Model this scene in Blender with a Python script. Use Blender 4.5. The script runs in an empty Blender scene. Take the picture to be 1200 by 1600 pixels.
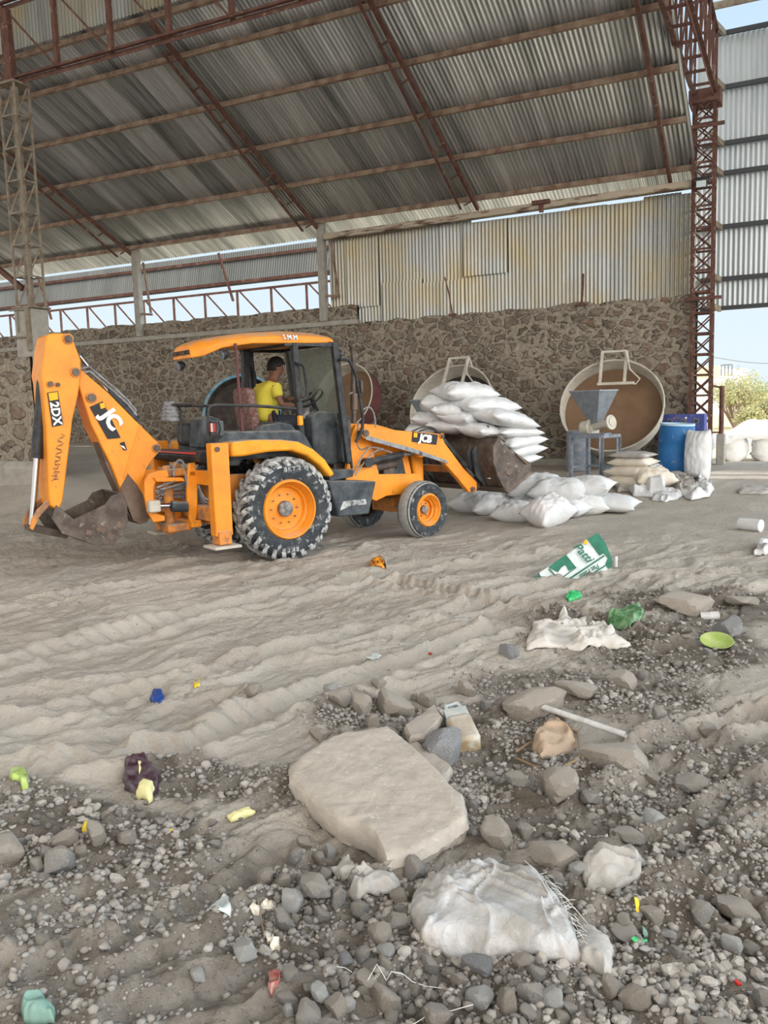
import bpy, bmesh, math, random
import numpy as np
from mathutils import Vector, Matrix, Euler
random.seed(7)
rs = np.random.RandomState(11)
PI = math.pi
sc = bpy.context.scene
col = sc.collection

# ------------------------------------------------------------------ camera
F_PX = 1319.0
YAW, PITCH, ROLL = [math.radians(a) for a in (-26.2255, 7.0613, -1.7416)]
CAM_H = 1.81
cy, sy, cp, sp = math.cos(YAW), math.sin(YAW), math.cos(PITCH), math.sin(PITCH)
Fv = Vector((sy*cp, cy*cp, -sp)); R0 = Vector((cy, -sy, 0)); U0 = R0.cross(Fv)
c_, s_ = math.cos(ROLL), math.sin(ROLL)
Rv = R0*c_ + U0*s_; Uv = -R0*s_ + U0*c_
CAM = Vector((0, 0, CAM_H))
cd = bpy.data.cameras.new('camera'); cam = bpy.data.objects.new('camera', cd); col.objects.link(cam)
m = Matrix((Rv, Uv, -Fv)).transposed().to_4x4(); m.translation = CAM
cam.matrix_world = m
cd.sensor_fit = 'VERTICAL'; cd.sensor_height = 36.0; cd.lens = F_PX/1600*36.0; cd.clip_end = 900; cd.clip_start = .05
sc.camera = cam

# ------------------------------------------------------------------ world, sun, exposure
sc.view_settings.view_transform = 'Standard'; sc.view_settings.look = 'None'
sc.view_settings.gamma = 1; sc.view_settings.use_curve_mapping = False
sc.view_settings.exposure = 0.02
w = bpy.data.worlds.new('sky'); sc.world = w; w.use_nodes = True
nt = w.node_tree; nt.nodes.clear()
def wn(t, **k):
    n = nt.nodes.new(t)
    for a, b in k.items(): setattr(n, a, b)
    return n
tc = wn('ShaderNodeTexCoord'); sx = wn('ShaderNodeSeparateXYZ'); nt.links.new(tc.outputs['Generated'], sx.inputs[0])
r1 = wn('ShaderNodeValToRGB'); nt.links.new(sx.outputs['Z'], r1.inputs[0])
e = r1.color_ramp.elements; e[0].position = 0.0; e[0].color = (.84, .95, 1.0, 1); e[1].position = .55; e[1].color = (.50, .74, 1.0, 1)
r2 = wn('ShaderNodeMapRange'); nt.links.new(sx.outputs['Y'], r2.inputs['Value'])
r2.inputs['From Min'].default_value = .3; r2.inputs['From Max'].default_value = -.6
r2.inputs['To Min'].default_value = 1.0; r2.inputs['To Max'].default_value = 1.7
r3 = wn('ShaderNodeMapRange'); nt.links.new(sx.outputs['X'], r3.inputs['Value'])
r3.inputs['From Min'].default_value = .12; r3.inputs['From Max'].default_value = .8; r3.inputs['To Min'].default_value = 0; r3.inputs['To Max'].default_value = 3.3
r4 = wn('ShaderNodeMath', operation='ADD'); nt.links.new(r2.outputs[0], r4.inputs[0]); nt.links.new(r3.outputs[0], r4.inputs[1])  # added brightness in the unseen sky behind and to the right lights the hall
bg = wn('ShaderNodeBackground'); hz_ = wn('ShaderNodeMapRange'); nt.links.new(sx.outputs['Y'], hz_.inputs['Value']); hz_.inputs['From Min'].default_value = .45; hz_.inputs['From Max'].default_value = -.2
hm = wn('ShaderNodeMix', data_type='RGBA'); nt.links.new(hz_.outputs[0], hm.inputs[0]); nt.links.new(r1.outputs[0], hm.inputs[6]); hm.inputs[7].default_value = (1.0, .955, .90, 1)
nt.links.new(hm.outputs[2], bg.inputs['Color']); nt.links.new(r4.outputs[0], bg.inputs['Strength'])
wo = wn('ShaderNodeOutputWorld'); nt.links.new(bg.outputs[0], wo.inputs[0])
sd = bpy.data.lights.new('sun', 'SUN'); sd.energy = 3.2; sd.angle = .01; sd.color = (1, .95, .86)
so = bpy.data.objects.new('sun', sd); col.objects.link(so)
so.rotation_euler = Vector((.10, .36, .93)).to_track_quat('Z', 'Y').to_euler()

# ------------------------------------------------------------------ pixel helpers (place things on real surfaces)
def ray(x, y): return Fv + Rv*((x-600)/F_PX) + Uv*((800-y)/F_PX)
def atY(x, y, Y):
    r = ray(x, y); return CAM + r*(Y/r.y)
def atZ(x, y, z):
    r = ray(x, y); return CAM + r*((z-CAM_H)/r.z)

# ------------------------------------------------------------------ numpy noise
def _hash(ix, iy, seed):
    h = (ix.astype(np.int64)*374761393 + iy.astype(np.int64)*668265263 + seed*974634777) & 0xffffffff
    h = ((h ^ (h >> 13))*1274126177) & 0xffffffff
    return ((h ^ (h >> 16)) & 0xffff)/65535.0
def vn(x, y, seed=0):
    x = np.asarray(x, float); y = np.asarray(y, float)
    ix = np.floor(x); iy = np.floor(y); fx = x-ix; fy = y-iy
    fx = fx*fx*fx*(fx*(fx*6-15)+10); fy = fy*fy*fy*(fy*(fy*6-15)+10)
    a = _hash(ix, iy, seed); b = _hash(ix+1, iy, seed); c = _hash(ix, iy+1, seed); d = _hash(ix+1, iy+1, seed)
    return (a*(1-fx)+b*fx)*(1-fy)+(c*(1-fx)+d*fx)*fy
def fbm(x, y, oct=4, seed=0, gain=.5):
    s = 0; a = 1; t = 0
    for i in range(oct):
        s = s + a*(vn(x*2**i+17.3*i, y*2**i-9.1*i, seed+i)*2-1); t += a; a *= gain
    return s/t
def ss(t): t = np.clip(t, 0, 1); return t*t*(3-2*t)

# ------------------------------------------------------------------ ground height
def seg_d(X, Y, pts):
    best = np.full(np.shape(X), 1e9); side = np.zeros(np.shape(X)); along = np.zeros(np.shape(X)); L = 0
    for (ax, ay), (bx, by) in zip(pts[:-1], pts[1:]):
        dx, dy = bx-ax, by-ay; l = math.hypot(dx, dy)
        t = np.clip(((X-ax)*dx+(Y-ay)*dy)/(l*l), 0, 1)
        px = X-(ax+t*dx); py = Y-(ay+t*dy); d = np.hypot(px, py)
        sg = np.sign(dx*py-dy*px); k = d < best
        best = np.where(k, d, best); side = np.where(k, sg, side); along = np.where(k, L+t*l, along); L += l
    return best, side, along
def gpts(px): return [tuple(atZ(a, b, 0)[:2]) for a, b in px]
TRACKS = [(gpts([(-60, 962), (250, 905), (500, 866), (900, 830)]), .22, .035, .15),
          (gpts([(-60, 1052), (300, 958), (560, 905), (700, 880), (900, 860)]), .20, .055, .16),
          (gpts([(-60, 1150), (330, 1050), (700, 955), (900, 905)]), .17, .05, .14),
          (gpts([(-60, 1225), (300, 1165), (520, 1075), (790, 985), (880, 975)]), .16, .06, .13),
          (gpts([(560, 900), (700, 925), (900, 960), (1010, 1000)]), .14, .04, .12),
          (gpts([(-60, 1570), (180, 1490), (330, 1420), (440, 1330)]), .11, .045, .11),
          (gpts([(200, 1600), (330, 1560), (480, 1500), (560, 1480)]), .09, .03, .1),
          (gpts([(840, 1230), (960, 1195), (1060, 1150), (1200, 1110)]), .10, .05, .1),
          (gpts([(940, 1400), (1080, 1390), (1200, 1440)]), .10, .05, .1),
          (gpts([(1000, 905), (1100, 900), (1200, 890)]), .12, .03, .12)]
# rubble zones: pixel centre, half size in metres, weight
def zone(px, py, ax, ay, wt): p = atZ(px, py, 0); return (p.x, p.y, ax, ay, wt)
ZONES = [zone(130, 1310, .75, .28, 1), zone(-60, 1320, .5, .35, 1), zone(320, 1215, .35, .2, .8), zone(490, 1400, .3, .3, 1), zone(560, 1520, .55, .22, 1),
         zone(800, 1560, .5, .16, 1), zone(590, 1120, .45, .3, 1), zone(760, 1130, .4, .45, .9), zone(900, 1270, .6, .35, 1),
         zone(830, 1200, .5, .4, .9), zone(1000, 1000, .9, .7, .9), zone(1100, 950, .8, .6, .8), zone(900, 1080, .9, .4, .8),
         zone(1080, 1330, .55, .4, .95), zone(1120, 1480, .5, .3, 1), zone(1150, 1200, .6, .5, .7), zone(960, 1560, .3, .2, .9),
         zone(250, 1440, .4, .25, .55), zone(80, 1560, .5, .15, .6), zone(700, 1450, .6, .4, .9), zone(500, 1250, .5, .25, .6), zone(1250, 1400, .6, .6, .9)]
def rough_mask(X, Y):
    m = np.zeros(np.shape(X))
    n = fbm(X*1.6, Y*1.6, 3, 40)*.55
    for zx, zy, ax, ay, wt in ZONES:
        d = np.sqrt(((X-zx)/ax)**2+((Y-zy)/ay)**2)+n
        m = np.maximum(m, wt*(1-ss((d-.65)/.75)))
    return m
def base_h(X, Y):
    h = .36*ss((Y-13)/6.2)*(1-ss((Y-20.5)/2))
    h = h + .62*ss((-X-10.3)/3.2)*ss((Y-9.3)/3.2)
    return h
SLAB_EDGE = [tuple(atZ(a, b, 0)[:2]) for a, b in ((1175, 935), (1160, 1020), (1145, 1130))]
def ground_h(X, Y, fine=True):
    X = np.asarray(X, float); Y = np.asarray(Y, float)
    D = np.hypot(X, Y)
    h = base_h(X, Y)
    near = 1-ss((Y-8.5)/4.5)
    # along-track axis
    tx, ty = .448, .894
    u = X*tx+Y*ty; v = -X*ty+Y*tx
    wu = u+.5*fbm(X*.7, Y*.7, 2, 5); wv = v+.30*fbm(X*1.1, Y*1.1, 3, 6)
    rd = 1-np.abs(fbm(wu*.55, wv*2.1, 3, 9)); rd = rd**3
    h = h + near*(.075*(rd-.55)+.05*fbm(X*.7, Y*.7, 3, 2))+.02*fbm(X*.5, Y*.5, 3, 3)*(1-near)
    rd2 = 1-np.abs(fbm(wu*1.6+3, wv*5.2, 3, 19)); rd2 = rd2**2
    h = h + near*.030*(rd2-.5)
    rd3 = 1-np.abs(fbm(wu*3.2+1.3*fbm(X*2, Y*2, 2, 4)+7, wv*11, 3, 29)); rd3 = rd3**3
    h = h + near*.017*(rd3-.5)*(.4+1.2*vn(X*1.2, Y*1.2, 31))
    cl = np.maximum(0, fbm(X*13, Y*13, 2, 44)-.15); h = h + near*.018*cl*(vn(X*1.5, Y*1.5, 45) > .45)
    for pts, wd, dep, per in TRACKS:
        d, s, a = seg_d(X, Y, pts)
        d = d + .05*fbm(X*3, Y*3, 2, 77)
        prof = -dep*(1-ss(d/wd))+dep*.8*np.exp(-((d-wd*1.15)/(wd*.32))**2)
        tread = np.sin((a+s*d*.6)*2*PI/per+2*vn(a*1.3, d*3, 8))
        prof = prof + .011*tread*np.exp(-((d-wd*.75)/(wd*.5))**2)*(vn(a*1.7, 0*a, 12)*1.3)
        h = h + prof*(1-ss((Y-9)/3))
    if fine:
        h = h + .012*fbm(X*6, Y*6, 3, 21)*(near*.8+.2)
        rm = rough_mask(X, Y)
        h = h + rm*(.022*fbm(X*9, Y*9, 3, 33)+.012*fbm(X*30, Y*30, 2, 34)+.02*fbm(X*3, Y*3, 2, 35))
        h = h + .0035*fbm(X*28, Y*28, 2, 22)*near
    # mixed far floor streaks
    h = h + .012*fbm(u*.6, v*3.5, 3, 50)*ss((Y-8)/3)*(1-ss((Y-22)/3))
    # trodden slab at the right edge
    d, s, a = seg_d(X, Y, SLAB_EDGE)
    k = ss((X-(-.42))/.03)*ss((Y-5.3)/.2)*(1-ss((Y-8.2)/.1))
    h = h*(1-k*.8)+k*.02
    return h
LUT = {}
def gh(x, y):
    # bilinear look-up in the floor mesh's own polar grid
    if LUT:
        r = math.hypot(x, y); a = math.pi/2-YAW-math.atan2(y, x); a = (a+PI) % (2*PI)-PI
        if LUT['r'][0] < r < LUT['r'][-1] and LUT['a'][0] < a < LUT['a'][-1]:
            i = int(np.searchsorted(LUT['r'], r))-1; j = int(np.searchsorted(LUT['a'], a))-1
            f = (r-LUT['r'][i])/(LUT['r'][i+1]-LUT['r'][i]); g = (a-LUT['a'][j])/(LUT['a'][j+1]-LUT['a'][j]); Z = LUT['z']
            return float((Z[i, j]*(1-g)+Z[i, j+1]*g)*(1-f)+(Z[i+1, j]*(1-g)+Z[i+1, j+1]*g)*f)
    return float(ground_h(np.array([x]), np.array([y]))[0])
def G(px, py, up=0.0):
    """ground point seen at a pixel"""
    r = ray(px, py); t = (0-CAM_H)/r.z if r.z < -1e-3 else 60
    for i in range(12):
        p = CAM+r*t; z = gh(p.x, p.y)+up
        t = t + .8*((z-CAM_H)/r.z-t)
    p = CAM+r*t; return Vector((p.x, p.y, gh(p.x, p.y)))
def ppm(p): return F_PX/max(.1, (Vector(p)-CAM).dot(Fv))

# ------------------------------------------------------------------ materials
def mat(name, c1, c2=None, rough=.8, metal=0, scale=6, detail=5, bump=0, bscale=None, spec=.3, c3=None, thr=(.4, .65), stretch=(1, 1, 1), thr3=(.55, .7), scale3=3, wear=None):
    M = bpy.data.materials.new(name); M.use_nodes = True; t = M.node_tree; n = t.nodes; L = t.links.new
    b = n['Principled BSDF']; b.inputs['Roughness'].default_value = rough; b.inputs['Metallic'].default_value = metal
    b.inputs['Specular IOR Level'].default_value = spec
    co = n.new('ShaderNodeTexCoord'); mp = n.new('ShaderNodeMapping'); mp.inputs['Scale'].default_value = stretch
    L(co.outputs['Object'], mp.inputs[0])
    def noise(s, d=detail):
        x = n.new('ShaderNodeTexNoise'); x.inputs['Scale'].default_value = s; x.inputs['Detail'].default_value = d
        x.inputs['Roughness'].default_value = .62; L(mp.outputs[0], x.inputs[0]); return x
    src = None
    if c2:
        ns = noise(scale); r = n.new('ShaderNodeValToRGB'); L(ns.outputs[0], r.inputs[0])
        r.color_ramp.elements[0].position = thr[0]; r.color_ramp.elements[1].position = thr[1]
        r.color_ramp.elements[0].color = (*c1, 1); r.color_ramp.elements[1].color = (*c2, 1); src = r.outputs[0]
        if c3:
            n3 = noise(scale3, 8); r3 = n.new('ShaderNodeValToRGB'); L(n3.outputs[0], r3.inputs[0])
            r3.color_ramp.elements[0].position = thr3[0]; r3.color_ramp.elements[1].position = thr3[1]
            mx = n.new('ShaderNodeMix'); mx.data_type = 'RGBA'; L(r3.outputs[0], mx.inputs[0]); L(src, mx.inputs[6]); mx.inputs[7].default_value = (*c3, 1)
            src = mx.outputs[2]
        L(src, b.inputs['Base Color'])
    else: b.inputs['Base Color'].default_value = (*c1, 1)
    if wear:   # dust lying on upward faces
        g = n.new('ShaderNodeNewGeometry'); sz = n.new('ShaderNodeSeparateXYZ'); L(g.outputs['Normal'], sz.inputs[0])
        nz = noise(9); ad = n.new('ShaderNodeMath'); ad.operation = 'MULTIPLY_ADD'; L(nz.outputs[0], ad.inputs[0]); ad.inputs[1].default_value = .9; L(sz.outputs['Z'], ad.inputs[2])
        rr = n.new('ShaderNodeMapRange'); L(ad.outputs[0], rr.inputs[0]); rr.inputs[1].default_value = wear[1]; rr.inputs[2].default_value = wear[2]; rr.inputs[4].default_value = wear[3]
        mx = n.new('ShaderNodeMix'); mx.data_type = 'RGBA'; L(rr.outputs[0], mx.inputs[0])
        if src: L(src, mx.inputs[6])
        else: mx.inputs[6].default_value = (*c1, 1)
        mx.inputs[7].default_value = (*wear[0], 1); L(mx.outputs[2], b.inputs['Base Color'])
    if bump:
        nb = noise(bscale or scale*3, 6); bp = n.new('ShaderNodeBump'); bp.inputs['Strength'].default_value = 1; bp.inputs['Distance'].default_value = bump
        L(nb.outputs[0], bp.inputs['Height']); L(bp.outputs[0], b.inputs['Normal'])
    return M
DUST = (.42, .38, .33)
M = {}
M['orange'] = mat('orange_paint', (.86, .30, .018), (.70, .235, .02), rough=.45, scale=3, c3=(.30, .15, .06), thr3=(.62, .75), scale3=9, spec=.4, wear=(DUST, 1.15, 1.55, .75))
M['orange_dirty'] = mat('worn_orange_paint', (.62, .24, .05), (.24, .14, .09), rough=.65, scale=7, thr=(.45, .62), wear=(DUST, .9, 1.4, .8))
M['yellow'] = mat('fender_yellow', (.88, .37, .02), (.78, .28, .015), rough=.45, scale=4, wear=(DUST, 1.0, 1.4, .95))
M['black'] = mat('black_metal', (.018, .019, .021), (.05, .05, .052), rough=.5, scale=8, wear=((.25, .23, .2), 1.1, 1.6, .6))
M['slate'] = mat('dusty_dark_plastic', (.035, .045, .055), (.10, .11, .115), rough=.7, scale=5, wear=((.33, .32, .30), .9, 1.5, .7))
M['steel_dark'] = mat('dark_worn_steel', (.075, .058, .048), (.15, .12, .10), rough=.55, metal=.3, scale=6, c3=(.32, .28, .24), thr3=(.6, .72), scale3=11, bump=.002, wear=((.3, .27, .23), 1.2, 1.6, .6))
M['brown_steel'] = mat('brown_scraped_steel', (.12, .08, .06), (.19, .14, .11), rough=.5, metal=.3, scale=5, bump=.002)
M['chrome'] = mat('chrome_rod', (.42, .42, .43), rough=.2, metal=1)
M['hose'] = mat('grey_hose', (.30, .31, .32), (.16, .16, .17), rough=.6, scale=20)
M['rubber'] = mat('tyre_rubber', (.032, .038, .044), (.065, .07, .075), rough=.85, scale=9, c3=(.33, .34, .33), thr3=(.57, .66), scale3=14)
M['lug'] = mat('dusty_tread_rubber', (.08, .085, .09), (.50, .51, .50), rough=.95, scale=16, thr=(.36, .56))
M['tyre_dusty'] = mat('dust_coated_tyre', (.36, .36, .345), (.20, .205, .205), rough=.95, scale=18, thr=(.5, .7))
M['hub'] = mat('grey_hub', (.12, .12, .12), (.35, .33, .30), rough=.7, scale=12)
M['decal_black'] = mat('decal_black', (.015, .015, .018), rough=.4)
M['decal_white'] = mat('decal_white', (.85, .85, .82), rough=.5)
M['decal_yellow'] = mat('decal_yellow', (.85, .42, .01), rough=.5)
M['red'] = mat('red_lens', (.55, .04, .03), rough=.3)
M['amber'] = mat('amber_lens', (.95, .32, .01), rough=.3)
M['lamp'] = mat('lamp_glass', (.25, .28, .33), rough=.2, metal=.4)
M['seat'] = mat('red_grey_seat_cloth', (.16, .065, .055), (.20, .145, .13), rough=.9, scale=28, thr=(.46, .54))
M['skin'] = mat('skin', (.16, .075, .045), rough=.6)
M['hair'] = mat('black_hair', (.008, .007, .007), rough=.6, bump=.003, bscale=60)
M['shirt'] = mat('yellow_shirt', (.56, .48, .06), (.50, .42, .05), rough=.9, scale=5, bump=.006, bscale=9)
M['trousers'] = mat('dark_trousers', (.02, .022, .03), rough=.9)
M['sack'] = mat('white_woven_sack', (.68, .69, .70), (.57, .58, .58), rough=.40, scale=3, bump=.014, bscale=8, spec=.5)
M['sack_beige'] = mat('beige_dusty_sack', (.60, .53, .43), (.70, .66, .58), rough=.8, scale=4, bump=.003, bscale=30)
M['sack_grey'] = mat('grey_dusty_sack', (.43, .41, .38), (.31, .29, .26), rough=.75, scale=5, bump=.006, bscale=24, c3=(.50, .50, .50), scale3=4)
M['sack_fore'] = mat('dusty_white_woven_sack', (.47, .475, .48), (.34, .325, .30), rough=.33, scale=4.5, thr=(.40, .62), bump=.008, bscale=26, spec=.6, stretch=(1, 1, 1), c3=(.34, .30, .25), thr3=(.54, .70), scale3=6)
M['cloth_white'] = mat('white_cloth', (.58, .55, .51), (.46, .42, .37), rough=.9, scale=7)
M['cloth_tan'] = mat('tan_cloth', (.46, .34, .24), (.36, .28, .21), rough=.95, scale=9)
M['rust'] = mat('rust_red_steel', (.095, .045, .036), (.16, .08, .06), rough=.75, scale=5, c3=(.33, .24, .17), thr3=(.6, .7), scale3=7)
M['purlin'] = mat('dusty_red_purlin', (.17, .105, .075), (.34, .26, .19), rough=.8, scale=3, wear=(DUST, .95, 1.2, .9))
M['column_grey'] = mat('dusty_grey_steel', (.25, .22, .17), (.16, .12, .09), rough=.8, scale=7)
M['dark_girt'] = mat('dark_girt_steel', (.06, .065, .07), rough=.7)
M['cement'] = mat('cement', (.36, .34, .30), (.28, .265, .235), rough=.95, scale=5, bump=.008)
M['beam'] = mat('stained_cement_beam', (.42, .36, .28), (.13, .085, .06), rough=.95, scale=4, thr=(.5, .62), stretch=(.5, 1, 3), bump=.01)
M['pan'] = mat('cream_dusty_pan', (.56, .53, .46), (.44, .41, .35), rough=.8, scale=3, stretch=(1, 1, 2.5))
M['pan_brown'] = mat('brown_caked_clay', (.20, .125, .075), (.165, .10, .06), rough=.85, scale=2.5)
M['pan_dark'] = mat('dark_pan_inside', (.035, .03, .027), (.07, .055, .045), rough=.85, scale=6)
M['pan_blue'] = mat('blue_pan_rim', (.05, .22, .36), (.25, .33, .36), rough=.7, scale=6)
M['pan_maroon'] = mat('maroon_pan_wall', (.13, .05, .05), (.10, .04, .04), rough=.75, scale=3)
M['galv'] = mat('galvanised_hopper', (.28, .31, .34), (.20, .22, .25), rough=.5, metal=.4, scale=5)
M['frame_blue'] = mat('blue_grey_frame', (.17, .21, .27), (.30, .31, .32), rough=.7, scale=9)
M['barrel'] = mat('blue_barrel_plastic', (.015, .12, .33), (.03, .155, .38), rough=.55, scale=4, c3=(.38, .40, .38), thr3=(.60, .72), scale3=6)
M['barrel_rim'] = mat('pale_blue_dusty_rim', (.45, .62, .75), rough=.6)
M['panel_blue'] = mat('blue_control_panel', (.05, .07, .26), (.08, .10, .32), rough=.6, scale=6, c3=(.20, .18, .25), scale3=9)
M['stone'] = mat('grey_stone', (.22, .218, .21), (.36, .345, .325), rough=.9, scale=7, bump=.010, bscale=24, c3=(.42, .42, .42), thr3=(.58, .68), scale3=22, wear=(DUST, .5, 1.35, .85))
M['stone_pale'] = mat('pale_grey_stone', (.42, .43, .42), (.30, .30, .29), rough=.9, scale=14, bump=.004, bscale=40, wear=(DUST, 1.1, 1.7, .6))
M['stone_tan'] = mat('dust_caked_stone', (.37, .33, .28), (.28, .25, .215), rough=.95, scale=8, bump=.010, bscale=20, wear=(DUST, .6, 1.4, .85))
M['granite'] = mat('dark_speckled_stone', (.10, .103, .11), (.36, .36, .36), rough=.85, scale=38, thr=(.42, .6), bump=.004, bscale=30)
M['gravel'] = mat('gravel', (.20, .19, .175), (.31, .29, .26), rough=.95, scale=17, c3=(.42, .405, .38), thr3=(.64, .68), scale3=31, wear=(DUST, .9, 1.6, .35))
M['slab'] = mat('dusty_broken_concrete', (.47, .42, .36), (.40, .36, .31), rough=.95, scale=8, bump=.012, bscale=14, c3=(.56, .52, .46), scale3=30, thr3=(.62, .68))
M['pvc'] = mat('grey_white_pipe', (.60, .61, .61), (.45, .43, .40), rough=.5, scale=12)
M['jug'] = mat('dirty_clear_plastic', (.36, .27, .15), (.55, .53, .46), rough=.3, scale=9, thr=(.45, .6), wear=(DUST, .5, 1.3, .7))
M['jug_grey'] = mat('greyish_plastic_shoulder', (.33, .38, .39), (.48, .48, .45), rough=.3, scale=14)
M['green_dark'] = mat('dark_green_film', (.01, .12, .075), (.02, .19, .12), rough=.4, scale=8)
M['green_lime'] = mat('lime_green_plastic', (.36, .50, .12), (.48, .58, .25), rough=.4, scale=9)
M['green'] = mat('green_plastic', (.03, .42, .13), (.10, .55, .2), rough=.4, scale=15)
M['bottle'] = mat('dusty_green_bottle', (.05, .17, .06), (.24, .38, .22), rough=.3, scale=12)
M['film_white'] = mat('pale_film', (.66, .72, .72), (.50, .58, .58), rough=.35, scale=9)
M['purple'] = mat('dark_purple_foil', (.045, .015, .028), (.12, .10, .11), rough=.35, scale=18)
M['cream'] = mat('pale_yellow_paper', (.75, .70, .35), rough=.6)
M['orange_foil'] = mat('orange_black_foil', (.75, .28, .02), (.05, .03, .02), rough=.3, scale=30, thr=(.5, .55))
M['silver'] = mat('silver_foil', (.65, .68, .70), rough=.25, metal=.6)
M['blue'] = mat('blue_foil', (.02, .06, .25), rough=.35)
M['yellow_litter'] = mat('yellow_litter', (.72, .52, .04), rough=.6)
M['red_litter'] = mat('dusty_red_litter', (.42, .10, .09), (.45, .30, .25), rough=.5, scale=40)
M['mint'] = mat('mint_green_cloth', (.22, .36, .31), (.17, .29, .25), rough=.95, scale=9)
M['string'] = mat('white_string', (.75, .75, .72), rough=.8)
M['wood'] = mat('dry_twig', (.30, .21, .13), rough=.9)
M['paper'] = mat('cream_shell_litter', (.72, .68, .58), (.45, .38, .28), rough=.8, scale=30)
M['jumbo'] = mat('white_jumbo_bag', (.80, .82, .86), rough=.8, bump=.03, bscale=5, scale=4)
M['leaf'] = mat('dry_bush_leaves', (.42, .44, .20), (.58, .56, .34), rough=.9, scale=3)
M['leaf_dark'] = mat('green_hedge_leaves', (.28, .36, .20), (.42, .46, .28), rough=.9, scale=3)
M['branch'] = mat('bush_branch', (.35, .27, .2), rough=.9)
M['house_cream'] = mat('cream_house_wall', (.80, .66, .48), rough=.9)
M['house_white'] = mat('white_house_wall', (.78, .82, .88), rough=.9)
M['house_dark'] = mat('house_opening', (.2, .2, .22), rough=.9)
M['flood'] = mat('floodlight_lens', (.55, .62, .66), rough=.2)

def glass_mat():
    Mt = bpy.data.materials.new('dusty_glass'); Mt.use_nodes = True; t = Mt.node_tree; n = t.nodes; L = t.links.new
    b = n['Principled BSDF']; b.inputs['Base Color'].default_value = (.30, .33, .30, 1); b.inputs['Roughness'].default_value = .25
    tr = n.new('ShaderNodeBsdfTransparent'); tr.inputs[0].default_value = (.80, .86, .82, 1)
    ns = n.new('ShaderNodeTexNoise'); ns.inputs['Scale'].default_value = 2.5; mr = n.new('ShaderNodeMapRange'); L(ns.outputs[0], mr.inputs[0])
    mr.inputs[3].default_value = .35; mr.inputs[4].default_value = .62
    mx = n.new('ShaderNodeMixShader'); L(mr.outputs[0], mx.inputs[0]); L(tr.outputs[0], mx.inputs[1]); L(b.outputs[0], mx.inputs[2]); L(mx.outputs[0], n['Material Output'].inputs[0])
    return Mt
M['glass'] = glass_mat()

def ground_mat():
    Mt = bpy.data.materials.new('dust_floor'); Mt.use_nodes = True; t = Mt.node_tree; n = t.nodes; L = t.links.new
    b = n['Principled BSDF']; b.inputs['Roughness'].default_value = .95; b.inputs['Specular IOR Level'].default_value = .1
    co = n.new('ShaderNodeTexCoord')
    def noise(s, d=6, r=.6):
        x = n.new('ShaderNodeTexNoise'); x.inputs['Scale'].default_value = s; x.inputs['Detail'].default_value = d; x.inputs['Roughness'].default_value = r
        L(co.outputs['Object'], x.inputs[0]); return x
    def ramp(src, p0, c0, p1, c1):
        r = n.new('ShaderNodeValToRGB'); L(src, r.inputs[0]); e = r.color_ramp.elements
        e[0].position = p0; e[0].color = (*c0, 1); e[1].position = p1; e[1].color = (*c1, 1); return r
    def mix(f, a, b_):
        x = n.new('ShaderNodeMix'); x.data_type = 'RGBA'; L(f, x.inputs[0])
        for s, i in ((a, 6), (b_, 7)):
            if isinstance(s, tuple): x.inputs[i].default_value = (*s, 1)
            else: L(s, x.inputs[i])
        return x.outputs[2]
    dust = ramp(noise(1.1).outputs[0], .35, (.40, .362, .312), .7, (.50, .456, .398)).outputs[0]
    soil = ramp(noise(5).outputs[0], .38, (.125, .107, .086), .68, (.28, .25, .215)).outputs[0]
    at = n.new('ShaderNodeAttribute'); at.attribute_name = 'rough'
    nn = noise(9); ma = n.new('ShaderNodeMath'); ma.operation = 'MULTIPLY_ADD'; L(nn.outputs[0], ma.inputs[0]); ma.inputs[1].default_value = .9; L(at.outputs['Fac'], ma.inputs[2])
    mr = n.new('ShaderNodeMapRange'); L(ma.outputs[0], mr.inputs[0]); mr.inputs[1].default_value = .55; mr.inputs[2].default_value = 1.25
    c = mix(mr.outputs[0], dust, soil)
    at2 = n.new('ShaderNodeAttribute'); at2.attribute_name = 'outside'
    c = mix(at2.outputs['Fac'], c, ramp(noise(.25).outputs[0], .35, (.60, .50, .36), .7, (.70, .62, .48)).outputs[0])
    # fine pale grains
    v = n.new('ShaderNodeTexVoronoi'); v.inputs['Scale'].default_value = 55; L(co.outputs['Object'], v.inputs[0])
    g = n.new('ShaderNodeMapRange'); L(v.outputs['Distance'], g.inputs[0]); g.inputs[1].default_value = .28; g.inputs[2].default_value = .12; g.inputs[3].default_value = 0; g.inputs[4].default_value = 1
    gm = n.new('ShaderNodeMath'); gm.operation = 'MULTIPLY'; L(g.outputs[0], gm.inputs[0]); L(mr.outputs[0], gm.inputs[1])
    c = mix(gm.outputs[0], c, (.34, .315, .28))
    L(c, b.inputs['Base Color'])
    hb = n.new('ShaderNodeMath'); hb.operation = 'MULTIPLY_ADD'; L(gm.outputs[0], hb.inputs[0]); hb.inputs[1].default_value = .8; L(noise(40, 4).outputs[0], hb.inputs[2])
    bp = n.new('ShaderNodeBump'); bp.inputs['Distance'].default_value = .010; bp.inputs['Strength'].default_value = 1; L(hb.outputs[0], bp.inputs['Height'])
    nm = noise(14, 9, .68); b2 = n.new('ShaderNodeBump'); b2.inputs['Distance'].default_value = .035; L(nm.outputs[0], b2.inputs['Height']); L(bp.outputs[0], b2.inputs['Normal'])
    L(b2.outputs[0], b.inputs['Normal'])
    return Mt
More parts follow.
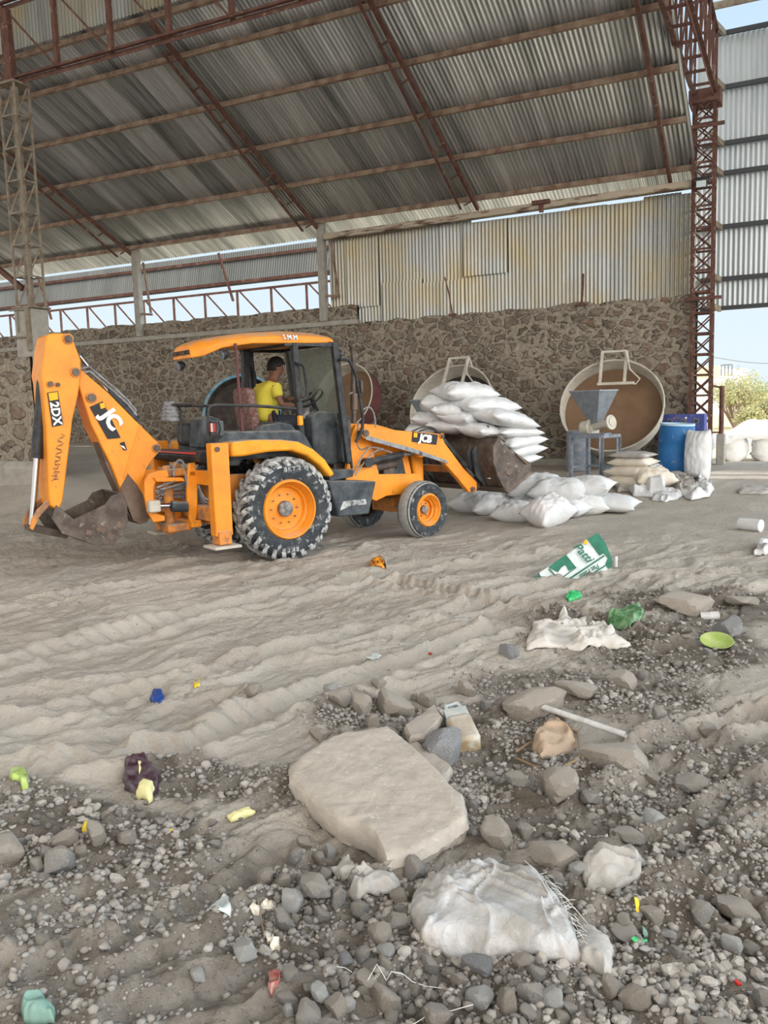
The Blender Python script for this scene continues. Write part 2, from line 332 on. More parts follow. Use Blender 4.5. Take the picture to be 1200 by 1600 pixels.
def rubble_mat(name, sc_=3.2, warm=1):
    Mt = bpy.data.materials.new(name); Mt.use_nodes = True; t = Mt.node_tree; n = t.nodes; L = t.links.new
    b = n['Principled BSDF']; b.inputs['Roughness'].default_value = .92; b.inputs['Specular IOR Level'].default_value = .2
    co = n.new('ShaderNodeTexCoord'); mp = n.new('ShaderNodeMapping'); mp.inputs['Scale'].default_value = (1, .3, 1.45); L(co.outputs['Object'], mp.inputs[0])
    nz = n.new('ShaderNodeTexNoise'); nz.inputs['Scale'].default_value = 5; nz.inputs['Detail'].default_value = 4; L(mp.outputs[0], nz.inputs[0])
    sb = n.new('ShaderNodeVectorMath'); sb.operation = 'SUBTRACT'; L(nz.outputs['Color'], sb.inputs[0]); sb.inputs[1].default_value = (.5, .5, .5)
    sl = n.new('ShaderNodeVectorMath'); sl.operation = 'SCALE'; L(sb.outputs[0], sl.inputs[0]); sl.inputs['Scale'].default_value = .33
    ad = n.new('ShaderNodeVectorMath'); L(mp.outputs[0], ad.inputs[0]); L(sl.outputs[0], ad.inputs[1])
    v = n.new('ShaderNodeTexVoronoi'); v.feature = 'DISTANCE_TO_EDGE'; v.inputs['Scale'].default_value = sc_; L(ad.outputs[0], v.inputs[0])
    v2 = n.new('ShaderNodeTexVoronoi'); v2.inputs['Scale'].default_value = sc_; L(ad.outputs[0], v2.inputs[0])
    sp_ = n.new('ShaderNodeSeparateColor'); L(v2.outputs['Color'], sp_.inputs[0])
    thr = n.new('ShaderNodeMath'); thr.operation = 'MULTIPLY_ADD'; L(sp_.outputs[1], thr.inputs[0]); thr.inputs[1].default_value = -.26; L(v.outputs['Distance'], thr.inputs[2])
    st = n.new('ShaderNodeMapRange'); L(thr.outputs[0], st.inputs[0]); st.inputs[1].default_value = 0.0; st.inputs[2].default_value = .07
    cr = n.new('ShaderNodeValToRGB'); L(sp_.outputs[0], cr.inputs[0]); e = cr.color_ramp.elements
    e[0].position = 0; e[0].color = (.075, .058, .045, 1); e[1].position = 1; e[1].color = (.20, .165, .13, 1)
    for p, c in ((.3, (.11, .085, .065)), (.55, (.15, .12, .10)), (.8, (.17, .10, .07))):
        q = e.new(p); q.color = (*c, 1)
    n2 = n.new('ShaderNodeTexNoise'); n2.inputs['Scale'].default_value = 14; n2.inputs['Detail'].default_value = 6; L(co.outputs['Object'], n2.inputs[0])
    mo = n.new('ShaderNodeValToRGB'); L(n2.outputs[0], mo.inputs[0]); e = mo.color_ramp.elements
    e[0].position = .35; e[0].color = (.20, .172, .135, 1); e[1].position = .7; e[1].color = (.34, .30, .24, 1)
    # smeared mortar over the stones
    n3 = n.new('ShaderNodeTexNoise'); n3.inputs['Scale'].default_value = 4.5; n3.inputs['Detail'].default_value = 8; n3.inputs['Roughness'].default_value = .7; L(co.outputs['Object'], n3.inputs[0])
    sm = n.new('ShaderNodeMapRange'); L(n3.outputs[0], sm.inputs[0]); sm.inputs[1].default_value = .42; sm.inputs[2].default_value = .60; sm.inputs[3].default_value = .95; sm.inputs[4].default_value = .15
    mu = n.new('ShaderNodeMath'); mu.operation = 'MULTIPLY'; L(st.outputs[0], mu.inputs[0]); L(sm.outputs[0], mu.inputs[1])
    mx = n.new('ShaderNodeMix'); mx.data_type = 'RGBA'; L(mu.outputs[0], mx.inputs[0]); L(mo.outputs[0], mx.inputs[6]); L(cr.outputs[0], mx.inputs[7]); L(mx.outputs[2], b.inputs['Base Color'])
    h = n.new('ShaderNodeMath'); h.operation = 'MULTIPLY_ADD'; L(n2.outputs[0], h.inputs[0]); h.inputs[1].default_value = .6; L(st.outputs[0], h.inputs[2])
    bp = n.new('ShaderNodeBump'); bp.inputs['Distance'].default_value = .05; L(h.outputs[0], bp.inputs['Height']); L(bp.outputs[0], b.inputs['Normal'])
    return Mt
def sheet_mat(name, base, alt, width=.8, rough=.38, metal=.75, yellow=None, axis='X', contrast=1, yellow_amt=.5):
    """galvanised corrugated sheet; tone changes from one sheet to the next, with long weather streaks"""
    Mt = bpy.data.materials.new(name); Mt.use_nodes = True; t = Mt.node_tree; n = t.nodes; L = t.links.new
    b = n['Principled BSDF']; b.inputs['Roughness'].default_value = rough; b.inputs['Metallic'].default_value = metal
    co = n.new('ShaderNodeTexCoord'); sp_ = n.new('ShaderNodeSeparateXYZ'); L(co.outputs['Object'], sp_.inputs[0])
    dv = n.new('ShaderNodeMath'); dv.operation = 'DIVIDE'; L(sp_.outputs[axis], dv.inputs[0]); dv.inputs[1].default_value = width
    fl = n.new('ShaderNodeMath'); fl.operation = 'FLOOR'; L(dv.outputs[0], fl.inputs[0])
    wn_ = n.new('ShaderNodeTexWhiteNoise'); wn_.noise_dimensions = '1D'; L(fl.outputs[0], wn_.inputs['W'])
    mp = n.new('ShaderNodeMapping'); mp.inputs['Scale'].default_value = (7, .35, .35); L(co.outputs['Object'], mp.inputs[0])
    ns = n.new('ShaderNodeTexNoise'); ns.inputs['Scale'].default_value = 1; ns.inputs['Detail'].default_value = 5; ns.inputs['Roughness'].default_value = .65; L(mp.outputs[0], ns.inputs[0])
    a = n.new('ShaderNodeMath'); a.operation = 'MULTIPLY_ADD'; L(ns.outputs[0], a.inputs[0]); a.inputs[1].default_value = 1.6*contrast; 
    a2 = n.new('ShaderNodeMath'); a2.operation = 'MULTIPLY_ADD'; L(wn_.outputs[0], a2.inputs[0]); a2.inputs[1].default_value = .5*contrast; a2.inputs[2].default_value = .5-.8*contrast-.25*contrast
    L(a2.outputs[0], a.inputs[2])
    r = n.new('ShaderNodeValToRGB'); L(a.outputs[0], r.inputs[0]); r.color_ramp.elements[0].color = (*alt, 1); r.color_ramp.elements[1].color = (*base, 1)
    src = r.outputs[0]
    if yellow:
        n4 = n.new('ShaderNodeTexNoise'); n4.inputs['Scale'].default_value = .9; n4.inputs['Detail'].default_value = 4; L(co.outputs['Object'], n4.inputs[0])
        mr = n.new('ShaderNodeMapRange'); L(n4.outputs[0], mr.inputs[0]); mr.inputs[1].default_value = .4; mr.inputs[2].default_value = .7; mr.inputs[4].default_value = yellow_amt
        mx = n.new('ShaderNodeMix'); mx.data_type = 'RGBA'; L(mr.outputs[0], mx.inputs[0]); L(src, mx.inputs[6]); mx.inputs[7].default_value = (*yellow, 1); src = mx.outputs[2]
    L(src, b.inputs['Base Color'])
    return Mt
M['roof'] = sheet_mat('galvanised_roof_sheet', (.88, .90, .90), (.20, .21, .21), rough=.33, metal=.8, contrast=1.0)
M['wall_sheet'] = sheet_mat('dusty_wall_sheet', (.42, .43, .42), (.19, .195, .18), rough=.42, metal=.7, yellow=(.36, .29, .15), width=1.0, contrast=.9, yellow_amt=.75)
M['out_sheet'] = sheet_mat('bright_outer_sheet', (.62, .66, .68), (.40, .44, .46), rough=.45, metal=.5, contrast=.9)
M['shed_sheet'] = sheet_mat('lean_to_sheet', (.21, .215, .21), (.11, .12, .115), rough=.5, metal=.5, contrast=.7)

# ------------------------------------------------------------------ mesh helpers
def link(name, me, m=None, parent=None, smooth=.6, bevel=0, solid=0):
    o = bpy.data.objects.new(name, me); col.objects.link(o)
    if m is not None:
        for x in (m if isinstance(m, (list, tuple)) else [m]): me.materials.append(M[x] if isinstance(x, str) else x)
    if parent is not None: o.parent = parent
    if smooth:
        me.polygons.foreach_set('use_smooth', [True]*len(me.polygons)); me.set_sharp_from_angle(angle=smooth)
    if solid:
        d = o.modifiers.new('s', 'SOLIDIFY'); d.thickness = solid; d.offset = 0
    if bevel:
        d = o.modifiers.new('b', 'BEVEL'); d.width = bevel; d.segments = 2; d.limit_method = 'ANGLE'; d.angle_limit = .7
    return o
def tag(o, label=None, cat=None, group=None, kind=None):
    if label: o['label'] = label
    if cat: o['category'] = cat
    if group: o['group'] = group
    if kind: o['kind'] = kind
    return o
def empty(name, loc=(0, 0, 0), rz=0, label=None, cat=None, group=None):
    o = bpy.data.objects.new(name, None); o.empty_display_size = .2; col.objects.link(o)
    o.location = loc; o.rotation_euler = (0, 0, rz); return tag(o, label, cat, group)
class MB:
    def __init__(s): s.v = []; s.f = []; s.mi = []; s.cur = 0
    def add(s, vs, fs):
        b = len(s.v); s.v += [tuple(x) for x in vs]; s.f += [tuple(b+i for i in f) for f in fs]; s.mi += [s.cur]*len(fs); return s
    def box(s, c, d, rot=None):
        x, y, z = [k/2 for k in d]; vs = [Vector((i*x, j*y, k*z)) for i in (-1, 1) for j in (-1, 1) for k in (-1, 1)]
        if rot is not None:
            R = Euler(rot).to_matrix() if not isinstance(rot, Matrix) else rot; vs = [R@v for v in vs]
        c = Vector(c); return s.add([v+c for v in vs], [(0, 1, 3, 2), (4, 6, 7, 5), (0, 4, 5, 1), (2, 3, 7, 6), (0, 2, 6, 4), (1, 5, 7, 3)])
    def bar(s, a, b, w, h=None, up=(0, 0, 1)):
        a = Vector(a); b = Vector(b); h = h or w; d = b-a; L = d.length; d.normalize(); u = Vector(up)
        if abs(d.dot(u)) > .98: u = Vector((0, 1, 0))
        x = d.cross(u).normalized(); z = x.cross(d)
        R = Matrix((x, d, z)).transposed(); return s.box((a+b)/2, (w, L, h), R)
    def angle(s, a, b, w=.05, t=.006, up=(0, 0, 1), flip=1):
        """steel angle section"""
        a = Vector(a); b = Vector(b); d = (b-a).normalized(); u = Vector(up)
        if abs(d.dot(u)) > .98: u = Vector((0, 1, 0))
        x = d.cross(u).normalized()*flip; z = d.cross(x).normalized()
        R1 = Matrix((x, d, z)).transposed(); L = (b-a).length; m_ = (a+b)/2
        s.box(m_+z*0+x*0, (w, L, t), R1); s.box(m_+x*(w/2)+z*(w/2), (t, L, w), R1); return s
    def tube(s, pts, r, n=10, closed=False, cap=True):
        pts = [Vector(p) for p in pts]; N = len(pts); rr = r if isinstance(r, (list, tuple)) else [r]*N
        vs = []; fs = []; nx = None
        for i, p in enumerate(pts):
            a = pts[i-1] if (i or closed) else p; b = pts[(i+1) % N] if (i < N-1 or closed) else p
            d = (b-a).normalized()
            if nx is None: nx = d.orthogonal().normalized()
            nx = (nx-d*nx.dot(d)).normalized(); ny = d.cross(nx)
            for k in range(n):
                t = 2*PI*k/n; vs.append(p+(nx*math.cos(t)+ny*math.sin(t))*rr[i])
        for i in range(N if closed else N-1):
            j = (i+1) % N
            for k in range(n): fs.append((i*n+k, i*n+(k+1) % n, j*n+(k+1) % n, j*n+k))
        if cap and not closed: fs.append(tuple(range(n))[::-1]); fs.append(tuple((N-1)*n+k for k in range(n)))
        return s.add(vs, fs)
    def cyl(s, a, b, r, n=20): return s.tube([a, b], r, n)
    def lathe(s, prof, axis='y', n=48, c=(0, 0, 0), closed=False):
        vs = []; fs = []; c = Vector(c)
        for r, h in prof:
            for k in range(n):
                t = 2*PI*k/n; x, z = r*math.cos(t), r*math.sin(t)
                vs.append(c+(Vector((x, h, z)) if axis == 'y' else Vector((x, z, h)) if axis == 'z' else Vector((h, x, z))))
        N = len(prof)
        for i in range(N if closed else N-1):
            j = (i+1) % N
            for k in range(n): fs.append((i*n+k, j*n+k, j*n+(k+1) % n, i*n+(k+1) % n))
        return s.add(vs, fs)
    def prism(s, poly, a0, a1, plane='xz'):
        """polygon extruded along the third axis"""
        n = len(poly); f = (lambda p, a: (p[0], a, p[1])) if plane == 'xz' else ((lambda p, a: (p[0], p[1], a)) if plane == 'xy' else (lambda p, a: (a, p[0], p[1])))
        vs = [f(p, a0) for p in poly]+[f(p, a1) for p in poly]
        fs = [tuple(range(n)), tuple(range(2*n-1, n-1, -1))]+[(i, i+n, (i+1) % n+n, (i+1) % n) for i in range(n)]
        return s.add(vs, fs)
    def grid(s, P, nu, nv):
        return s.add(P, [(i*nv+j, (i+1)*nv+j, (i+1)*nv+j+1, i*nv+j+1) for i in range(nu-1) for j in range(nv-1)])
    def mesh(s, name):
        me = bpy.data.meshes.new(name); me.from_pydata(s.v, [], s.f); me.update()
        bm = bmesh.new(); bm.from_mesh(me); bmesh.ops.recalc_face_normals(bm, faces=bm.faces); bm.to_mesh(me); bm.free()
        if any(s.mi): me.polygons.foreach_set('material_index', s.mi)
        return me
    def build(s, name, m, parent=None, smooth=.6, bevel=0, solid=0): return link(name, s.mesh(name), m, parent, smooth, bevel, solid)
def np_mesh(name, V, Fq):
    me = bpy.data.meshes.new(name); V = np.asarray(V, np.float32); Fq = np.asarray(Fq, np.int32); k = Fq.shape[1]
    me.vertices.add(len(V)); me.vertices.foreach_set('co', V.ravel()); me.loops.add(Fq.size); me.loops.foreach_set('vertex_index', Fq.ravel())
    me.polygons.add(len(Fq)); me.polygons.foreach_set('loop_start', np.arange(0, Fq.size, k, dtype=np.int32)); me.update(calc_edges=True); return me
def text_mesh(txt, size, bold=0, extrude=.002, spacing=1.0, shear=0):
    cu = bpy.data.curves.new('t', 'FONT'); cu.body = txt; cu.size = size; cu.offset = bold; cu.extrude = extrude; cu.space_character = spacing; cu.shear = shear
    cu.align_x = 'CENTER'; cu.align_y = 'CENTER'; cu.resolution_u = 3
    o = bpy.data.objects.new('t', cu); col.objects.link(o); bpy.context.view_layer.update()
    me = bpy.data.meshes.new_from_object(o.evaluated_get(bpy.context.evaluated_depsgraph_get())); bpy.data.objects.remove(o); return me
def text(txt, size, X, Yd, c, m, parent, name='lettering', bold=0, extrude=.002, spacing=1, shear=0, sx_=1):
    """text lying in the plane of X (reading direction) and Yd (up)"""
    me = text_mesh(txt, size, bold, extrude, spacing, shear); X = Vector(X).normalized(); Yd = Vector(Yd); Yd = (Yd-X*Yd.dot(X)).normalized()
    R = Matrix((X*sx_, Yd, X.cross(Yd))).transposed().to_4x4(); R.translation = Vector(c); me.transform(R)
    return link(name, me, m, parent, smooth=0)

# ================================================================== FLOOR
def build_floor():
    view = -YAW   # camera looks 26 deg left of +Y
    dense = np.linspace(-math.radians(38), math.radians(38), 820)
    rest = np.linspace(math.radians(38), 2*PI-math.radians(38), 92)[1:-1]
    az = np.concatenate([dense, rest]); 
    rad = np.concatenate([[.25, .6, .9, 1.15], np.geomspace(1.3, 9.5, 640)[0:], np.geomspace(9.6, 26, 260), np.geomspace(26.5, 400, 50)])
    A, Rr = np.meshgrid(az, rad); th = PI/2+view-A
    X = Rr*np.cos(th); Y = Rr*np.sin(th)
    Z = ground_h(X, Y); LUT.update(r=rad, a=dense, z=Z)
    nr, na = X.shape
    V = np.stack([X, Y, Z], -1).reshape(-1, 3)
    i, j = np.meshgrid(np.arange(nr-1), np.arange(na), indexing='ij'); j2 = (j+1) % na
    Fq = np.stack([i*na+j, i*na+j2, (i+1)*na+j2, (i+1)*na+j], -1).reshape(-1, 4)
    me = np_mesh('floor', V, Fq)
    a = me.attributes.new('rough', 'FLOAT', 'POINT'); a.data.foreach_set('value', np.maximum(rough_mask(X, Y), .6*(1-ss((np.hypot(X, Y)-3.3-.5*fbm(X, Y, 2, 91))/.9))).ravel().astype(np.float32))
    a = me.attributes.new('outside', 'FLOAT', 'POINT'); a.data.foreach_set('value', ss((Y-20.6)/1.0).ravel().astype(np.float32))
    me.polygons.foreach_set('use_smooth', [True]*len(me.polygons))
    o = link('floor', me, ground_mat(), smooth=0); 
    tag(o, 'churned dusty ground with tyre ruts', None, None, 'structure')
build_floor()

# ================================================================== ROOF, SHEETS
def corrugated(name, m, fn, u0, u1, v0, v1, nv=2, pitch=.092, amp=.017, per=8, jitter=0, label=None, thick=.0015, cat=None):
    """fn(u, v, w) -> xyz ; ridges run along v"""
    nu = int((u1-u0)/pitch*per)
    u = np.linspace(u0, u1, nu); w_ = amp*np.sin(2*PI*u/pitch)
    vs = []; 
    for k in range(nv+1):
        v = v0+(v1-v0)*k/nv
        x, y, z = fn(u, v+jitter*(vn(np.floor(u/.8), u*0+k, 3)-.5)*(1 if k in (0, nv) else 0), w_+.012*vn(u*.9, u*0+k*2.3, 4))
        vs.append(np.stack([x+0*u, y+0*u, z+0*u], -1))
    V = np.concatenate(vs); i, j = np.meshgrid(np.arange(nv), np.arange(nu-1), indexing='ij')
    Fq = np.stack([i*nu+j, i*nu+j+1, (i+1)*nu+j+1, (i+1)*nu+j], -1).reshape(-1, 4)
    o = link(name, np_mesh(name, V, Fq), m, smooth=0); o.data.polygons.foreach_set('use_smooth', [True]*len(o.data.polygons))
    tag(o, label, cat, None, 'structure'); return o
SL = .4545
def roof_z(Y): return 6.68+SL*(19.67-Y)
nrm = Vector((0, SL, 1)).normalized()
corrugated('ceiling', 'roof', lambda u, v, w: (u, v+w*nrm.y, roof_z(v)+w*nrm.z), -34, -2.08, 13.55, 20.35, 4, label='sloping corrugated metal roof over the hall')
corrugated('wall_clerestory', 'wall_sheet', lambda u, v, w: (u, 13.62+w, v), -34, -5.0, roof_z(13.6)-.05, 10.36, 2, label='upright corrugated strip at the top of the roof')
corrugated('ceiling_upper', 'roof', lambda u, v, w: (u, v, 10.75+.12*(13.9-v)+w), -34, 8.0, -3.5, 14.2, 2, pitch=.17, per=4, label='upper corrugated roof')
corrugated('ceiling_side_bay', 'out_sheet', lambda u, v, w: (u, v, 10.75+w), -2.0, 8, 13.8, 21.3, 1, pitch=.2, per=5, amp=.02, label='pale roof of the side bay')
# rear wall: rubble below, sheet above
def wall_block(name, x0, x1, y0, y1, z0, z1, m, label, rag=.05, cat=None, kind='structure', seed=0):
    nx = int((x1-x0)/.08)+2; xs = np.linspace(x0, x1, nx); nz = 10
    zt = z1+rag*fbm(xs*2.2, xs*0+seed, 4, 60)
    prof = []
    for k in range(nz+1): prof.append(('f', k/nz))
    rows = [np.stack([xs, y0+.025*fbm(xs*5, xs*0+k, 3, 61), z0+(zt-z0)*k/nz], -1) for k in range(nz+1)]
    rows += [np.stack([xs, xs*0+y1, zt], -1), np.stack([xs, xs*0+y1, xs*0+z0], -1)]
    V = np.concatenate(rows); nr = len(rows); mb = MB(); 
    i, j = np.meshgrid(np.arange(nr-1), np.arange(nx-1), indexing='ij')
    Fq = np.stack([i*nx+j, i*nx+j+1, (i+1)*nx+j+1, (i+1)*nx+j], -1).reshape(-1, 4)
    me = np_mesh(name, V, Fq); bm = bmesh.new(); bm.from_mesh(me)
    bmesh.ops.holes_fill(bm, edges=[e for e in bm.edges if e.is_boundary], sides=0); bmesh.ops.recalc_face_normals(bm, faces=bm.faces); bm.to_mesh(me); bm.free()
    o = link(name, me, m, smooth=.9); tag(o, label, cat, None, kind); return o
RW = rubble_mat('rubble_wall', 3.0); RW2 = rubble_mat('rubble_pier_stone', 2.2)
wall_block('wall_rear', -34, -2.06, 19.67, 20.1, -.3, 4.02, RW, 'long rubble stone wall at the back', rag=.09)
wall_block('wall_rear_course', -34, -10.3, 19.72, 20.08, 4.0, 4.47, RW, 'extra rubble course on the left half of the back wall', rag=.06, seed=5)
b = MB(); b.box((-22.1, 19.80, 4.03), (23.6, .34, .13)); tag(b.build('trim_coping', 'cement', smooth=0, bevel=.02), 'cement coping band along the left of the back wall', None, None, 'structure')
b = MB(); b.box((-18, 19.55, .35), (32, .18, .30)); tag(b.build('trim_plinth', 'cement', smooth=0, bevel=.03), 'cement plinth at the foot of the back wall', None, None, 'structure')
corrugated('wall_rear_sheet', 'wall_sheet', lambda u, v, w: (u, 19.86+w, v), -11.15, -2.1, 3.85, 6.2, 2, jitter=.1, label='corrugated sheet wall above the stone')
for x0, x1, z0, z1 in ((-9.6, -8.5, 3.75, 4.95), (-7.4, -6.3, 4.9, 6.15), (-8.6, -7.45, 3.8, 4.85), (-10.6, -9.7, 4.4, 6.1)):   # lapped patch sheets
    corrugated('wall_rear_patch', 'wall_sheet', lambda u, v, w: (u, 19.80+w+.02*(v-z0), v), x0, x1, z0, z1, 1, label='lapped patch sheet on the upper wall')
b = MB(); n_ = 60
for k in range(1): b.bar((-11.15, 19.66, 6.22), (-2.1, 19.66, 6.30), .22, .15)
tag(b.build('lintel_beam', 'beam', bevel=.02), 'stained cement beam along the top of the sheet wall', 'beam')
for (x, z) in ((-5.4, 6.33),):
    b = MB(); b.box((x, 19.52, z), (.42, .1, .09)); b.box((x, 19.54, z-.12), (.1, .06, .2)); tag(b.build('steel_bracket', 'rust', bevel=.006), 'small rusty bracket on the stained cement beam', 'bracket')
for px, dz, tilt, lb in ((708, .95, -.10, 'taller of two rusty rods leaning on the sheet wall, left one'), (909, .72, .02, 'shorter rusty post standing on the stone wall, right one')):
    p = atY(px, 492, 19.62); b = MB(); b.tube([(p.x, 19.6, 3.95), (p.x+tilt, 19.62, 3.95+dz*.6), (p.x+tilt*1.9, 19.6, 3.95+dz)], .028 if px > 800 else .018, 8)
    b.box((p.x-.02, 19.62, 4.0), (.2, .04, .05)); tag(b.build('rusty_rod', 'rust'), lb, 'rod')

# purlins and rafters
PUR = [(13.62, 'topmost'), (14.5, 'second from the top'), (15.76, 'third from the top'), (17.04, 'fourth from the top'), (18.28, 'fifth from the top'), (19.6, 'lowest, at the eaves')]
for i, (Y, nm) in enumerate(PUR):
    z = roof_z(Y)-.075; b = MB(); b.box((0, 0, 0), (31.8, .045, .12)); b.box((0, .03, .055), (31.8, .06, .012)); b.box((0, -.04, -.06), (31.8, .09, .012))
    o = b.build('roof_purlin', 'purlin'); o.location = (-18.05, Y, z); tag(o, 'long steel roof purlin, '+nm, 'purlin', 'purlins under the main roof')
def rafter(x, y0, lb, single=False):
    t = empty('roof_rafter', (x, 19.75, roof_z(19.75)-.2), 0, lb, 'rafter', 'rafters under the main roof')
    d = Vector((0, y0-19.75, (19.75-y0)*SL))
    mb = MB(); mb.bar((0, 0, -.02), d, .07, .09); mb.build('top_chord', 'rust', t)
    if not single:
        d2 = d*.93; mb = MB(); mb.bar(Vector((-.30, -.35, -.05)), d2+Vector((-.12, 0, -.16)), .045, .05); mb.build('bottom_chord', 'rust', t)
        n = 7
        for k in range(n):
            a = d*((k+.35)/n); mb = MB(); mb.bar(a+Vector((-.03, 0, -.03)), a+Vector((-.22, -.02, -.11)), .03); mb.build('batten', 'rust', t)
rafter(-17.65, 13.9, 'rust red rafter at the far left, beyond the lattice column')
rafter(-11.35, 13.6, 'rust red rafter ending on the middle white post')
rafter(-7.0, 13.6, 'rust red rafter in the middle of the roof')
rafter(-2.62, 13.6, 'rust red rafter nearest the right end of the roof', True)
rafter(-24.0, 13.9, 'rust red rafter beyond the far left one')
# short white concrete posts above the wall
for px, lb in ((215, 'slim pale post under the left rafter'), (505, 'slim pale post where the sheet wall begins')):
    p = atY(px, 450, 19.7); b = MB(); b.box((p.x, 19.7, 5.35), (.19, .19, 2.5)); t = b.build('roof_post', 'cement', bevel=.01)
    b = MB(); b.bar((p.x+.28, 19.68, 6.2), (p.x+.46, 19.68, 4.75), .05); b.bar((p.x+.1, 19.68, 4.75), (p.x+.5, 19.68, 4.7), .06); b.build('stay', 'purlin', t); tag(t, lb, 'post')

# lean-to beyond the wall
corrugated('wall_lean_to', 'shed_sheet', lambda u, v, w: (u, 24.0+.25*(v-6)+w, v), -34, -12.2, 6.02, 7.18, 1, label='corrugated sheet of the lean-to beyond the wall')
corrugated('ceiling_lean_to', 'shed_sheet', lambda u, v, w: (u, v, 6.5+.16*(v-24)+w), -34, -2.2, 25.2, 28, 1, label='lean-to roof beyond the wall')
for z, lb in ((6.92, 'upper girt of the lean-to beyond the wall'), (6.12, 'lower girt of the lean-to beyond the wall')):
    b = MB(); b.box((-23, 23.93+.25*(z-6), z), (22, .05, .1)); tag(b.build('sheet_girt', 'rust'), lb, 'girt')
b = MB(); b.box((-23, 23.9, 5.82), (22, .06, .07)); t = b.build('lean_to_truss', 'rust'); tag(t, 'slim rust red truss seen through the gap over the wall', 'truss')
b = MB(); b.box((-23, 23.9, 4.86), (22, .06, .07)); b.build('bottom_chord', 'rust', t)
x = -33.2
while x < -12.4:
    b1 = MB(); b1.box((x, 23.9, 5.34), (.07, .05, .95)); b1.build('web_post', 'rust', t)
    b1 = MB(); b1.bar((x+.1, 23.9, 5.8), (x+1.0, 23.9, 4.9), .045); b1.build('web_diagonal', 'rust', t); x += 1.35
for x in (-17.6, -26):
    b = MB(); b.bar((x, 23.8, 7.1), (x+.45, 23.86, 5.5), .07); b.build('strut', 'rust', t)

# outer wall on the right
corrugated('wall_outer', 'out_sheet', lambda u, v, w: (u, 22.0+w, v), -2.35, 8.5, 3.92, 10.02, 4, pitch=.11, jitter=0, label='tall bright corrugated wall right of the lattice column')
for i, (py, nm) in enumerate(((48, 'topmost'), (133, 'second from the top'), (221, 'third from the top'), (268, 'fourth from the top'), (352, 'fifth from the top'), (434, 'sixth from the top'), (480, 'lowest'))):
    z = atY(1150, py, 21.9).z; b = MB(); b.box((3.1, 21.9, z), (10.6, .07, .1)); t = b.build('wall_girt', 'dark_girt'); tag(t, 'dark girt across the bright outer wall, '+nm, 'girt', 'girts on the bright outer wall')
    b = MB(); b.bar((-1.95, 21.2, z+.05), (-1.75, 21.9, z-.02), .07, .12); b.build('end_cleat', 'column_grey', t)
b = MB(); b.box((3, 21.6, 10.55), (10, .08, .14)); tag(b.build('roof_purlin', 'column_grey'), 'pale grey purlin under the side bay roof', 'purlin')

# ------------------------------------------------------------------ lattice columns and big trusses
def lattice(name, x, y, z0, z1, w_, m, label, n, leg=.055):
    t = empty(name, (x, y, z0), 0, label, 'column'); H = z1-z0; h = w_/2
    for sx_ in (-1, 1):
        for sy_ in (-1, 1):
            b = MB(); b.angle((sx_*h, sy_*h, 0), (sx_*h, sy_*h, H), leg, .01, flip=1); b.build('leg', m, t)
    b = MB(); c = MB()
    for k in range(n):
        za, zb = H*k/n+.03, H*(k+1)/n-.03
        for s in (-1, 1):
            c.bar((-h, s*h, za), (h, s*h, za), .035, .045); c.bar((s*h, -h, za), (s*h, h, za), .035, .045)
            b.bar((-h, s*h, za), (h, s*h, zb), .028); b.bar((h, s*h, za), (-h, s*h, zb), .028)
            b.bar((s*h, -h, za), (s*h, h, zb), .028); b.bar((s*h, h, za), (s*h, -h, zb), .028)
    b.build('cross_bracing', m, t); c.build('batten', m, t)
    return t
LX, LY = -1.93, 19.72
t = lattice('lattice_column', LX, LY, .95, 7.98, .40, 'rust', 'tall rust red lattice column at the right end of the stone wall', 16)
b = MB(); b.box((0, 0, 7.05), (.62, .6, .26)); b.build('head_plate', 'rust', t, bevel=.01)
b = MB(); b.box((-.02, 0, -.5), (.5, .44, 1.02)); b.build('footing', 'cement', t, bevel=.02)
b = MB(); b.tube([(.42, .05, -.75), (.42, .05, 1.1)], .05, 8); b.bar((.2, .05, 1.12), (.45, .05, 1.05), .04); b.bar((.2, .05, .1), (.45, .05, .1), .04); b.build('side_pipe', 'rust', t)
b = MB(); b.box((.42, .03, -.38), (.17, .3, .9)); b.build('pipe_footing', 'cement', t, bevel=.02)
for z in (6.45, 2.95):
    b = MB(); b.bar((-.35, -.26, z), (.4, -.26, z), .05, .07); b.build('cleat', 'rust', t)
fz = atY(1108, 285, LY-.3).z
f = empty('floodlight', (LX-.03, LY-.30, fz), 0, 'small floodlight clamped to the right lattice column', 'light')
b = MB(); b.box((0, 0, 0), (.24, .07, .2)); b.box((0, .06, .13), (.3, .04, .03)); b.build('housing', 'black', f, bevel=.01)
b = MB(); b.box((0, -.04, -.015), (.19, .012, .13)); b.build('lens', 'flood', f)

def truss(name, a, b_, hgt, n, m, label, width=.35, loc_sheet=False):
    a = Vector(a); b_ = Vector(b_); t = empty(name, a, 0, label, 'truss'); d = b_-a; L = d.length; dn = d.normalized(); side = Vector((0, 0, 1)).cross(dn)*width/2
    up = Vector((0, 0, hgt))
    for nm, off in (('bottom_chord', Vector()), ('top_chord', up)):
        for s in (-1, 1):
            q = MB(); q.angle(side*s+off, d+side*s+off, .075, .01, up=(0, 0, 1), flip=s); q.build(nm, m, t)
    for k in range(n+1):
        p = d*(k/n)
        if width > .2:
            c = MB(); c.bar(p-side, p+side, .04, .05); c.build('batten', m, t); c = MB(); c.bar(p-side+up, p+side+up, .04, .05); c.build('batten', m, t)
        for s in ((-1, 1) if width > .2 else (0,)):
            v = MB(); v.bar(p+side*s, p+side*s+up, .05 if width > .2 else .085); v.build('web_post', m, t)
            if k < n: g = MB(); g.bar(p+side*s+up, d*((k+1)/n)+side*s, .03); g.build('web_diagonal', m, t)
    return t
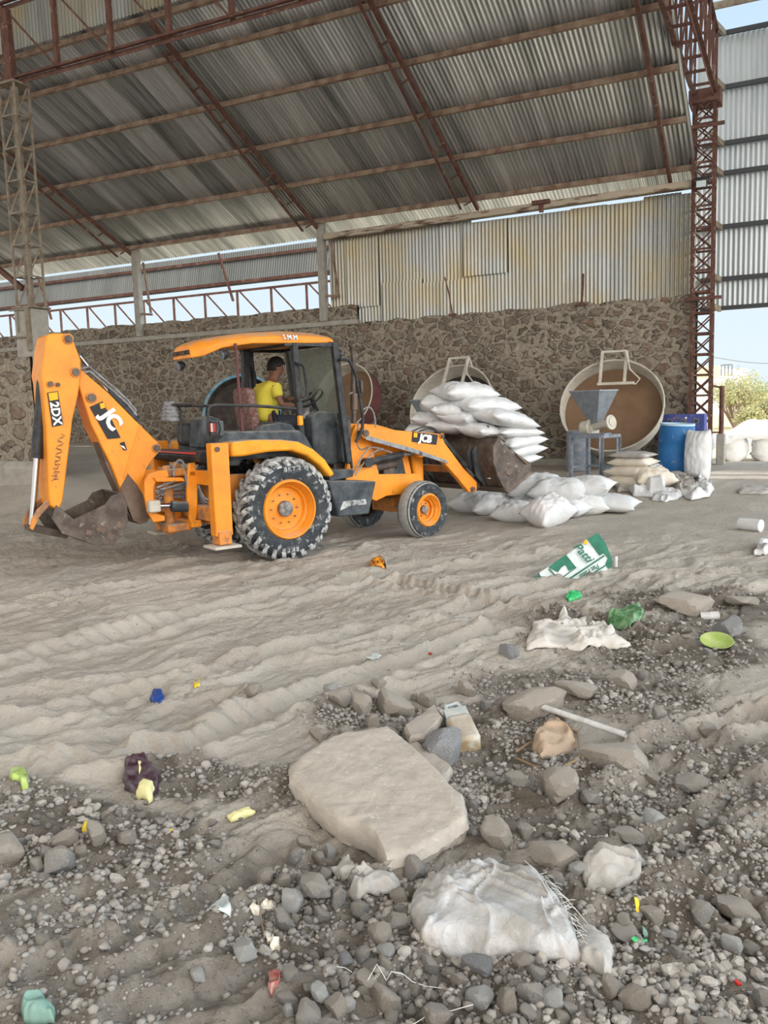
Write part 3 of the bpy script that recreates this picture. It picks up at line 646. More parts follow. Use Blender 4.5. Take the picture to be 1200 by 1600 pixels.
truss('roof_truss', (LX+.0, 19.6, 8.02), (LX+.0, 8.2, 8.02), 1.25, 15, 'rust', 'deep lattice truss running overhead from the right column', .42)
truss('roof_truss', (-22.6, 12.06, 8.09), (-1.95, 12.06, 8.12), 1.35, 16, 'rust', 'deep lattice truss crossing over the left lattice column', .12)
# left column: steel lattice on a cement pillar
CX, CY = -13.42, 12.06
t = empty('left_column', (CX, CY, 3.92), 0, 'dusty lattice column standing on the cement pillar at left', 'column')
Hc = 4.1
for sx_ in (-1, 1):
    for sy_ in (-1, 1):
        b = MB(); b.bar((sx_*.19, sy_*.17, 0), (sx_*.19, sy_*.17, Hc), .035); b.build('leg', 'column_grey', t)
b = MB(); b.bar((0, 0, 0), (0, 0, Hc), .10); b.build('core_post', 'column_grey', t)
b = MB(); c = MB(); n = 7
for k in range(n+1):
    z = Hc*k/n
    for s in (-1, 1):
        c.bar((-.19, s*.17, z), (.19, s*.17, z), .03); c.bar((s*.19, -.17, z), (s*.19, .17, z), .03)
        if k < n:
            b.bar((-.17, s*.17, z), (0, 0, z+Hc/n), .03); b.bar((.17, s*.17, z+Hc/n), (0, 0, z), .03)
c.box((0, 0, Hc), (.46, .42, .04)); c.box((0, 0, 0), (.5, .5, .03))
b.build('lacing', 'column_grey', t); c.build('batten', 'column_grey', t)
b = MB(); b.bar((-.02, 0, Hc), (-.06, 0, Hc+1.35), .13, .13); b.build('head_post', 'rust', t)
b = MB(); b.box((CX-.02, CY, 1.9), (.44, .44, 4.0)); t = b.build('cement_pillar', 'cement', bevel=.02); tag(t, 'square cement pillar set in the rubble pier at left', 'pillar')
b = MB(); b.box((CX+.16, CY-.25, 3.5), (.10, .05, .8)); b.box((CX-.05, CY-.24, 3.36), (.55, .05, .03)); b.box((CX-.05, CY-.24, 3.88), (.55, .05, .03)); b.tube([(CX-.12, CY-.25, 3.85), (CX-.12, CY-.25, 3.45)], .012, 6); b.build('angle_cleat', 'column_grey', t)
o = wall_block('wall_left_pier', -20.5, CX+.16, CY-.28, CY+.3, .1, 2.98, RW2, 'rubble stone pier wall at the left edge', rag=.03, seed=9)
b = MB(); b.prism([(CY-.42, .1), (CY-.42, .86), (CY-.3, .98), (CY-.2, .98), (CY-.2, .1)], -20.5, CX+.14, 'yz'); tag(b.build('trim_pier_plinth', 'cement', bevel=.03), 'cement plinth at the foot of the left pier', None, None, 'structure')
for a, b_, lb in (((-17.5, 12.3, 6.9), (-13.6, 12.06, 4.3), 'rust red brace running down to the left cement pillar'),):
    b = MB(); b.bar(a, b_, .09); tag(b.build('column_brace', 'rust'), lb, 'brace')

# ================================================================== BACKHOE LOADER
HD = math.radians(63.1); Hh = Vector((math.cos(HD), math.sin(HD), 0)); Hl = Vector((-math.sin(HD), math.cos(HD), 0))
TO = Vector((-5.596, 8.651, 0))+Hl*.85
T = empty('backhoe_loader', TO, HD, 'yellow orange backhoe loader with sacks heaped in its raised front bucket', 'excavator')
def tp(x, y, yl):
    r = ray(x, y); k = (yl-(CAM-TO).dot(Hl))/r.dot(Hl); p = CAM+r*k-TO; return (p.dot(Hh), p.z)
def tps(pts, yl): return [tp(x, y, yl) for x, y in pts]
def t3(x, y, yl): a = tp(x, y, yl); return Vector((a[0], yl, a[1]))
def plate(name, px, yl, thick, m, parent=T, bevel=.008, dy=0):
    """steel profile whose near face lies at yl"""
    b = MB(); b.prism(tps(px, yl), yl+dy, yl+dy+thick); return b.build(name, m, parent, bevel=bevel)
# ---- wheels
def wheel(nm, c, R, W, rim_r, out, lugs, steer=0, dusty=False):
    w0 = MB(); k = R/.63; bw = W/2
    rc = R-(.034 if lugs else 0)
    prof = [(rim_r, bw*.78), (rim_r+.02, bw*.9), (rim_r+(rc-rim_r)*.45, bw*1.0), (rim_r+(rc-rim_r)*.78, bw*.95), (rc-.028, bw*.82), (rc-.006, bw*.6), (rc, bw*.2)]
    prof = prof+[(r, -h) for r, h in prof[::-1]]+[(rim_r-.01, -bw*.5), (rim_r-.01, bw*.5)]
    w0.lathe(prof, 'y', 72, closed=True)
    tm = ['rubber', 'lug'] if lugs else (['rubber', 'tyre_dusty'])
    if lugs:
        w0.cur = 1; N = 26
        for i in range(N):
            for s in (-1, 1):
                a0 = 2*PI*(i+(.25 if s > 0 else -.25))/N; vs = []; K = 6
                for q in range(K+1):
                    f = q/K; y = s*bw*(-.06+1.06*f); a = a0-(f**.85)*.30*1; rb = rc-.012-(.07*max(0, f-.62)**1.3*3); rt = rb+.045+(.008 if f < .9 else -.02)
                    wd = .036+.016*f
                    for (rr, da) in ((rb, -wd*1.25), (rt, -wd*.8), (rt, wd*.8), (rb, wd*1.25)):
                        vs.append((rr*math.cos(a+da), y, rr*math.sin(a+da)))
                fs = [(q*4+j, q*4+j+1, q*4+5+j, q*4+4+j) for q in range(K) for j in range(3)]+[(0, 1, 2, 3), (K*4+3, K*4+2, K*4+1, K*4)]
                w0.add(vs, fs)
    else:
        w0.cur = 1; w0.lathe([(rc-.045, bw*.90), (rc-.024, bw*.80), (rc+.001, bw*.5), (rc+.006, 0), (rc+.001, -bw*.5), (rc-.024, -bw*.80), (rc-.045, -bw*.9)], 'y', 72)
    o = w0.build(nm, tm, T, smooth=.7)
    o.location = c; o.rotation_euler = (0, 0, (PI if out > 0 else 0)+steer)
    # rim (outward is -y)
    r = MB(); f = rim_r; h = -bw
    r.lathe([(f+.012, h*.80), (f-.004, h*.98), (f-.022, h*.98), (f-.03, h*.80), (f-.055, h*.62), (f-.062, h*.40), (f-.085, h*.30), (f*.72, h*.06), (f*.62, h*.02), (f*.36, h*.10), (0.0001, h*.10)], 'y', 56)
    ro = r.build('wheel_rim', ['orange'], o, smooth=.5)
    hb = MB(); hr = f*.27; hb.lathe([(hr, h*.1), (hr, h*.36), (hr*.85, h*.44), (hr*.3, h*.46), (.0001, h*.46)], 'y', 24)
    for i in range(10 if lugs else 6):
        a = 2*PI*i/(10 if lugs else 6); q = f*.50 if lugs else f*.42
        hb.cyl((q*math.cos(a), h*.08, q*math.sin(a)), (q*math.cos(a), h*.22, q*math.sin(a)), .011, 6)
    hb.build('wheel_hub', 'hub', o, smooth=.5)
    if lugs:
        for s in (1, -1):
            q = (rim_r+rc)/2+.01
            bp_ = MB(); bp_.box((0, -bw*1.0, s*q), (.19, .014, .085)); bo = bp_.build('brand_plate', 'slate', o)
            text('BKT', .075, (s, 0, 0), (0, 0, s), (0, -bw*1.0-.009, s*q), 'lug', bo, bold=.002, extrude=.002, spacing=1.3)
    return o
wheel('rear_wheel', (0.02, -.76, .615), .63, .37, .36, -1, True)
wheel('rear_wheel', (0.02, .66, .615), .63, .37, .36, 1, True)
wheel('front_wheel', (2.25, -.74, .385), .395, .29, .225, -1, False, steer=.10)
wheel('front_wheel', (2.25, .70, .385), .395, .29, .225, 1, False, steer=.10)
# ---- chassis
plate('side_frame', [(546, 690), (556, 664), (573, 662), (592, 741), (656, 740), (661, 752), (648, 770), (604, 775), (588, 783), (560, 770), (540, 755)], -.50, .06, 'orange')
plate('side_frame', [(546, 690), (556, 664), (573, 662), (592, 741), (656, 740), (661, 752), (648, 770), (604, 775), (588, 783), (560, 770), (540, 755)], -.50, .06, 'orange', dy=.94)
plate('frame_rail', [(345, 742), (385, 740), (470, 760), (545, 765), (545, 795), (470, 790), (400, 800), (352, 792)], -.46, .10, 'orange_dirty')
plate('frame_rail', [(345, 742), (385, 740), (470, 760), (545, 765), (545, 795), (470, 790), (400, 800), (352, 792)], -.46, .10, 'orange_dirty', dy=.82)
b = MB(); b.box((1.72, 0, .98), (1.25, .62, .46)); b.box((1.5, 0, .68), (1.1, .5, .24)); b.cyl((1.3, -.42, .98), (2.1, -.36, 1.02), .07, 14); b.cyl((1.62, -.46, .93), (1.62, -.30, .93), .12, 18); b.box((1.95, -.36, .9), (.2, .1, .3))
b.build('engine', 'steel_dark', T, bevel=.02)
b = MB(); b.box((2.25, 0, .55), (.16, 1.25, .16)); b.box((2.25, 0, .42), (.3, .5, .2)); b.build('front_axle', 'orange_dirty', T, bevel=.015)
b = MB(); b.cyl((.02, -.6, .615), (.02, .55, .615), .14, 20); b.box((.02, 0, .64), (.5, .5, .5)); b.build('rear_axle', 'steel_dark', T, bevel=.02)
b = MB(); b.prism([(1.22, 1.12), (1.22, 1.62), (1.8, 1.58), (2.45, 1.40), (2.62, 1.22), (2.62, .72), (2.45, .7), (2.4, 1.12)], -.36, .36); b.build('hood', 'orange', T, bevel=.04)
b = MB()
for k in range(7): b.box((1.98+.035*k, -.372, 1.0), (.012, .02, .28))
b.box((2.08, -.37, 1.0), (.3, .014, .34)); b.build('side_grille', 'slate', T)
plate('grille_strip', [(625, 698), (634, 697), (643, 740), (634, 741)], -.39, .02, 'orange', bevel=.003)
# step box
b = MB(); q = tps([(513, 752), (588, 752), (577, 803), (530, 808)], -.90); b.prism(q, -.90, -.48); sb = b.build('step_tank', 'slate', T, bevel=.02)
b = MB(); b.prism(tps([(531, 798), (536, 784), (546, 782), (571, 780), (573, 788), (548, 790)], -.912), -.915, -.90); b.build('dried_mud', 'lug', sb)
# cab floor, fender skirt, console, seat
plate('cab_floor', [(515, 737), (552, 733), (552, 745), (515, 752)], -.66, .9, 'slate')
plate('cab_body', [(342, 688), (348, 675), (470, 672), (478, 680), (512, 738), (505, 745), (470, 714), (380, 718), (375, 728), (343, 728)], -.62, 1.2, 'slate', bevel=.03)
def fender(y0, y1):
    top = tps([(361, 700), (364, 690), (400, 687), (440, 687), (466, 690), (490, 702), (508, 718), (523, 741)], -.92)
    bot = tps([(516, 746), (500, 727), (480, 712), (455, 704), (420, 706), (380, 713), (362, 714)], -.92)
    b = MB(); b.prism(top+bot, y0, y1); return b.build('fender', 'yellow', T, bevel=.025)
fender(-.93, -.60); fender(.55, .86)
plate('seat_base', [(402, 692), (404, 674), (412, 664), (440, 660), (458, 664), (464, 672), (464, 692)], -.30, .62, 'slate', bevel=.03)
b = MB(); st = t3(384, 645, .12); 
P_ = []
nu, nv = 9, 9
def cushion(c, dx, dy, dz, m, name, parent, n=14, lean=0):
    b = MB(); vs = []; fs = []
    bm = bmesh.new(); bmesh.ops.create_cube(bm, size=2); bmesh.ops.subdivide_edges(bm, edges=bm.edges, cuts=6, use_grid_fill=True)
    for v in bm.verts:
        x, y, z = v.co; k = (abs(x)**6+abs(y)**6+abs(z)**6)**(1/6); x, y, z = x/k, y/k, z/k
        v.co = (c[0]+dx*x+lean*z, c[1]+dy*y, c[2]+dz*z)
    me = bpy.data.meshes.new(name); bm.to_mesh(me); bm.free(); return link(name, me, m, parent, smooth=1.2)
cushion((tp(384, 640, .1)[0]-.02, .05, tp(400, 640, .0)[1]), .065, .22, .28, 'seat', 'seat_backrest', T, lean=-.03)
cushion((tp(420, 660, .0)[0], .03, tp(420, 664, 0)[1]-.02), .26, .27, .07, 'black', 'seat_cushion', T)
plate('dash_console', [(492, 720), (487, 650), (500, 642), (532, 645), (545, 662), (541, 722), (520, 726)], -.35, .6, 'slate', bevel=.03)
plate('side_console', [(464, 660), (485, 636), (492, 640), (487, 658), (480, 676), (470, 672)], -.18, .2, 'hose', bevel=.02)
# levers and steering wheel
b = MB(); c = t3(487, 622, 0.0); ring = [c+Vector((.17*math.cos(a)*.75, .19*math.sin(a), .17*math.cos(a)*.66)) for a in np.linspace(0, 2*PI, 30, endpoint=False)]
b.tube(ring, .014, 8, closed=True)
for a in (0, 2.1, 4.2): b.tube([c, c+Vector((.17*math.cos(a)*.75, .19*math.sin(a), .17*math.cos(a)*.66))], .011, 6)
b.tube([c, c+Vector((.13, 0, -.35))], .03, 10); b.build('steering_wheel', 'black', T)
for px, py, yl in ((487, 640, -.22), (492, 642, -.12), (448, 626, .1)):
    b = MB(); p = t3(px, py, yl); b.tube([p+Vector((.08, 0, -.35)), p+Vector((.04, 0, -.15)), p], .009, 6); l_ = b.build('control_lever', 'hose', T)
    b = MB(); b.lathe([(.0001, -.03), (.02, -.025), (.026, 0), (.02, .025), (.0001, .03)], 'z', 12, c=p); b.build('lever_knob', 'black', l_)
# ---- canopy
def canopy():
    stn = [(-.86, .26, 2.60, 2.46), (-.74, .36, 2.655, 2.48), (-.55, .50, 2.70, 2.57), (-.2, .60, 2.755, 2.62), (.3, .62, 2.79, 2.63), (.7, .62, 2.78, 2.64), (.92, .60, 2.75, 2.65), (1.0, .54, 2.72, 2.655)]
    b = MB(); vs = []; K = 16
    for x, hw, zt, zb in stn:
        for k in range(K+1):
            f = -1+2*k/K; e = abs(f)**6; vs.append((x, hw*f, zt+.02*(1-f*f)-(zt-zb)*.45*e))
        for k in range(K+1):
            f = 1-2*k/K; vs.append((x-0*f, hw*f*.99, zb))
    n = 2*(K+1); fs = []
    for i in range(len(stn)-1):
        for k in range(n): fs.append((i*n+k, i*n+(k+1) % n, (i+1)*n+(k+1) % n, (i+1)*n+k))
    fs.append(tuple(range(n))); fs.append(tuple((len(stn)-1)*n+k for k in range(n))[::-1])
    b.add(vs, fs); return b.build('canopy', 'orange', T, smooth=.8, bevel=.012)
can = canopy()
text('S.M.M', .085, (1, 0, 0), (0, .3, 1), (.30, -.632, 2.70), 'silver', can, extrude=.002, bold=.001)
text('GODFOLWER', .078, (0, -1, 0), (0, 0, 1), (-.868, 0, 2.53), 'black', can, extrude=.004, bold=.001)
# posts
def post(a, b_, w_, m='black', d=None, name='cab_post'):
    q = MB(); q.bar(a, b_, w_, d or w_, up=(1, 0, 0)); return q.build(name, m, T, bevel=.006)
for y in (-.58, .58):
    post((tp(459, 536, -.58)[0], y, 2.64), (tp(471, 690, -.58)[0], y, 1.40), .075)
    post((tp(521, 537, -.58)[0], y, 2.66), (tp(544, 726, -.58)[0], y, 1.10), .07)
    post((tp(528, 540, -.58)[0]-.02, y, 2.66), (tp(552, 735, -.58)[0]-.02, y, 1.02), .03, name='door_edge')
post((-.42, -.56, 2.62), (tp(380, 692, -.56)[0], -.56, 1.42), .03, 'pan_maroon', name='canopy_stay')
post((tp(384, 545, .40)[0], .42, 2.62), (tp(384, 604, .40)[0], .42, 2.0), .085, name='cab_post')
b = MB(); b.box((.58, -.585, 2.625), (.7, .04, .045)); b.box((.58, .585, 2.625), (.7, .04, .045)); b.box((.9, 0, 2.64), (.04, 1.2, .05)); b.box((.27, 0, 2.62), (.04, 1.2, .045)); b.build('roof_frame', 'black', T)
wt = .885; wb = 1.075
b = MB(); b.box((0, 0, 0), (.006, 1.08, 1.02)); g = b.build('windscreen', M['glass'], T); 
pa = Vector((tp(521, 540, -.58)[0]+.0, 0, 2.60)); pb = Vector((tp(541, 662, -.58)[0]+.0, 0, 1.62)); g.location = (pa+pb)/2; g.rotation_euler = (0, math.atan2(pa.x-pb.x, pa.z-pb.z), 0)
b = MB(); b.bar((pb.x, -.55, 1.60), (pb.x, .55, 1.60), .03, .05); b.bar((pb.x+.05, -.1, 1.62), (pb.x-.07, .35, 2.1), .01); b.build('windscreen_seal', 'black', T)
plate('cowl_post', [(532, 645), (548, 652), (549, 725), (536, 722)], -.56, .1, 'slate')
def tubes(name, paths, r, m='black', yl=None):
    b = MB()
    for p in paths:
        q = [Vector(x) for x in p]
        # rounded corners
        o = [q[0]]
        for i in range(1, len(q)-1):
            a = q[i]+(q[i-1]-q[i]).normalized()*min(.06, (q[i-1]-q[i]).length*.4); c = q[i]+(q[i+1]-q[i]).normalized()*min(.06, (q[i+1]-q[i]).length*.4)
            o += [a, (a+c)/4+q[i]/2, c]
        o.append(q[-1]); b.tube(o, r, 8)
    return b.build(name, m, T)
tubes('grab_handle', [[t3(461, 566, -.66), t3(474, 570, -.66), t3(481, 614, -.66), t3(478, 622, -.66), t3(466, 626, -.66)]], .017)
tubes('grab_handle', [[t3(531, 562, -.66), t3(545, 561, -.66), t3(556, 585, -.66), t3(567, 650, -.66), t3(566, 676, -.66), t3(556, 690, -.66)]], .022)
tubes('grab_handle', [[t3(386, 573, .5), t3(395, 575, .5), t3(399, 590, .5), t3(398, 618, .5)]], .02)
tubes('side_rail', [[t3(325, 690, -.62), t3(325, 637, -.62), t3(333, 633, -.62), t3(400, 634, -.62), t3(463, 639, -.62)]], .019)
tubes('rear_rail', [[t3(283, 690, .05)+Vector((0, 0, 0)), t3(283, 640, .05), t3(276, 632, .05), t3(262, 632, .12)], [t3(262, 632, .12), (tp(330, 634, -.5)[0], -.5, tp(330, 634, -.5)[1])], [t3(325, 634, -.6), t3(283, 634, .05)]], .017)
# lamps and lights
def lamp(name, c, r_, m='lamp', aim=(-1, 0, -.3)):
    a = Vector(aim).normalized(); b = MB(); b.tube([Vector(c)-a*.05, Vector(c)-a*.02, Vector(c)+a*.03, Vector(c)+a*.035], [r_*.5, r_*.9, r_, r_*.96], 16); o = b.build(name, 'black', T)
    b = MB(); b.cyl(Vector(c)+a*.034, Vector(c)+a*.042, r_*.88, 16); b.build('lens', m, o); return o
lamp('work_lamp', (-.50, -.42, 2.50), .065); lamp('work_lamp', (-.78, .22, 2.40), .06); lamp('work_lamp', (1.08, -.5, 2.52), .07, aim=(1, -.1, -.2))
b = MB(); b.box((0, 0, 0), (.09, .22, .17)); o = b.build('tail_lamp', 'slate', T, bevel=.012); o.location = t3(341, 672, -.75)+Vector((0, .05, .02))
for dy, m_ in ((-.06, 'red'), (.0, 'decal_white'), (.06, 'red')):
    b = MB(); b.box((-.05, dy, .01), (.014, .05, .10)); b.build('lens', m_, o)
b = MB(); b.tube([Vector((-.03, -.13, -.07)), Vector((-.03, -.17, 0)), Vector((-.03, -.13, .08))], .008, 6); b.build('lamp_guard', 'black', o)
b = MB(); b.box((0, 0, 0), (.06, .05, .12)); o = b.build('turn_signal', 'amber', T, bevel=.008); o.location = t3(469, 657, -.66)
b = MB(); b.tube([t3(553, 672, -.3), t3(552, 560, -.3), t3(550, 545, -.3), t3(547, 538, -.34)], [.032, .032, .03, .03], 12); ex = b.build('exhaust_stack', 'steel_dark', T); b = MB(); b.tube([t3(553, 640, -.3), t3(553, 600, -.3)], .05, 12); b.build('muffler', 'brown_steel', ex)
o = MB(); p = t3(561, 604, -.62); o.box(p, (.03, .15, .17)); o = o.build('side_mirror', 'steel_dark', T, bevel=.012); b = MB(); b.bar(p+Vector((0, .06, -.05)), t3(546, 615, -.58), .02); b.build('mirror_arm', 'hose', o)
# ---- coil-boot levers at the rear and far side hoses/reservoir
for yl, px in ((.1, 268), (.45, 252+10)):
    p = t3(px, 640, yl); b = MB(); pr_ = []
    for k in range(12): pr_.append((.085-.004*k+(.012 if k % 2 else 0), -.14+.022*k))
    b.lathe(pr_, 'z', 18, c=p); b.build('lever_boot', 'hose', T)
cushion((tp(302, 690, .3)[0], .25, tp(302, 668, .3)[1]-.08), .16, .25, .15, 'black', 'operator_seat_rear', T)
plate('rear_console', [(314, 700), (316, 655), (330, 650), (345, 655), (348, 700)], -.30, .35, 'slate', bevel=.02)
# rear deck with red stripe
yd = -.55
b = MB(); z_ = tp(325, 712, -.6)[1]; b.prism([(-.62, z_), (-.62, z_+.04), (-1.0, z_+.06), (-1.04, z_+.0), (-1.0, z_-.06), (-.72, z_-.14)], -.68, .75); dk = b.build('rear_deck', 'black', T, bevel=.008)
b = MB(); b.box((-1.035, .05, z_+.035), (.012, 1.35, .022)); b.build('red_stripe', 'red', dk)
# ---- backhoe frame: stabiliser posts, cross beams
def stab(yn, yf, far=False):
    b = MB(); x0, x1 = tp(332, 700, -.95)[0], tp(352, 700, -.95)[0]; z1 = tp(343, 692, -.95)[1]; z0 = tp(343, 838, -.95)[1]
    b.box(((x0+x1)/2, (yn+yf)/2, (z0+z1)/2), (x1-x0+.06, abs(yf-yn), z1-z0)); o = b.build('stabiliser_leg', 'orange', T, bevel=.012)
    b = MB(); b.box(((x0+x1)/2, (yn+yf)/2, z0-.02), (.16, abs(yf-yn)+.05, .16)); b.cyl(((x0+x1)/2+.02, yn-.035, z0+.0), ((x0+x1)/2+.02, yf+.03, z0), .035, 14); b.build('pivot_block', 'orange_dirty', o, bevel=.01)
    b = MB(); b.box(((x0+x1)/2, (yn+yf)/2, z0-.125), (.34, abs(yf-yn)+.18, .035)); b.build('foot_pad', 'pan', o, bevel=.01)
    b = MB(); b.cyl((x0+.04, yn-.004, z1-.07), (x0+.04, yn-.016, z1-.07), .03, 12); b.build('pin', 'steel_dark', o)
    return o, x0, x1, z0, z1
o, sx0, sx1, sz0, sz1 = stab(-.98, -.84); stab(.74, .88, True)
xc = (sx0+sx1)/2
for z, hh in ((tp(300, 748, -.6)[1], .17), (tp(310, 805, -.7)[1], .17)):
    b = MB(); b.box((xc-.01, -.05, z), (.11, 1.72, hh)); b.build('cross_beam', 'orange' if z > .8 else 'orange_dirty', T, bevel=.012)
b = MB(); b.box((xc+.12, -.05, .72), (.1, 1.0, .5)); b.build('rear_frame', 'orange_dirty', T, bevel=.02)
# carriage, kingpost
kz0, kz1 = .32, 1.16; KY = -.20
b = MB(); pts = tps([(296, 724), (306, 722), (309, 760), (309, 800), (305, 822), (297, 815), (293, 780), (293, 745)], KY-.22)
b.prism(pts, KY-.22, KY-.16); b.prism(pts, KY+.22, KY+.28); b.box((pts[0][0]+.05, KY+.03, 1.10), (.13, .5, .07)); b.box((pts[0][0]+.05, KY+.03, .50), (.13, .5, .09)); b.build('slew_carriage', 'orange', T, bevel=.012)
KX = pts[0][0]
b = MB(); b.box((KX-.12, KY+.03, 1.12), (.28, .26, .1)); b.box((KX-.12, KY+.03, .46), (.30, .30, .10)); b.cyl((KX-.18, KY+.03, .38), (KX-.18, KY+.03, 1.2), .06, 16); b.build('kingpost_casting', 'orange_dirty', T, bevel=.02)
kp = [(226, 752), (232, 741), (248, 735), (262, 735), (264, 745), (246, 750), (240, 760), (241, 790), (236, 800), (258, 806), (258, 814), (240, 816), (231, 800), (226, 775)]
plate('kingpost_bracket', kp, -.36, .05, 'orange'); plate('kingpost_bracket', kp, -.36, .05, 'orange', dy=.34)
plate('swing_link', [(241, 746), (285, 746), (290, 752), (245, 753)], -.40, .05, 'orange', bevel=.006)
b = MB(); b.tube([t3(238, 791, -.38), t3(272, 790, -.38)], .03, 12); cr = b.build('slew_ram_rod', 'chrome', T); b = MB(); b.tube([t3(268, 791, -.40), t3(292, 792, -.42)], .065, 14); b.build('ram_barrel', 'slate', cr); b = MB(); b.box(t3(240, 791, -.38), (.14, .12, .14)); b.build('clevis', 'pan', cr, bevel=.02)
hz = random.Random(3)
for k in range(9):
    a = t3(248+hz.uniform(-6, 6), 762+k*3, -.30+.03*k); e_ = t3(293, 748+k*4, -.34+.04*k); mid = (a+e_)/2+Vector((0, hz.uniform(-.1, .05), hz.uniform(-.02, .12)))
    pts_ = [a*(1-f)**2+mid*2*f*(1-f)+e_*f*f for f in np.linspace(0, 1, 9)]; b = MB(); b.tube(pts_, .014, 7); b.build('hydraulic_hose', 'hose', T)
for k in range(6):
    a = t3(308, 752+k*4, -.4+.05*k); e_ = t3(330, 775+k*6, -.5+.06*k); mid = (a+e_)/2+Vector((0, 0, -.22))
    pts_ = [a*(1-f)**2+mid*2*f*(1-f)+e_*f*f for f in np.linspace(0, 1, 9)]; b = MB(); b.tube(pts_, .014, 7); b.build('hydraulic_hose', 'hose', T)
for k, (a, mid, e_) in enumerate(((t3(270, 735, -.3), t3(280, 705, -.3), t3(290, 730, -.3)), (t3(272, 745, -.34), t3(268, 722, -.3), t3(284, 722, -.2)), (t3(288, 735, -.40), t3(298, 775, -.42), t3(292, 770, -.38)))):
    pts_ = [a*(1-f)**2+mid*2*f*(1-f)+e_*f*f for f in np.linspace(0, 1, 9)]; b = MB(); b.tube(pts_, .012, 7); b.build('hydraulic_hose', 'hose', T)
# ---- boom
BY = -.17
boom_px = [(122, 600), (127, 577), (142.5, 591), (169.5, 613.6), (210, 655), (246, 690), (251.5, 697), (251, 704), (240, 717), (230, 731), (225, 748), (227, 777), (235, 806), (230, 816), (218, 819), (208, 813), (192, 773), (174, 727), (142.5, 664)]
bo = plate('boom', boom_px, BY, .30, 'orange', bevel=.014)
b = MB(); q = tps([(188, 762), (200, 740), (214, 757), (226, 777), (235, 806), (230, 816), (218, 819), (208, 813)], BY-.004); b.prism(q, BY-.006, BY+.306); b.build('scraped_foot', 'brown_steel', bo, bevel=.004)
b = MB(); b.prism(tps([(219, 664), (222, 666), (196, 745), (192, 748)], BY-.006), BY-.012, BY); b.build('weld_rib', 'orange', bo, bevel=.004)
def pin(x, y, yl, r, parent, through):
    p = t3(x, y, yl); b = MB(); b.cyl(p+Vector((0, -.016, 0)), p, r*1.45, 20); b.build('pin_boss', 'orange_dirty', parent)
    b = MB(); b.cyl(p+Vector((0, -.035, 0)), p+Vector((0, through, 0)), r, 18); b.build('pivot_pin', 'steel_dark', parent)
for x, y, r in ((244, 700, .038), (142, 621, .042), (229, 756, .03)): pin(x, y, BY, r, bo, .33)
b = MB(); b.prism(tps([(126, 610), (206, 765), (214, 812), (205, 812), (190, 775), (168, 727)], BY+.02), BY+.05, BY+.25); b.build('under_plate', 'brown_steel', bo)
def decal(corners, yl, parent, th=.012, m='decal_black'):
    b = MB(); b.prism(tps(corners, yl), yl-th, yl); return b.build('decal', m, parent, smooth=0)
d_ = decal([(140, 636), (160, 627), (188, 684), (168, 686)], BY, bo)
b = MB(); b.prism(tps([(155, 631), (161, 629), (164, 637), (157, 639)], BY), BY-.016, BY); b.build('yellow_mark', 'decal_yellow', d_)
A_ = t3(148, 634, BY-.015); B_ = t3(186, 688, BY-.015); xd = (B_-A_).normalized()
text('JC', .235, xd, Vector((0, -1, 0)).cross(xd)*1.0, A_+xd*.235+Vector((.055, 0, .035)), 'decal_white', d_, bold=.011, spacing=.95)
d2 = decal([(187, 692), (194, 690), (198, 703), (193, 704)], BY, bo); b = MB(); b.prism(tps([(187, 696), (193, 697), (196, 703)], BY), BY-.016, BY); b.build('decal_remnant', 'decal_white', d2)
# boom ram on top
b = MB(); b.tube([t3(124, 556, -.02), t3(170, 614, -.02)], .022, 12); rr_ = b.build('dipper_ram_rod', 'chrome', T); b = MB(); b.tube([t3(168, 611, -.02), t3(212, 657, -.02)], .058, 16); b.build('ram_barrel', 'black', rr_)
for dz in (0, .05):
    pp = [t3(*p_, -.06)+Vector((0, 0, dz)) for p_ in ((118, 585), (140, 580), (160, 597), (178, 612), (200, 632), (213, 648), (210, 654))]; b = MB(); b.tube(pp, .013, 8); b.build('hydraulic_hose', 'hose', T)
# ---- dipper
DY = -.24
dip_px = [(74, 523), (82, 520.5), (108.7, 521), (113, 526), (121, 548), (126.5, 562), (127, 583), (122.5, 617), (113.5, 657), (100, 770), (98, 783), (92, 798), (79, 790), (76.5, 770), (72.7, 668.7), (67, 598), (64.5, 585), (70, 540)]
di = plate('dipper_arm', dip_px, DY, .40, 'orange', bevel=.016)
for x, y, r in ((106, 529.5, .04), (117.5, 581.5, .038), (78, 600, .026), (90, 601, .018)): pin(x, y, DY, r, di, .44)
d_ = decal([(73.5, 613.5), (90, 611), (98.5, 664), (81.5, 667)], DY, di)
b = MB(); b.prism(tps([(75, 614.5), (89, 612.5), (90.5, 624), (77, 626.5)], DY), DY-.016, DY); b.build('yellow_mark', 'decal_yellow', d_)
A_ = t3(84.0, 628, DY-.015); B_ = t3(90, 664, DY-.015); xd = (B_-A_).normalized()
text('2DX', .128, xd, Vector((0, -1, 0)).cross(xd), (A_+B_)/2, 'decal_white', d_, bold=.004, spacing=1.0)
# handwriting scratched on the arm
b = MB()
A_ = t3(96, 680, DY-.003); B_ = t3(85, 752, DY-.003); prev = A_; dd = (B_-A_)
pts_ = []
for k in range(60):
    f = k/59; pts_.append(A_+dd*f+Vector((.030*math.sin(k*1.9)+.012*math.sin(k*.7), 0, .012*math.cos(k*1.3))))
b.tube(pts_, .004, 5); b.build('scratched_writing', 'brown_steel', di)
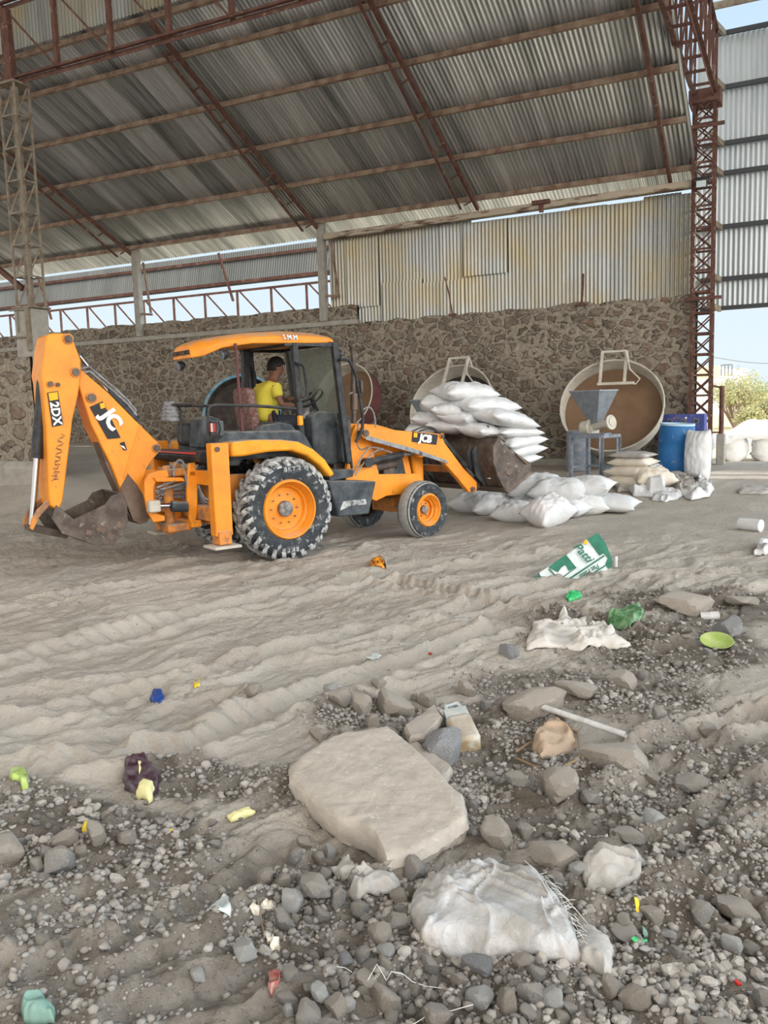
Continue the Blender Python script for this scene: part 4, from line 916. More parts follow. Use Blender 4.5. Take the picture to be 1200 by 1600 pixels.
# bucket ram on the rear of the dipper
b = MB(); b.tube([t3(66, 585, -.04), t3(66, 600, -.04), t3(64, 640, -.04), t3(57, 716, -.04)], [.045, .062, .066, .066], 16); rb = b.build('bucket_ram_barrel', 'black', T)
b = MB(); b.tube([t3(58, 712, -.04), t3(50, 820, -.04)], .034, 14); b.build('ram_rod', 'chrome', rb); b = MB(); b.box(t3(66, 588, -.04), (.09, .1, .14)); b.build('clevis', 'pan', rb, bevel=.02)
lk = [(47, 826), (52, 829), (62, 808), (76, 792), (86, 786), (87, 780), (82, 777), (74, 782), (58, 797), (50, 812)]
plate('tipping_link', lk, -.20, .04, 'orange_dirty'); plate('tipping_link', lk, -.20, .04, 'orange_dirty', dy=.30)
plate('bucket_link', [(45, 822), (46, 830), (104, 842), (108, 838), (100, 830), (60, 821)], -.12, .2, 'steel_dark')
# ---- digging bucket
side = [(88, 789), (97.5, 797), (115.5, 811.5), (165, 788), (174, 775), (191, 769), (199, 790), (200, 815), (193, 836), (175, 851), (152, 853.5), (124.5, 843), (97.5, 834), (81, 810)]
YB0, YB1 = -.30, .36
q = tps(side, YB0)
bk = MB(); bk.prism(q, YB0, YB0+.022); bk.prism(q, YB1-.022, YB1)
# curved shell between the side plates (from lip to hinge)
arc = q[5:13]; vs = []; fs = []
cx_ = sum(a[0] for a in arc)/len(arc); cz_ = sum(a[1] for a in arc)/len(arc)
for a in arc:
    n_ = Vector((cx_-a[0], 0, cz_-a[1])).normalized()*.02
    for y in (YB0+.02, YB1-.02): vs.append((a[0], y, a[1]))
    for y in (YB1-.02, YB0+.02): vs.append((a[0]+n_.x, y, a[1]+n_.z))
for i in range(len(arc)-1):
    for k in range(4): fs.append((i*4+k, i*4+(k+1) % 4, i*4+4+(k+1) % 4, i*4+4+k))
fs += [(0, 1, 2, 3), tuple((len(arc)-1)*4+k for k in range(4))[::-1]]
bk.add(vs, fs); dig = bk.build('digging_bucket', 'steel_dark', T, bevel=.004)
b = MB(); b.prism(tps([(84, 783), (98, 797), (116, 812), (106, 822), (88, 808)], -.15), -.15, .15); b.build('hitch', 'steel_dark', dig, bevel=.01)
b = MB(); p = t3(158, 826, YB0); 
for dx, dz, s in ((0, 0, .06), (-.14, -.03, .04), (.10, -.10, .05), (.21, .02, .05)): b.box(p+Vector((dx, -.004, dz)), (s*1.6, .006, s*1.3), (0, .5+dx, 0))
b.build('weld_patch', 'brown_steel', dig)
# ---- loader arms
arm = [(566.8, 668.3), (600, 670.5), (640, 674), (690, 678), (695, 692), (724, 731), (745, 753), (746, 763), (743, 769), (733, 769), (718, 750.5), (693, 722), (679, 712), (656, 715), (651, 707), (577, 687), (569.6, 682.5)]
la = plate('loader_arm', arm, -.66, .09, 'orange', bevel=.01); plate('loader_arm', arm, -.66, .09, 'orange', bevel=.01, dy=1.22)
for y in (-.66, .56):
    pass
b = MB(); b.prism(tps([(571, 680), (650, 702), (697, 719), (700, 724), (694, 723), (640, 706), (571, 687)], -.67), -.68, -.66); b.build('wear_strip', 'hose', la, bevel=.004)
d_ = decal([(644.5, 674.8), (683.5, 679.3), (681, 694.8), (643.2, 690)], -.66, la)
A_ = t3(650, 683, -.675); B_ = t3(680, 687, -.675)
text('JCB', .140, (B_-A_), (0, 0, 1), (A_+B_)/2+Vector((-.005, 0, -.005)), 'decal_white', d_, bold=.008, spacing=1.0, shear=.15)
b = MB(); b.prism(tps([(645.5, 676), (651, 676.6), (650.5, 683.5), (645, 683)], -.66), -.680, -.66); b.build('yellow_mark', 'decal_yellow', d_)
for x, y, r in ((570, 677, .045), (690, 681, .028), (656, 709, .026), (738, 764, .03)): pin(x, y, -.66, r, la, .12)
b = MB(); b.box(((tp(710, 735, -.6)[0]), 0, tp(712, 733, -.6)[1]), (.1, 1.2, .1)); b.build('arm_cross_tube', 'orange_dirty', T, bevel=.02)
for y in (-.54, .54):
    a = t3(572, 723, -.54); c = t3(628, 710, -.54); e_ = t3(657, 707, -.54)
    for p in (a, c, e_): p.y = y
    b = MB(); b.tube([a, c], .052, 16); b.cyl(a+Vector((0, -.07, 0)), a+Vector((0, .07, 0)), .065, 16); lr = b.build('lift_ram_barrel', 'black', T); b = MB(); b.tube([c, e_], .026, 12); b.build('ram_rod', 'hose', lr)
    a = t3(690, 690, -.56); c = t3(727, 732, -.56); e_ = t3(742, 746, -.56)
    for p in (a, c, e_): p.y = y-.02; p.z += .03
    b = MB(); b.tube([a, c], .05, 16); lr = b.build('tilt_ram_barrel', 'black', T); b = MB(); b.tube([c, e_], .025, 12); b.build('ram_rod', 'chrome', lr)
    a = t3(727, 734, -.50); a.y = y; e_ = t3(744, 762, -.5); e_.y = y; b = MB(); b.bar(a, e_, .07, .05); b.build('tilt_lever', 'steel_dark', T, bevel=.01)
for k, pts in enumerate(([(560, 660), (556, 690), (562, 705), (575, 698)], [(567, 640), (577, 634), (585, 645), (587, 668)], [(552, 740), (566, 712), (578, 697), (600, 702)], [(556, 742), (570, 720), (590, 700), (612, 707)], [(640, 676), (660, 666), (680, 668), (690, 684)], [(655, 674), (672, 668), (686, 676)])):
    pp = [t3(x, y, -.58 if k > 1 else -.5) for x, y in pts]; o_ = []
    for i in range(len(pp)-1):
        for f in (0, .33, .66): o_.append(pp[i].lerp(pp[i+1], f))
    o_.append(pp[-1])
    for _ in range(2): o_ = [o_[0]]+[(o_[i-1]+o_[i]*2+o_[i+1])/4 for i in range(1, len(o_)-1)]+[o_[-1]]
    b = MB(); b.tube(o_, .011, 7); b.build('hydraulic_hose', 'black' if k > 3 else 'hose', T)
# ---- front bucket
YN, YF = -.98, .98
sp = tps([(779, 682), (771, 697), (771, 722), (778, 745), (787, 762), (796, 767.5), (829, 737), (830, 723), (815, 716), (800, 706), (795, 700)], YN)
b = MB(); b.prism(sp, YN, YN+.025); b.prism(sp, YF-.025, YF)
arc = sp[0:8]; vs = []; fs = []; cx_ = sp[8][0]; cz_ = sp[8][1]
for a in arc:
    n_ = Vector((cx_-a[0], 0, cz_-a[1])).normalized()*.025
    vs += [(a[0], YN+.02, a[1]), (a[0], YF-.02, a[1]), (a[0]+n_.x, YF-.02, a[1]+n_.z), (a[0]+n_.x, YN+.02, a[1]+n_.z)]
for i in range(len(arc)-1):
    for k in range(4): fs.append((i*4+k, i*4+(k+1) % 4, i*4+4+(k+1) % 4, i*4+4+k))
fs += [(0, 1, 2, 3), tuple((len(arc)-1)*4+k for k in range(4))[::-1]]
b.add(vs, fs)
lb_ = b.build('loader_bucket', 'steel_dark', T, bevel=.005)
top = sp[0]
b = MB(); b.prism([(top[0]-.03, top[1]), (top[0]+.05, top[1]+.03), (top[0]+.16, top[1]-.06), (top[0]+.14, top[1]-.09)], YN, YF)
b.prism([(top[0]-.02, top[1]), (top[0]+.01, top[1]+.16), (top[0]+.04, top[1]+.16), (top[0]+.05, top[1])], -.75, .80); b.build('spill_guard', 'steel_dark', lb_, bevel=.006)
for y in (-.62, -.50, .50, .62, 0):
    b = MB(); b.prism([(sp[0][0]-.04, sp[0][1]-.06), (sp[1][0]-.07, sp[1][1]-.1), (sp[3][0]-.10, sp[3][1]), (sp[4][0]-.03, sp[4][1]), (sp[3][0]+.02, sp[3][1]), (sp[1][0]+.02, sp[1][1])], y-.02, y+.02); b.build('back_rib', 'slate', lb_, bevel=.004)
b = MB(); b.prism([(sp[4][0]-.02, sp[4][1]-.0), (sp[5][0], sp[5][1]-.03), (sp[6][0]+.03, sp[6][1]-.03), (sp[6][0]+.0, sp[6][1]+.01), (sp[5][0], sp[5][1]-.0)], YN, YF); b.build('cutting_edge', 'brown_steel', lb_)
b = MB(); q = tps([(796, 700), (800, 703), (826, 722), (822, 726)], YN-.01); b.prism(q, YN-.02, YN+.0); q = tps([(790, 740), (796, 731), (803, 734), (797, 744)], YN-.01); b.prism(q, YN-.012, YN); b.build('side_wear_plate', 'brown_steel', lb_, bevel=.004)

# ================================================================== OPERATOR
def figure():
    root = empty('person', TO+Hh*.43+Hl*.0+Vector((0, 0, 1.5)), HD, 'person in a yellow t-shirt and dark trousers sitting at the wheel of the backhoe loader', 'person')
    off = Vector((.43, 0, 1.5))
    P = lambda x, y, yl: t3(x, y, yl)-off
    hip = P(417, 662, 0); hip.y = 0
    chest = P(414, 618, 0); neck = P(425, 596, 0); head = P(431, 579, 0)
    V = []; E_ = []; Rr = []
    def add(p, r, par=None):
        V.append(Vector(p)); Rr.append(r if isinstance(r, tuple) else (r, r))
        if par is not None: E_.append((par, len(V)-1))
        return len(V)-1
    h0 = add(hip, (.13, .15)); w1 = add(hip.lerp(chest, .45), (.12, .14), h0); ch = add(chest, (.125, .165), w1)
    n1 = add(chest.lerp(neck, .75), (.09, .12), ch); nk = add(neck+Vector((.01, 0, .02)), .055, n1); hd_ = add(head+Vector((0, 0, -.02)), (.085, .075), nk); add(head+Vector((-.005, 0, .07)), (.085, .075), hd_)
    sh = chest.lerp(neck, .55)
    arms = []
    for s in (-1, 1):
        s0 = add(sh+Vector((.0, s*.16, .0)), .062, n1)
        el = P(438, 632, -.25) if s < 0 else P(440, 628, .22); el.y = s*.27
        wr = P(466, 634, -.18) if s < 0 else P(462, 622, .12); wr.y = s*.13
        e1 = add((V[s0].lerp(el, .5)), .048, s0); e2 = add(el, .04, e1); e3 = add(el.lerp(wr, .5), .037, e2); e4 = add(wr, .026, e3)
        arms.append((V[s0], el, wr))
        d = (wr-el).normalized(); hp = add(wr+d*.05, (.035, .02), e4)
        # fingers curled round the wheel rim
        for k in range(4):
            b0 = wr+d*.085+Vector((0, (k-1.5)*.019, 0)); f1 = add(b0, .0095, hp); f2 = add(b0+d*.03+Vector((0, 0, -.012)), .009, f1); add(b0+d*.03+Vector((-.005, 0, -.038)), .008, f2)
        tq = add(wr+d*.035+Vector((0, -s*.032, -.01)), .011, e4); add(wr+d*.07+Vector((0, -s*.045, -.02)), .009, tq)
        kn = hip+Vector((.46, s*.13, .02)); l1 = add(hip+Vector((.08, s*.1, -.01)), (.10, .10), h0); l2 = add(hip.lerp(kn, .6)+Vector((0, s*.05, .01)), .078, l1); l3 = add(kn, .06, l2)
        an = kn+Vector((.10, 0, -.40)); l4 = add(kn.lerp(an, .45), .052, l3); l5 = add(an, .036, l4); add(an+Vector((.14, 0, -.05)), (.035, .03), l5)
    me = bpy.data.meshes.new('body'); me.from_pydata([tuple(v) for v in V], E_, []); me.update()
    o = bpy.data.objects.new('body', me); col.objects.link(o); o.parent = root; me.materials.append(M['skin'])
    md = o.modifiers.new('skin', 'SKIN'); md.use_smooth_shade = True
    for i, sv in enumerate(me.skin_vertices[0].data): sv.radius = Rr[i]; sv.use_root = (i == 0)
    sbm = o.modifiers.new('sub', 'SUBSURF'); sbm.levels = 2; sbm.render_levels = 2
    # face: skull refinement, nose, brow, ears, mouth as one mesh with material slots
    hc = head+Vector((.005, 0, .03))
    b = MB(); bm = bmesh.new(); bmesh.ops.create_icosphere(bm, subdivisions=4, radius=1)
    for v in bm.verts:
        x, y, z = v.co; fx = .098*x; fy = .075*y*(1-.22*max(0, -z)); fz = .118*z
        if x > .1: fx *= (1-.10*abs(y)) ; 
        nose = math.exp(-((y/.17)**2+((z+.10)/.20)**2)); fx += .024*nose*(x > .3)
        fx += .010*math.exp(-((z+.62)/.16)**2-(y/.4)**2)*(x > 0)                       # chin
        fx += .007*math.exp(-((z+.38)/.05)**2-(y/.28)**2)*(x > .4)                     # lips
        fx -= .010*math.exp(-((abs(y)-.36)/.14)**2-((z-.10)/.10)**2)*(x > .3)          # eye sockets
        fx += .006*math.exp(-((z-.26)/.08)**2)*(x > .3)                                # brow
        v.co = (fx, fy, fz)
    me = bpy.data.meshes.new('head'); bm.to_mesh(me); bm.free(); ho = link('head', me, 'skin', root, smooth=3)
    ho.location = hc; ho.rotation_euler = (0, .12, -.12)
    b = MB()
    for s in (-1, 1):
        b.lathe([(.0001, -.008), (.018, -.008), (.024, 0), (.018, .008), (.0001, .008)], 'y', 14, c=(-.012, s*.076, -.005))
    b.build('ear', 'skin', ho)
    b = MB()
    for s in (-1, 1): b.lathe([(.0001, -.006), (.009, -.004), (.011, 0), (.0001, .006)], 'x', 10, c=(.083, s*.028, .014))
    b.build('eye', 'black', ho)
    # hair cap
    bm = bmesh.new(); bmesh.ops.create_icosphere(bm, subdivisions=5, radius=1)
    rm = [v for v in bm.verts if (v.co.z < -.30+.0*v.co.x) or (v.co.x > .25 and v.co.z < .38+.12*math.sin(v.co.y*9)) or (v.co.x > -.25 and v.co.z < .12)]
    bmesh.ops.delete(bm, geom=rm, context='VERTS')
    for v in bm.verts:
        x, y, z = v.co; nz_ = .012*float(fbm(np.array([x*7+y*5]), np.array([z*7+y*3]), 3, 90)[0]); k = 1+.0
        v.co = Vector((.098*x, .075*y, .118*z))*1.0+Vector((x, y, z))*(.020+nz_+.012*max(0, z))
    me = bpy.data.meshes.new('hair'); bm.to_mesh(me); bm.free(); link('hair', me, 'hair', ho, smooth=3, solid=.008)
    # shirt
    def skin_obj(name, chain, m):
        V2 = []; E2 = []; R2 = []
        for par, p, r in chain:
            V2.append(tuple(p)); R2.append(r)
            if par is not None: E2.append((par, len(V2)-1))
        me = bpy.data.meshes.new(name); me.from_pydata(V2, E2, []); me.update(); o = bpy.data.objects.new(name, me); col.objects.link(o); o.parent = root; me.materials.append(M[m])
        md = o.modifiers.new('skin', 'SKIN'); md.use_smooth_shade = True
        for i, sv in enumerate(me.skin_vertices[0].data): sv.radius = R2[i] if isinstance(R2[i], tuple) else (R2[i], R2[i]); sv.use_root = (i == 0)
        sbm = o.modifiers.new('sub', 'SUBSURF'); sbm.levels = 2; sbm.render_levels = 2; return o
    ch_ = [(None, hip+Vector((-.01, 0, .0)), (.165, .185)), (0, hip.lerp(chest, .45), (.15, .18)), (1, chest, (.155, .20)), (2, chest.lerp(neck, .72), (.12, .15)), (3, chest.lerp(neck, .9), (.08, .085))]
    for s, (a, e1, w1_) in zip((-1, 1), arms):
        i0 = len(ch_); ch_ += [(3, a+Vector((0, s*.01, 0)), .085), (i0, a.lerp(e1, .38), .075), (i0+1, a.lerp(e1, .62), .072)]
    skin_obj('t_shirt', ch_, 'shirt')
    tr = [(None, hip+Vector((0, 0, -.02)), (.15, .17))]
    for s in (-1, 1):
        kn = hip+Vector((.46, s*.13, .02)); an = kn+Vector((.10, 0, -.40)); i0 = len(tr)
        tr += [(0, hip+Vector((.10, s*.11, 0)), .115), (i0, hip.lerp(kn, .6)+Vector((0, s*.05, .01)), .094), (i0+1, kn, .076), (i0+2, kn.lerp(an, .5), .066), (i0+3, an+Vector((-.01, 0, .03)), .056)]
    skin_obj('trousers', tr, 'trousers')
figure()

# ================================================================== SACKS
def sack_mesh(name, L, W, Th, seed, ear=.06, bend=0, sag=0, nu=34, nv=24, wr=1.0):
    """filled woven sack: pillow body with flat sewn ends and pulled-out corners"""
    u, v = np.meshgrid(np.linspace(-1, 1, nu), np.linspace(-1, 1, nv), indexing='ij')
    au, av = np.abs(u), np.abs(v)
    x = L/2*u*(1+ear*av**4*au**3); y = W/2*v*(1-.10*au**6+ear*au**5*av**2-.07*(1-av)*0)*(1-.10*(1-au**2)*0)
    x = x-L/2*np.sign(u)*.06*au**6*(1-av**2)*1.2
    t = (1-au**3.2)**.62*(1-av**2.6)**.55
    fold = (1-np.abs(fbm(u*2.2+seed, v*5.5, 3, seed)))**3
    crease = np.exp(-((au-.9)/.10)**2)*np.sin(v*17+seed*1.7)*.25
    top = Th/2*t*(1+.14*fbm(u*1.8, v*1.8+seed, 2, seed+5))+wr*Th*(.055*fbm(u*5+seed, v*5, 3, seed+9)+.05*(fold-.5))*np.minimum(1, t*2.2)+Th*.14*crease*(t > 0)*t**.3
    bot = -Th/2*t*(1-.2*sag)+wr*Th*.03*fbm(u*4, v*4+seed, 2, seed+20)*t
    z0 = -bend*u**2*L-sag*.0
    P1 = np.stack([x, y, top+z0], -1).reshape(-1, 3); P2 = np.stack([x, y, bot+z0], -1).reshape(-1, 3)
    i, j = np.meshgrid(np.arange(nu-1), np.arange(nv-1), indexing='ij'); n = nu*nv
    a = np.stack([i*nv+j, (i+1)*nv+j, (i+1)*nv+j+1, i*nv+j+1], -1).reshape(-1, 4); bq = a[:, ::-1]+n
    me = np_mesh(name, np.concatenate([P1, P2]), np.concatenate([a, bq]))
    bm = bmesh.new(); bm.from_mesh(me); bmesh.ops.remove_doubles(bm, verts=bm.verts, dist=.0015); bmesh.ops.recalc_face_normals(bm, faces=bm.faces); bm.to_mesh(me); bm.free(); return me
def sack(c, size, rot, m, label, group=None, seed=1, name='filled_sack', cat='sack', **k):
    o = link(name, sack_mesh(name, *size, seed, **k), m, smooth=2.5); o.location = c; o.rotation_euler = [math.radians(a) for a in rot]
    # the sewn seam with its thread tail
    return tag(o, label, cat, group)
HDd = math.degrees(HD)
def W3(px, py, yl): v = t3(px, py, yl); return TO+Hh*v.x+Hl*v.y+Vector((0, 0, v.z))
BG = 'white sacks heaped in the raised front bucket'
# (px, py, local y, L, W, T, yaw offset, tilt along, roll, label)
BS = [
 (770, 733, -.55, .62, .50, .12, 0, -14, 0, 'lowest white sack end sticking out over the bucket lip'),
 (800, 717, -.60, .80, .52, .13, 3, -8, 2, 'white sack jutting from the bucket, second from the bottom'),
 (806, 702, -.60, .80, .54, .15, -2, -6, 0, 'white sack jutting from the bucket, third from the bottom'),
 (805, 688, -.60, .86, .56, .16, 4, -5, 0, 'white sack jutting from the bucket, its corner furthest right'),
 (798, 671, -.60, .84, .56, .15, -3, 2, 4, 'white sack just under the big uppermost front one'),
 (784, 650, -.66, .98, .66, .19, 3, 10, 8, 'big smooth white sack slanting down at the front right of the bucket heap'),
 (757, 630, -.40, .96, .56, .20, -7, 2, 6, 'white sack directly below the topmost one in the bucket'),
 (726, 610, -.15, .88, .58, .21, -12, 2, 6, 'topmost white sack of the heap in the bucket'),
 (683, 630, .28, .62, .50, .22, 52, 4, 4, 'rounded white sack at the upper left of the bucket heap'),
 (700, 641, -.10, .60, .44, .16, 42, 3, 8, 'small plump white sack end in the middle of the bucket heap'),
 (668, 653, .34, .62, .48, .16, 48, 2, 4, 'white sack at the far left of the bucket heap'),
 (722, 652, -.25, .70, .48, .17, 20, 6, 8, 'shadowed white sack between the big front one and the left ones'),
 (662, 669, .45, .60, .46, .16, 40, 0, 3, 'lowest left white sack, half behind the bucket back plate'),
 (706, 664, .0, .80, .52, .17, 25, 4, 5, 'low white sack lying along the bucket back plate'),
 (752, 671, -.50, .68, .50, .17, 10, 8, 8, 'white sack tucked under the big one, against the bucket rim'),
]
for i, (px, py, yl, L, W, Th, yo, ti, ro, lb) in enumerate(BS):
    sack(W3(px, py+2, yl), (L*1.02, W*1.08, Th*1.42), (ro, ti, HDd+yo), 'sack', lb, BG, seed=10+i, ear=.07, bend=.02)
for k, (yl, px, py) in enumerate(((.35, 735, 700), (-.2, 752, 700), (.3, 745, 680), (-.25, 770, 684), (.75, 700, 690))):
    sack(W3(px, py, yl), (.8, .52, .2), (0, 0, HDd+90+k*9), 'sack', 'inner white sack of the bucket heap, mostly covered by the others', BG, seed=70+k)
GG = 'white sacks dumped on the floor ahead of the front wheel'
GS = [
 (741, 787, .74, .52, .30, 20, 0, 0, .13, 'bluish white sack lying left of the floor heap, nearest the front wheel'),
 (770, 791, .78, .50, .26, 62, 3, 14, .13, 'white sack with its front corner flattened, second from the left of the floor heap'),
 (806, 802, .66, .46, .24, 12, 0, 12, .12, 'pinched white sack, low at the front of the floor heap'),
 (857, 801, .66, .50, .34, 82, -14, 16, .20, 'upright plump white sack with a peaked top at the front of the floor heap'),
 (908, 790, .78, .48, .26, 50, 0, 10, .14, 'white sack leaning right of the peaked one in the floor heap'),
 (953, 788, .86, .58, .20, 24, 2, 6, .12, 'flat broad white sack at the right end of the floor heap'),
 (790, 780, .70, .46, .20, -35, 0, 5, .14, 'small-looking white sack squeezed at the back left of the floor heap'),
 (826, 790, .70, .48, .22, 5, 0, 4, .14, 'white sack underneath, in the middle of the floor heap'),
 (838, 762, .90, .58, .28, 42, -4, 12, .40, 'large bulging white sack on top of the floor heap, at left'),
 (872, 768, .88, .56, .28, 30, 2, 8, .38, 'large bulging white sack on top of the floor heap, in the middle'),
 (912, 764, .90, .54, .26, 22, -7, 6, .38, 'large bulging white sack on top of the floor heap, at right'),
 (880, 795, .74, .5, .24, 14, 0, 0, .13, 'white sack under the right side of the floor heap, mostly hidden'),
]
for i, (px, py, L, W, Th, yaw, ti, ro, up, lb) in enumerate(GS):
    r = ray(px, py); p = G(px, py, up); q = CAM+r*((p.z+up-CAM.z)/r.z); q.z = gh(q.x, q.y)+up
    sack(q+Vector((0, 0, .03)), (L, W*1.05, Th*1.35), (ro, ti, yaw-26), 'sack', lb, GG, seed=40+i, ear=.09, bend=.03)
# beige stack by the hopper
for i, (px, py, L, W, Th, yaw, lb) in enumerate(((985, 751, .86, .62, .26, -18, 'lowest dusty beige sack of the stack by the hopper stand'), (986, 736, .84, .6, .24, -24, 'second dusty beige sack of the stack by the hopper stand'), (989, 722, .80, .56, .20, -20, 'third dusty beige sack of the stack by the hopper stand'), (988, 711, .78, .5, .13, -22, 'flattest beige sack on top of the stack by the hopper stand'))):
    base = G(990, 762); d = (base-CAM).dot(Fv); p = CAM+ray(px, py)*d
    sack(p, (L, W, Th), (2, 0, yaw), 'sack_beige' if i < 3 else 'sack_grey', lb, 'beige sacks stacked by the hopper stand', seed=60+i)
p = G(1020, 765); sack((p.x, p.y, p.z+.22), (.75, .55, .35), (10, 0, 30), 'sack_beige', 'slumped beige sack behind the heap of empty sacks', None, seed=66)
p = G(862, 727); sack((p.x, p.y, p.z+.20), (.7, .5, .38), (18, -12, 25), 'sack_grey', 'grey sack bundle slumped at the foot of the back wall', None, seed=67)
b = MB(); b.tube([(p.x-.6, p.y-.1, p.z+.06), (p.x-.3, p.y-.3, p.z+.12), (p.x, p.y-.36, p.z+.34), (p.x+.16, p.y-.3, p.z+.42)], .02, 6); tag(b.build('rope', 'black'), 'dark rope curling over the grey sack bundle by the wall', 'rope')
# standing sack beside the barrel
p = G(1090, 748)
me = sack_mesh('standing_sack', .98, .50, .42, 71, ear=.02, nu=30, nv=20); o = link('standing_sack', me, 'sack', smooth=2.5); o.location = (p.x, p.y, p.z+.46); o.rotation_euler = (PI/2*.0, -PI/2+.06, math.radians(70))
tag(o, 'filled white sack standing upright between the blue barrel and the column', 'sack')

# ================================================================== EMPTY SACKS / CLOTHS
def crumple(name, px, m, label=None, cat=None, bulge=.05, fold=.03, seed=1, freq=4, thick=.004, zoff=.005, group=None, rings=26, segs=110, edge=.0, ripple=.5, dirw=None):
    W_ = [G(a, b_) for a, b_ in px]; c = sum(W_, Vector())/len(W_); n = len(W_)
    ang = []; rad = []
    tt = np.linspace(0, n, segs, endpoint=False); ox = []; oy = []
    for t_ in tt:
        i = int(t_); f = t_-i; a = W_[i % n]; b_ = W_[(i+1) % n]; ox.append(a.x*(1-f)+b_.x*f); oy.append(a.y*(1-f)+b_.y*f)
    ox = np.array(ox); oy = np.array(oy)
    rr = np.linspace(0, 1, rings)**.8
    X = c.x+(ox[None, :]-c.x)*rr[:, None]; Y = c.y+(oy[None, :]-c.y)*rr[:, None]
    jit = .012*fbm(X*25, Y*25, 2, seed); X = X+jit*(rr[:, None] > .9); 
    R = np.broadcast_to(rr[:, None], X.shape)
    prof = np.sqrt(np.clip(1-R**3.6, 0, 1))
    fx = X*freq/1.0; fy = Y*freq/1.0
    wx = fx+.8*fbm(fx*.6, fy*.6, 2, seed+1); wy = fy+.8*fbm(fx*.6+9, fy*.6, 2, seed+2)
    rg = (1-np.abs(fbm(wx, wy, 2, seed+3)))**2.4
    A_ = np.arctan2(Y-c.y, X-c.x); pl = np.sin(A_*9+3*fbm(fx*.5, fy*.5, 2, seed+8)+seed)*.5+.5
    g0 = ground_h(X, Y); A0 = np.stack([X[-1], Y[-1], 1+0*X[-1]], -1); co_, *_ = np.linalg.lstsq(A0, g0[-1], rcond=None)
    pl0 = np.maximum(co_[0]*X+co_[1]*Y+co_[2], g0-.02); w0_ = ss((R-.75)/.25); g0 = pl0*(1-w0_)+g0*w0_
    Z = g0+zoff+bulge*prof+fold*(rg-.35)*np.minimum(1, (1-R)*4+.2)+fold*ripple*.5*pl*ss((R-.45)/.5)*np.minimum(1, (1.02-R)*6)
    if dirw:
        ca, sa, fr_, am = dirw; uu = (X-c.x)*ca+(Y-c.y)*sa; vv = -(X-c.x)*sa+(Y-c.y)*ca
        Z = Z+am*((1-np.abs(fbm(uu*2.5+.5*vv, vv*fr_, 3, seed+30)))**5-.3)*np.minimum(1, (1-R)*6+.1)
        Z = Z+am*.6*((1-np.abs(fbm(uu*9, vv*fr_*.5+uu*4, 2, seed+31)))**6-.2)*np.minimum(1, (1-R)*6)
    Z = np.maximum(Z, g0+zoff*.6)
    V = np.stack([X, Y, Z], -1).reshape(-1, 3); i, j = np.meshgrid(np.arange(rings-1), np.arange(segs), indexing='ij'); j2 = (j+1) % segs
    Fq = np.stack([i*segs+j, (i+1)*segs+j, (i+1)*segs+j2, i*segs+j2], -1).reshape(-1, 4)
    me = np_mesh(name, V, Fq); bm = bmesh.new(); bm.from_mesh(me); bmesh.ops.remove_doubles(bm, verts=bm.verts, dist=.0004); bmesh.ops.recalc_face_normals(bm, faces=bm.faces); bm.to_mesh(me); bm.free()
    o = link(name, me, m, smooth=1.6, solid=thick); return tag(o, label, cat, group)
EG = 'empty woven sacks thrown beside the hopper'
crumple('empty_sack', [(998, 752), (1012, 745), (1030, 748), (1043, 758), (1038, 775), (1015, 774), (1000, 764)], 'sack', 'empty white sack draped over the slumped beige sack', 'empty sack', .30, .16, 80, 3, group=EG)
crumple('empty_sack', [(962, 760), (975, 750), (990, 754), (984, 768), (965, 770)], 'sack_grey', 'small crumpled empty sack left of the discarded ones', 'empty sack', .10, .07, 81, 5, group=EG)
crumple('empty_sack', [(980, 752), (1005, 748), (1022, 762), (1020, 778), (990, 776), (978, 764)], 'sack', 'crumpled empty white sack in front of the beige stack', 'empty sack', .10, .12, 82, 4, group=EG)
crumple('empty_sack', [(1040, 742), (1060, 745), (1085, 758), (1092, 772), (1062, 774), (1048, 758)], 'sack_grey', 'pleated empty sack spread at the foot of the blue barrel', 'empty sack', .10, .13, 83, 4, group=EG)
crumple('empty_sack', [(1018, 782), (1030, 768), (1062, 766), (1066, 778), (1040, 785)], 'sack', 'flat empty white sack nearest the camera in the discarded pile', 'empty sack', .05, .08, 84, 4, group=EG)
crumple('empty_sack', [(1062, 774), (1090, 766), (1092, 745), (1100, 755), (1116, 766), (1108, 778), (1080, 783)], 'sack', 'empty white sack with a raised corner at the right of the discarded pile', 'empty sack', .09, .13, 85, 4, group=EG)
crumple('plastic_sheet', [(1152, 768), (1165, 762), (1200, 764), (1215, 770), (1190, 773), (1155, 772)], 'sack_grey', 'flat pale sheet of plastic on the floor near the right opening', 'sheet', .05, .04, 86, 3)
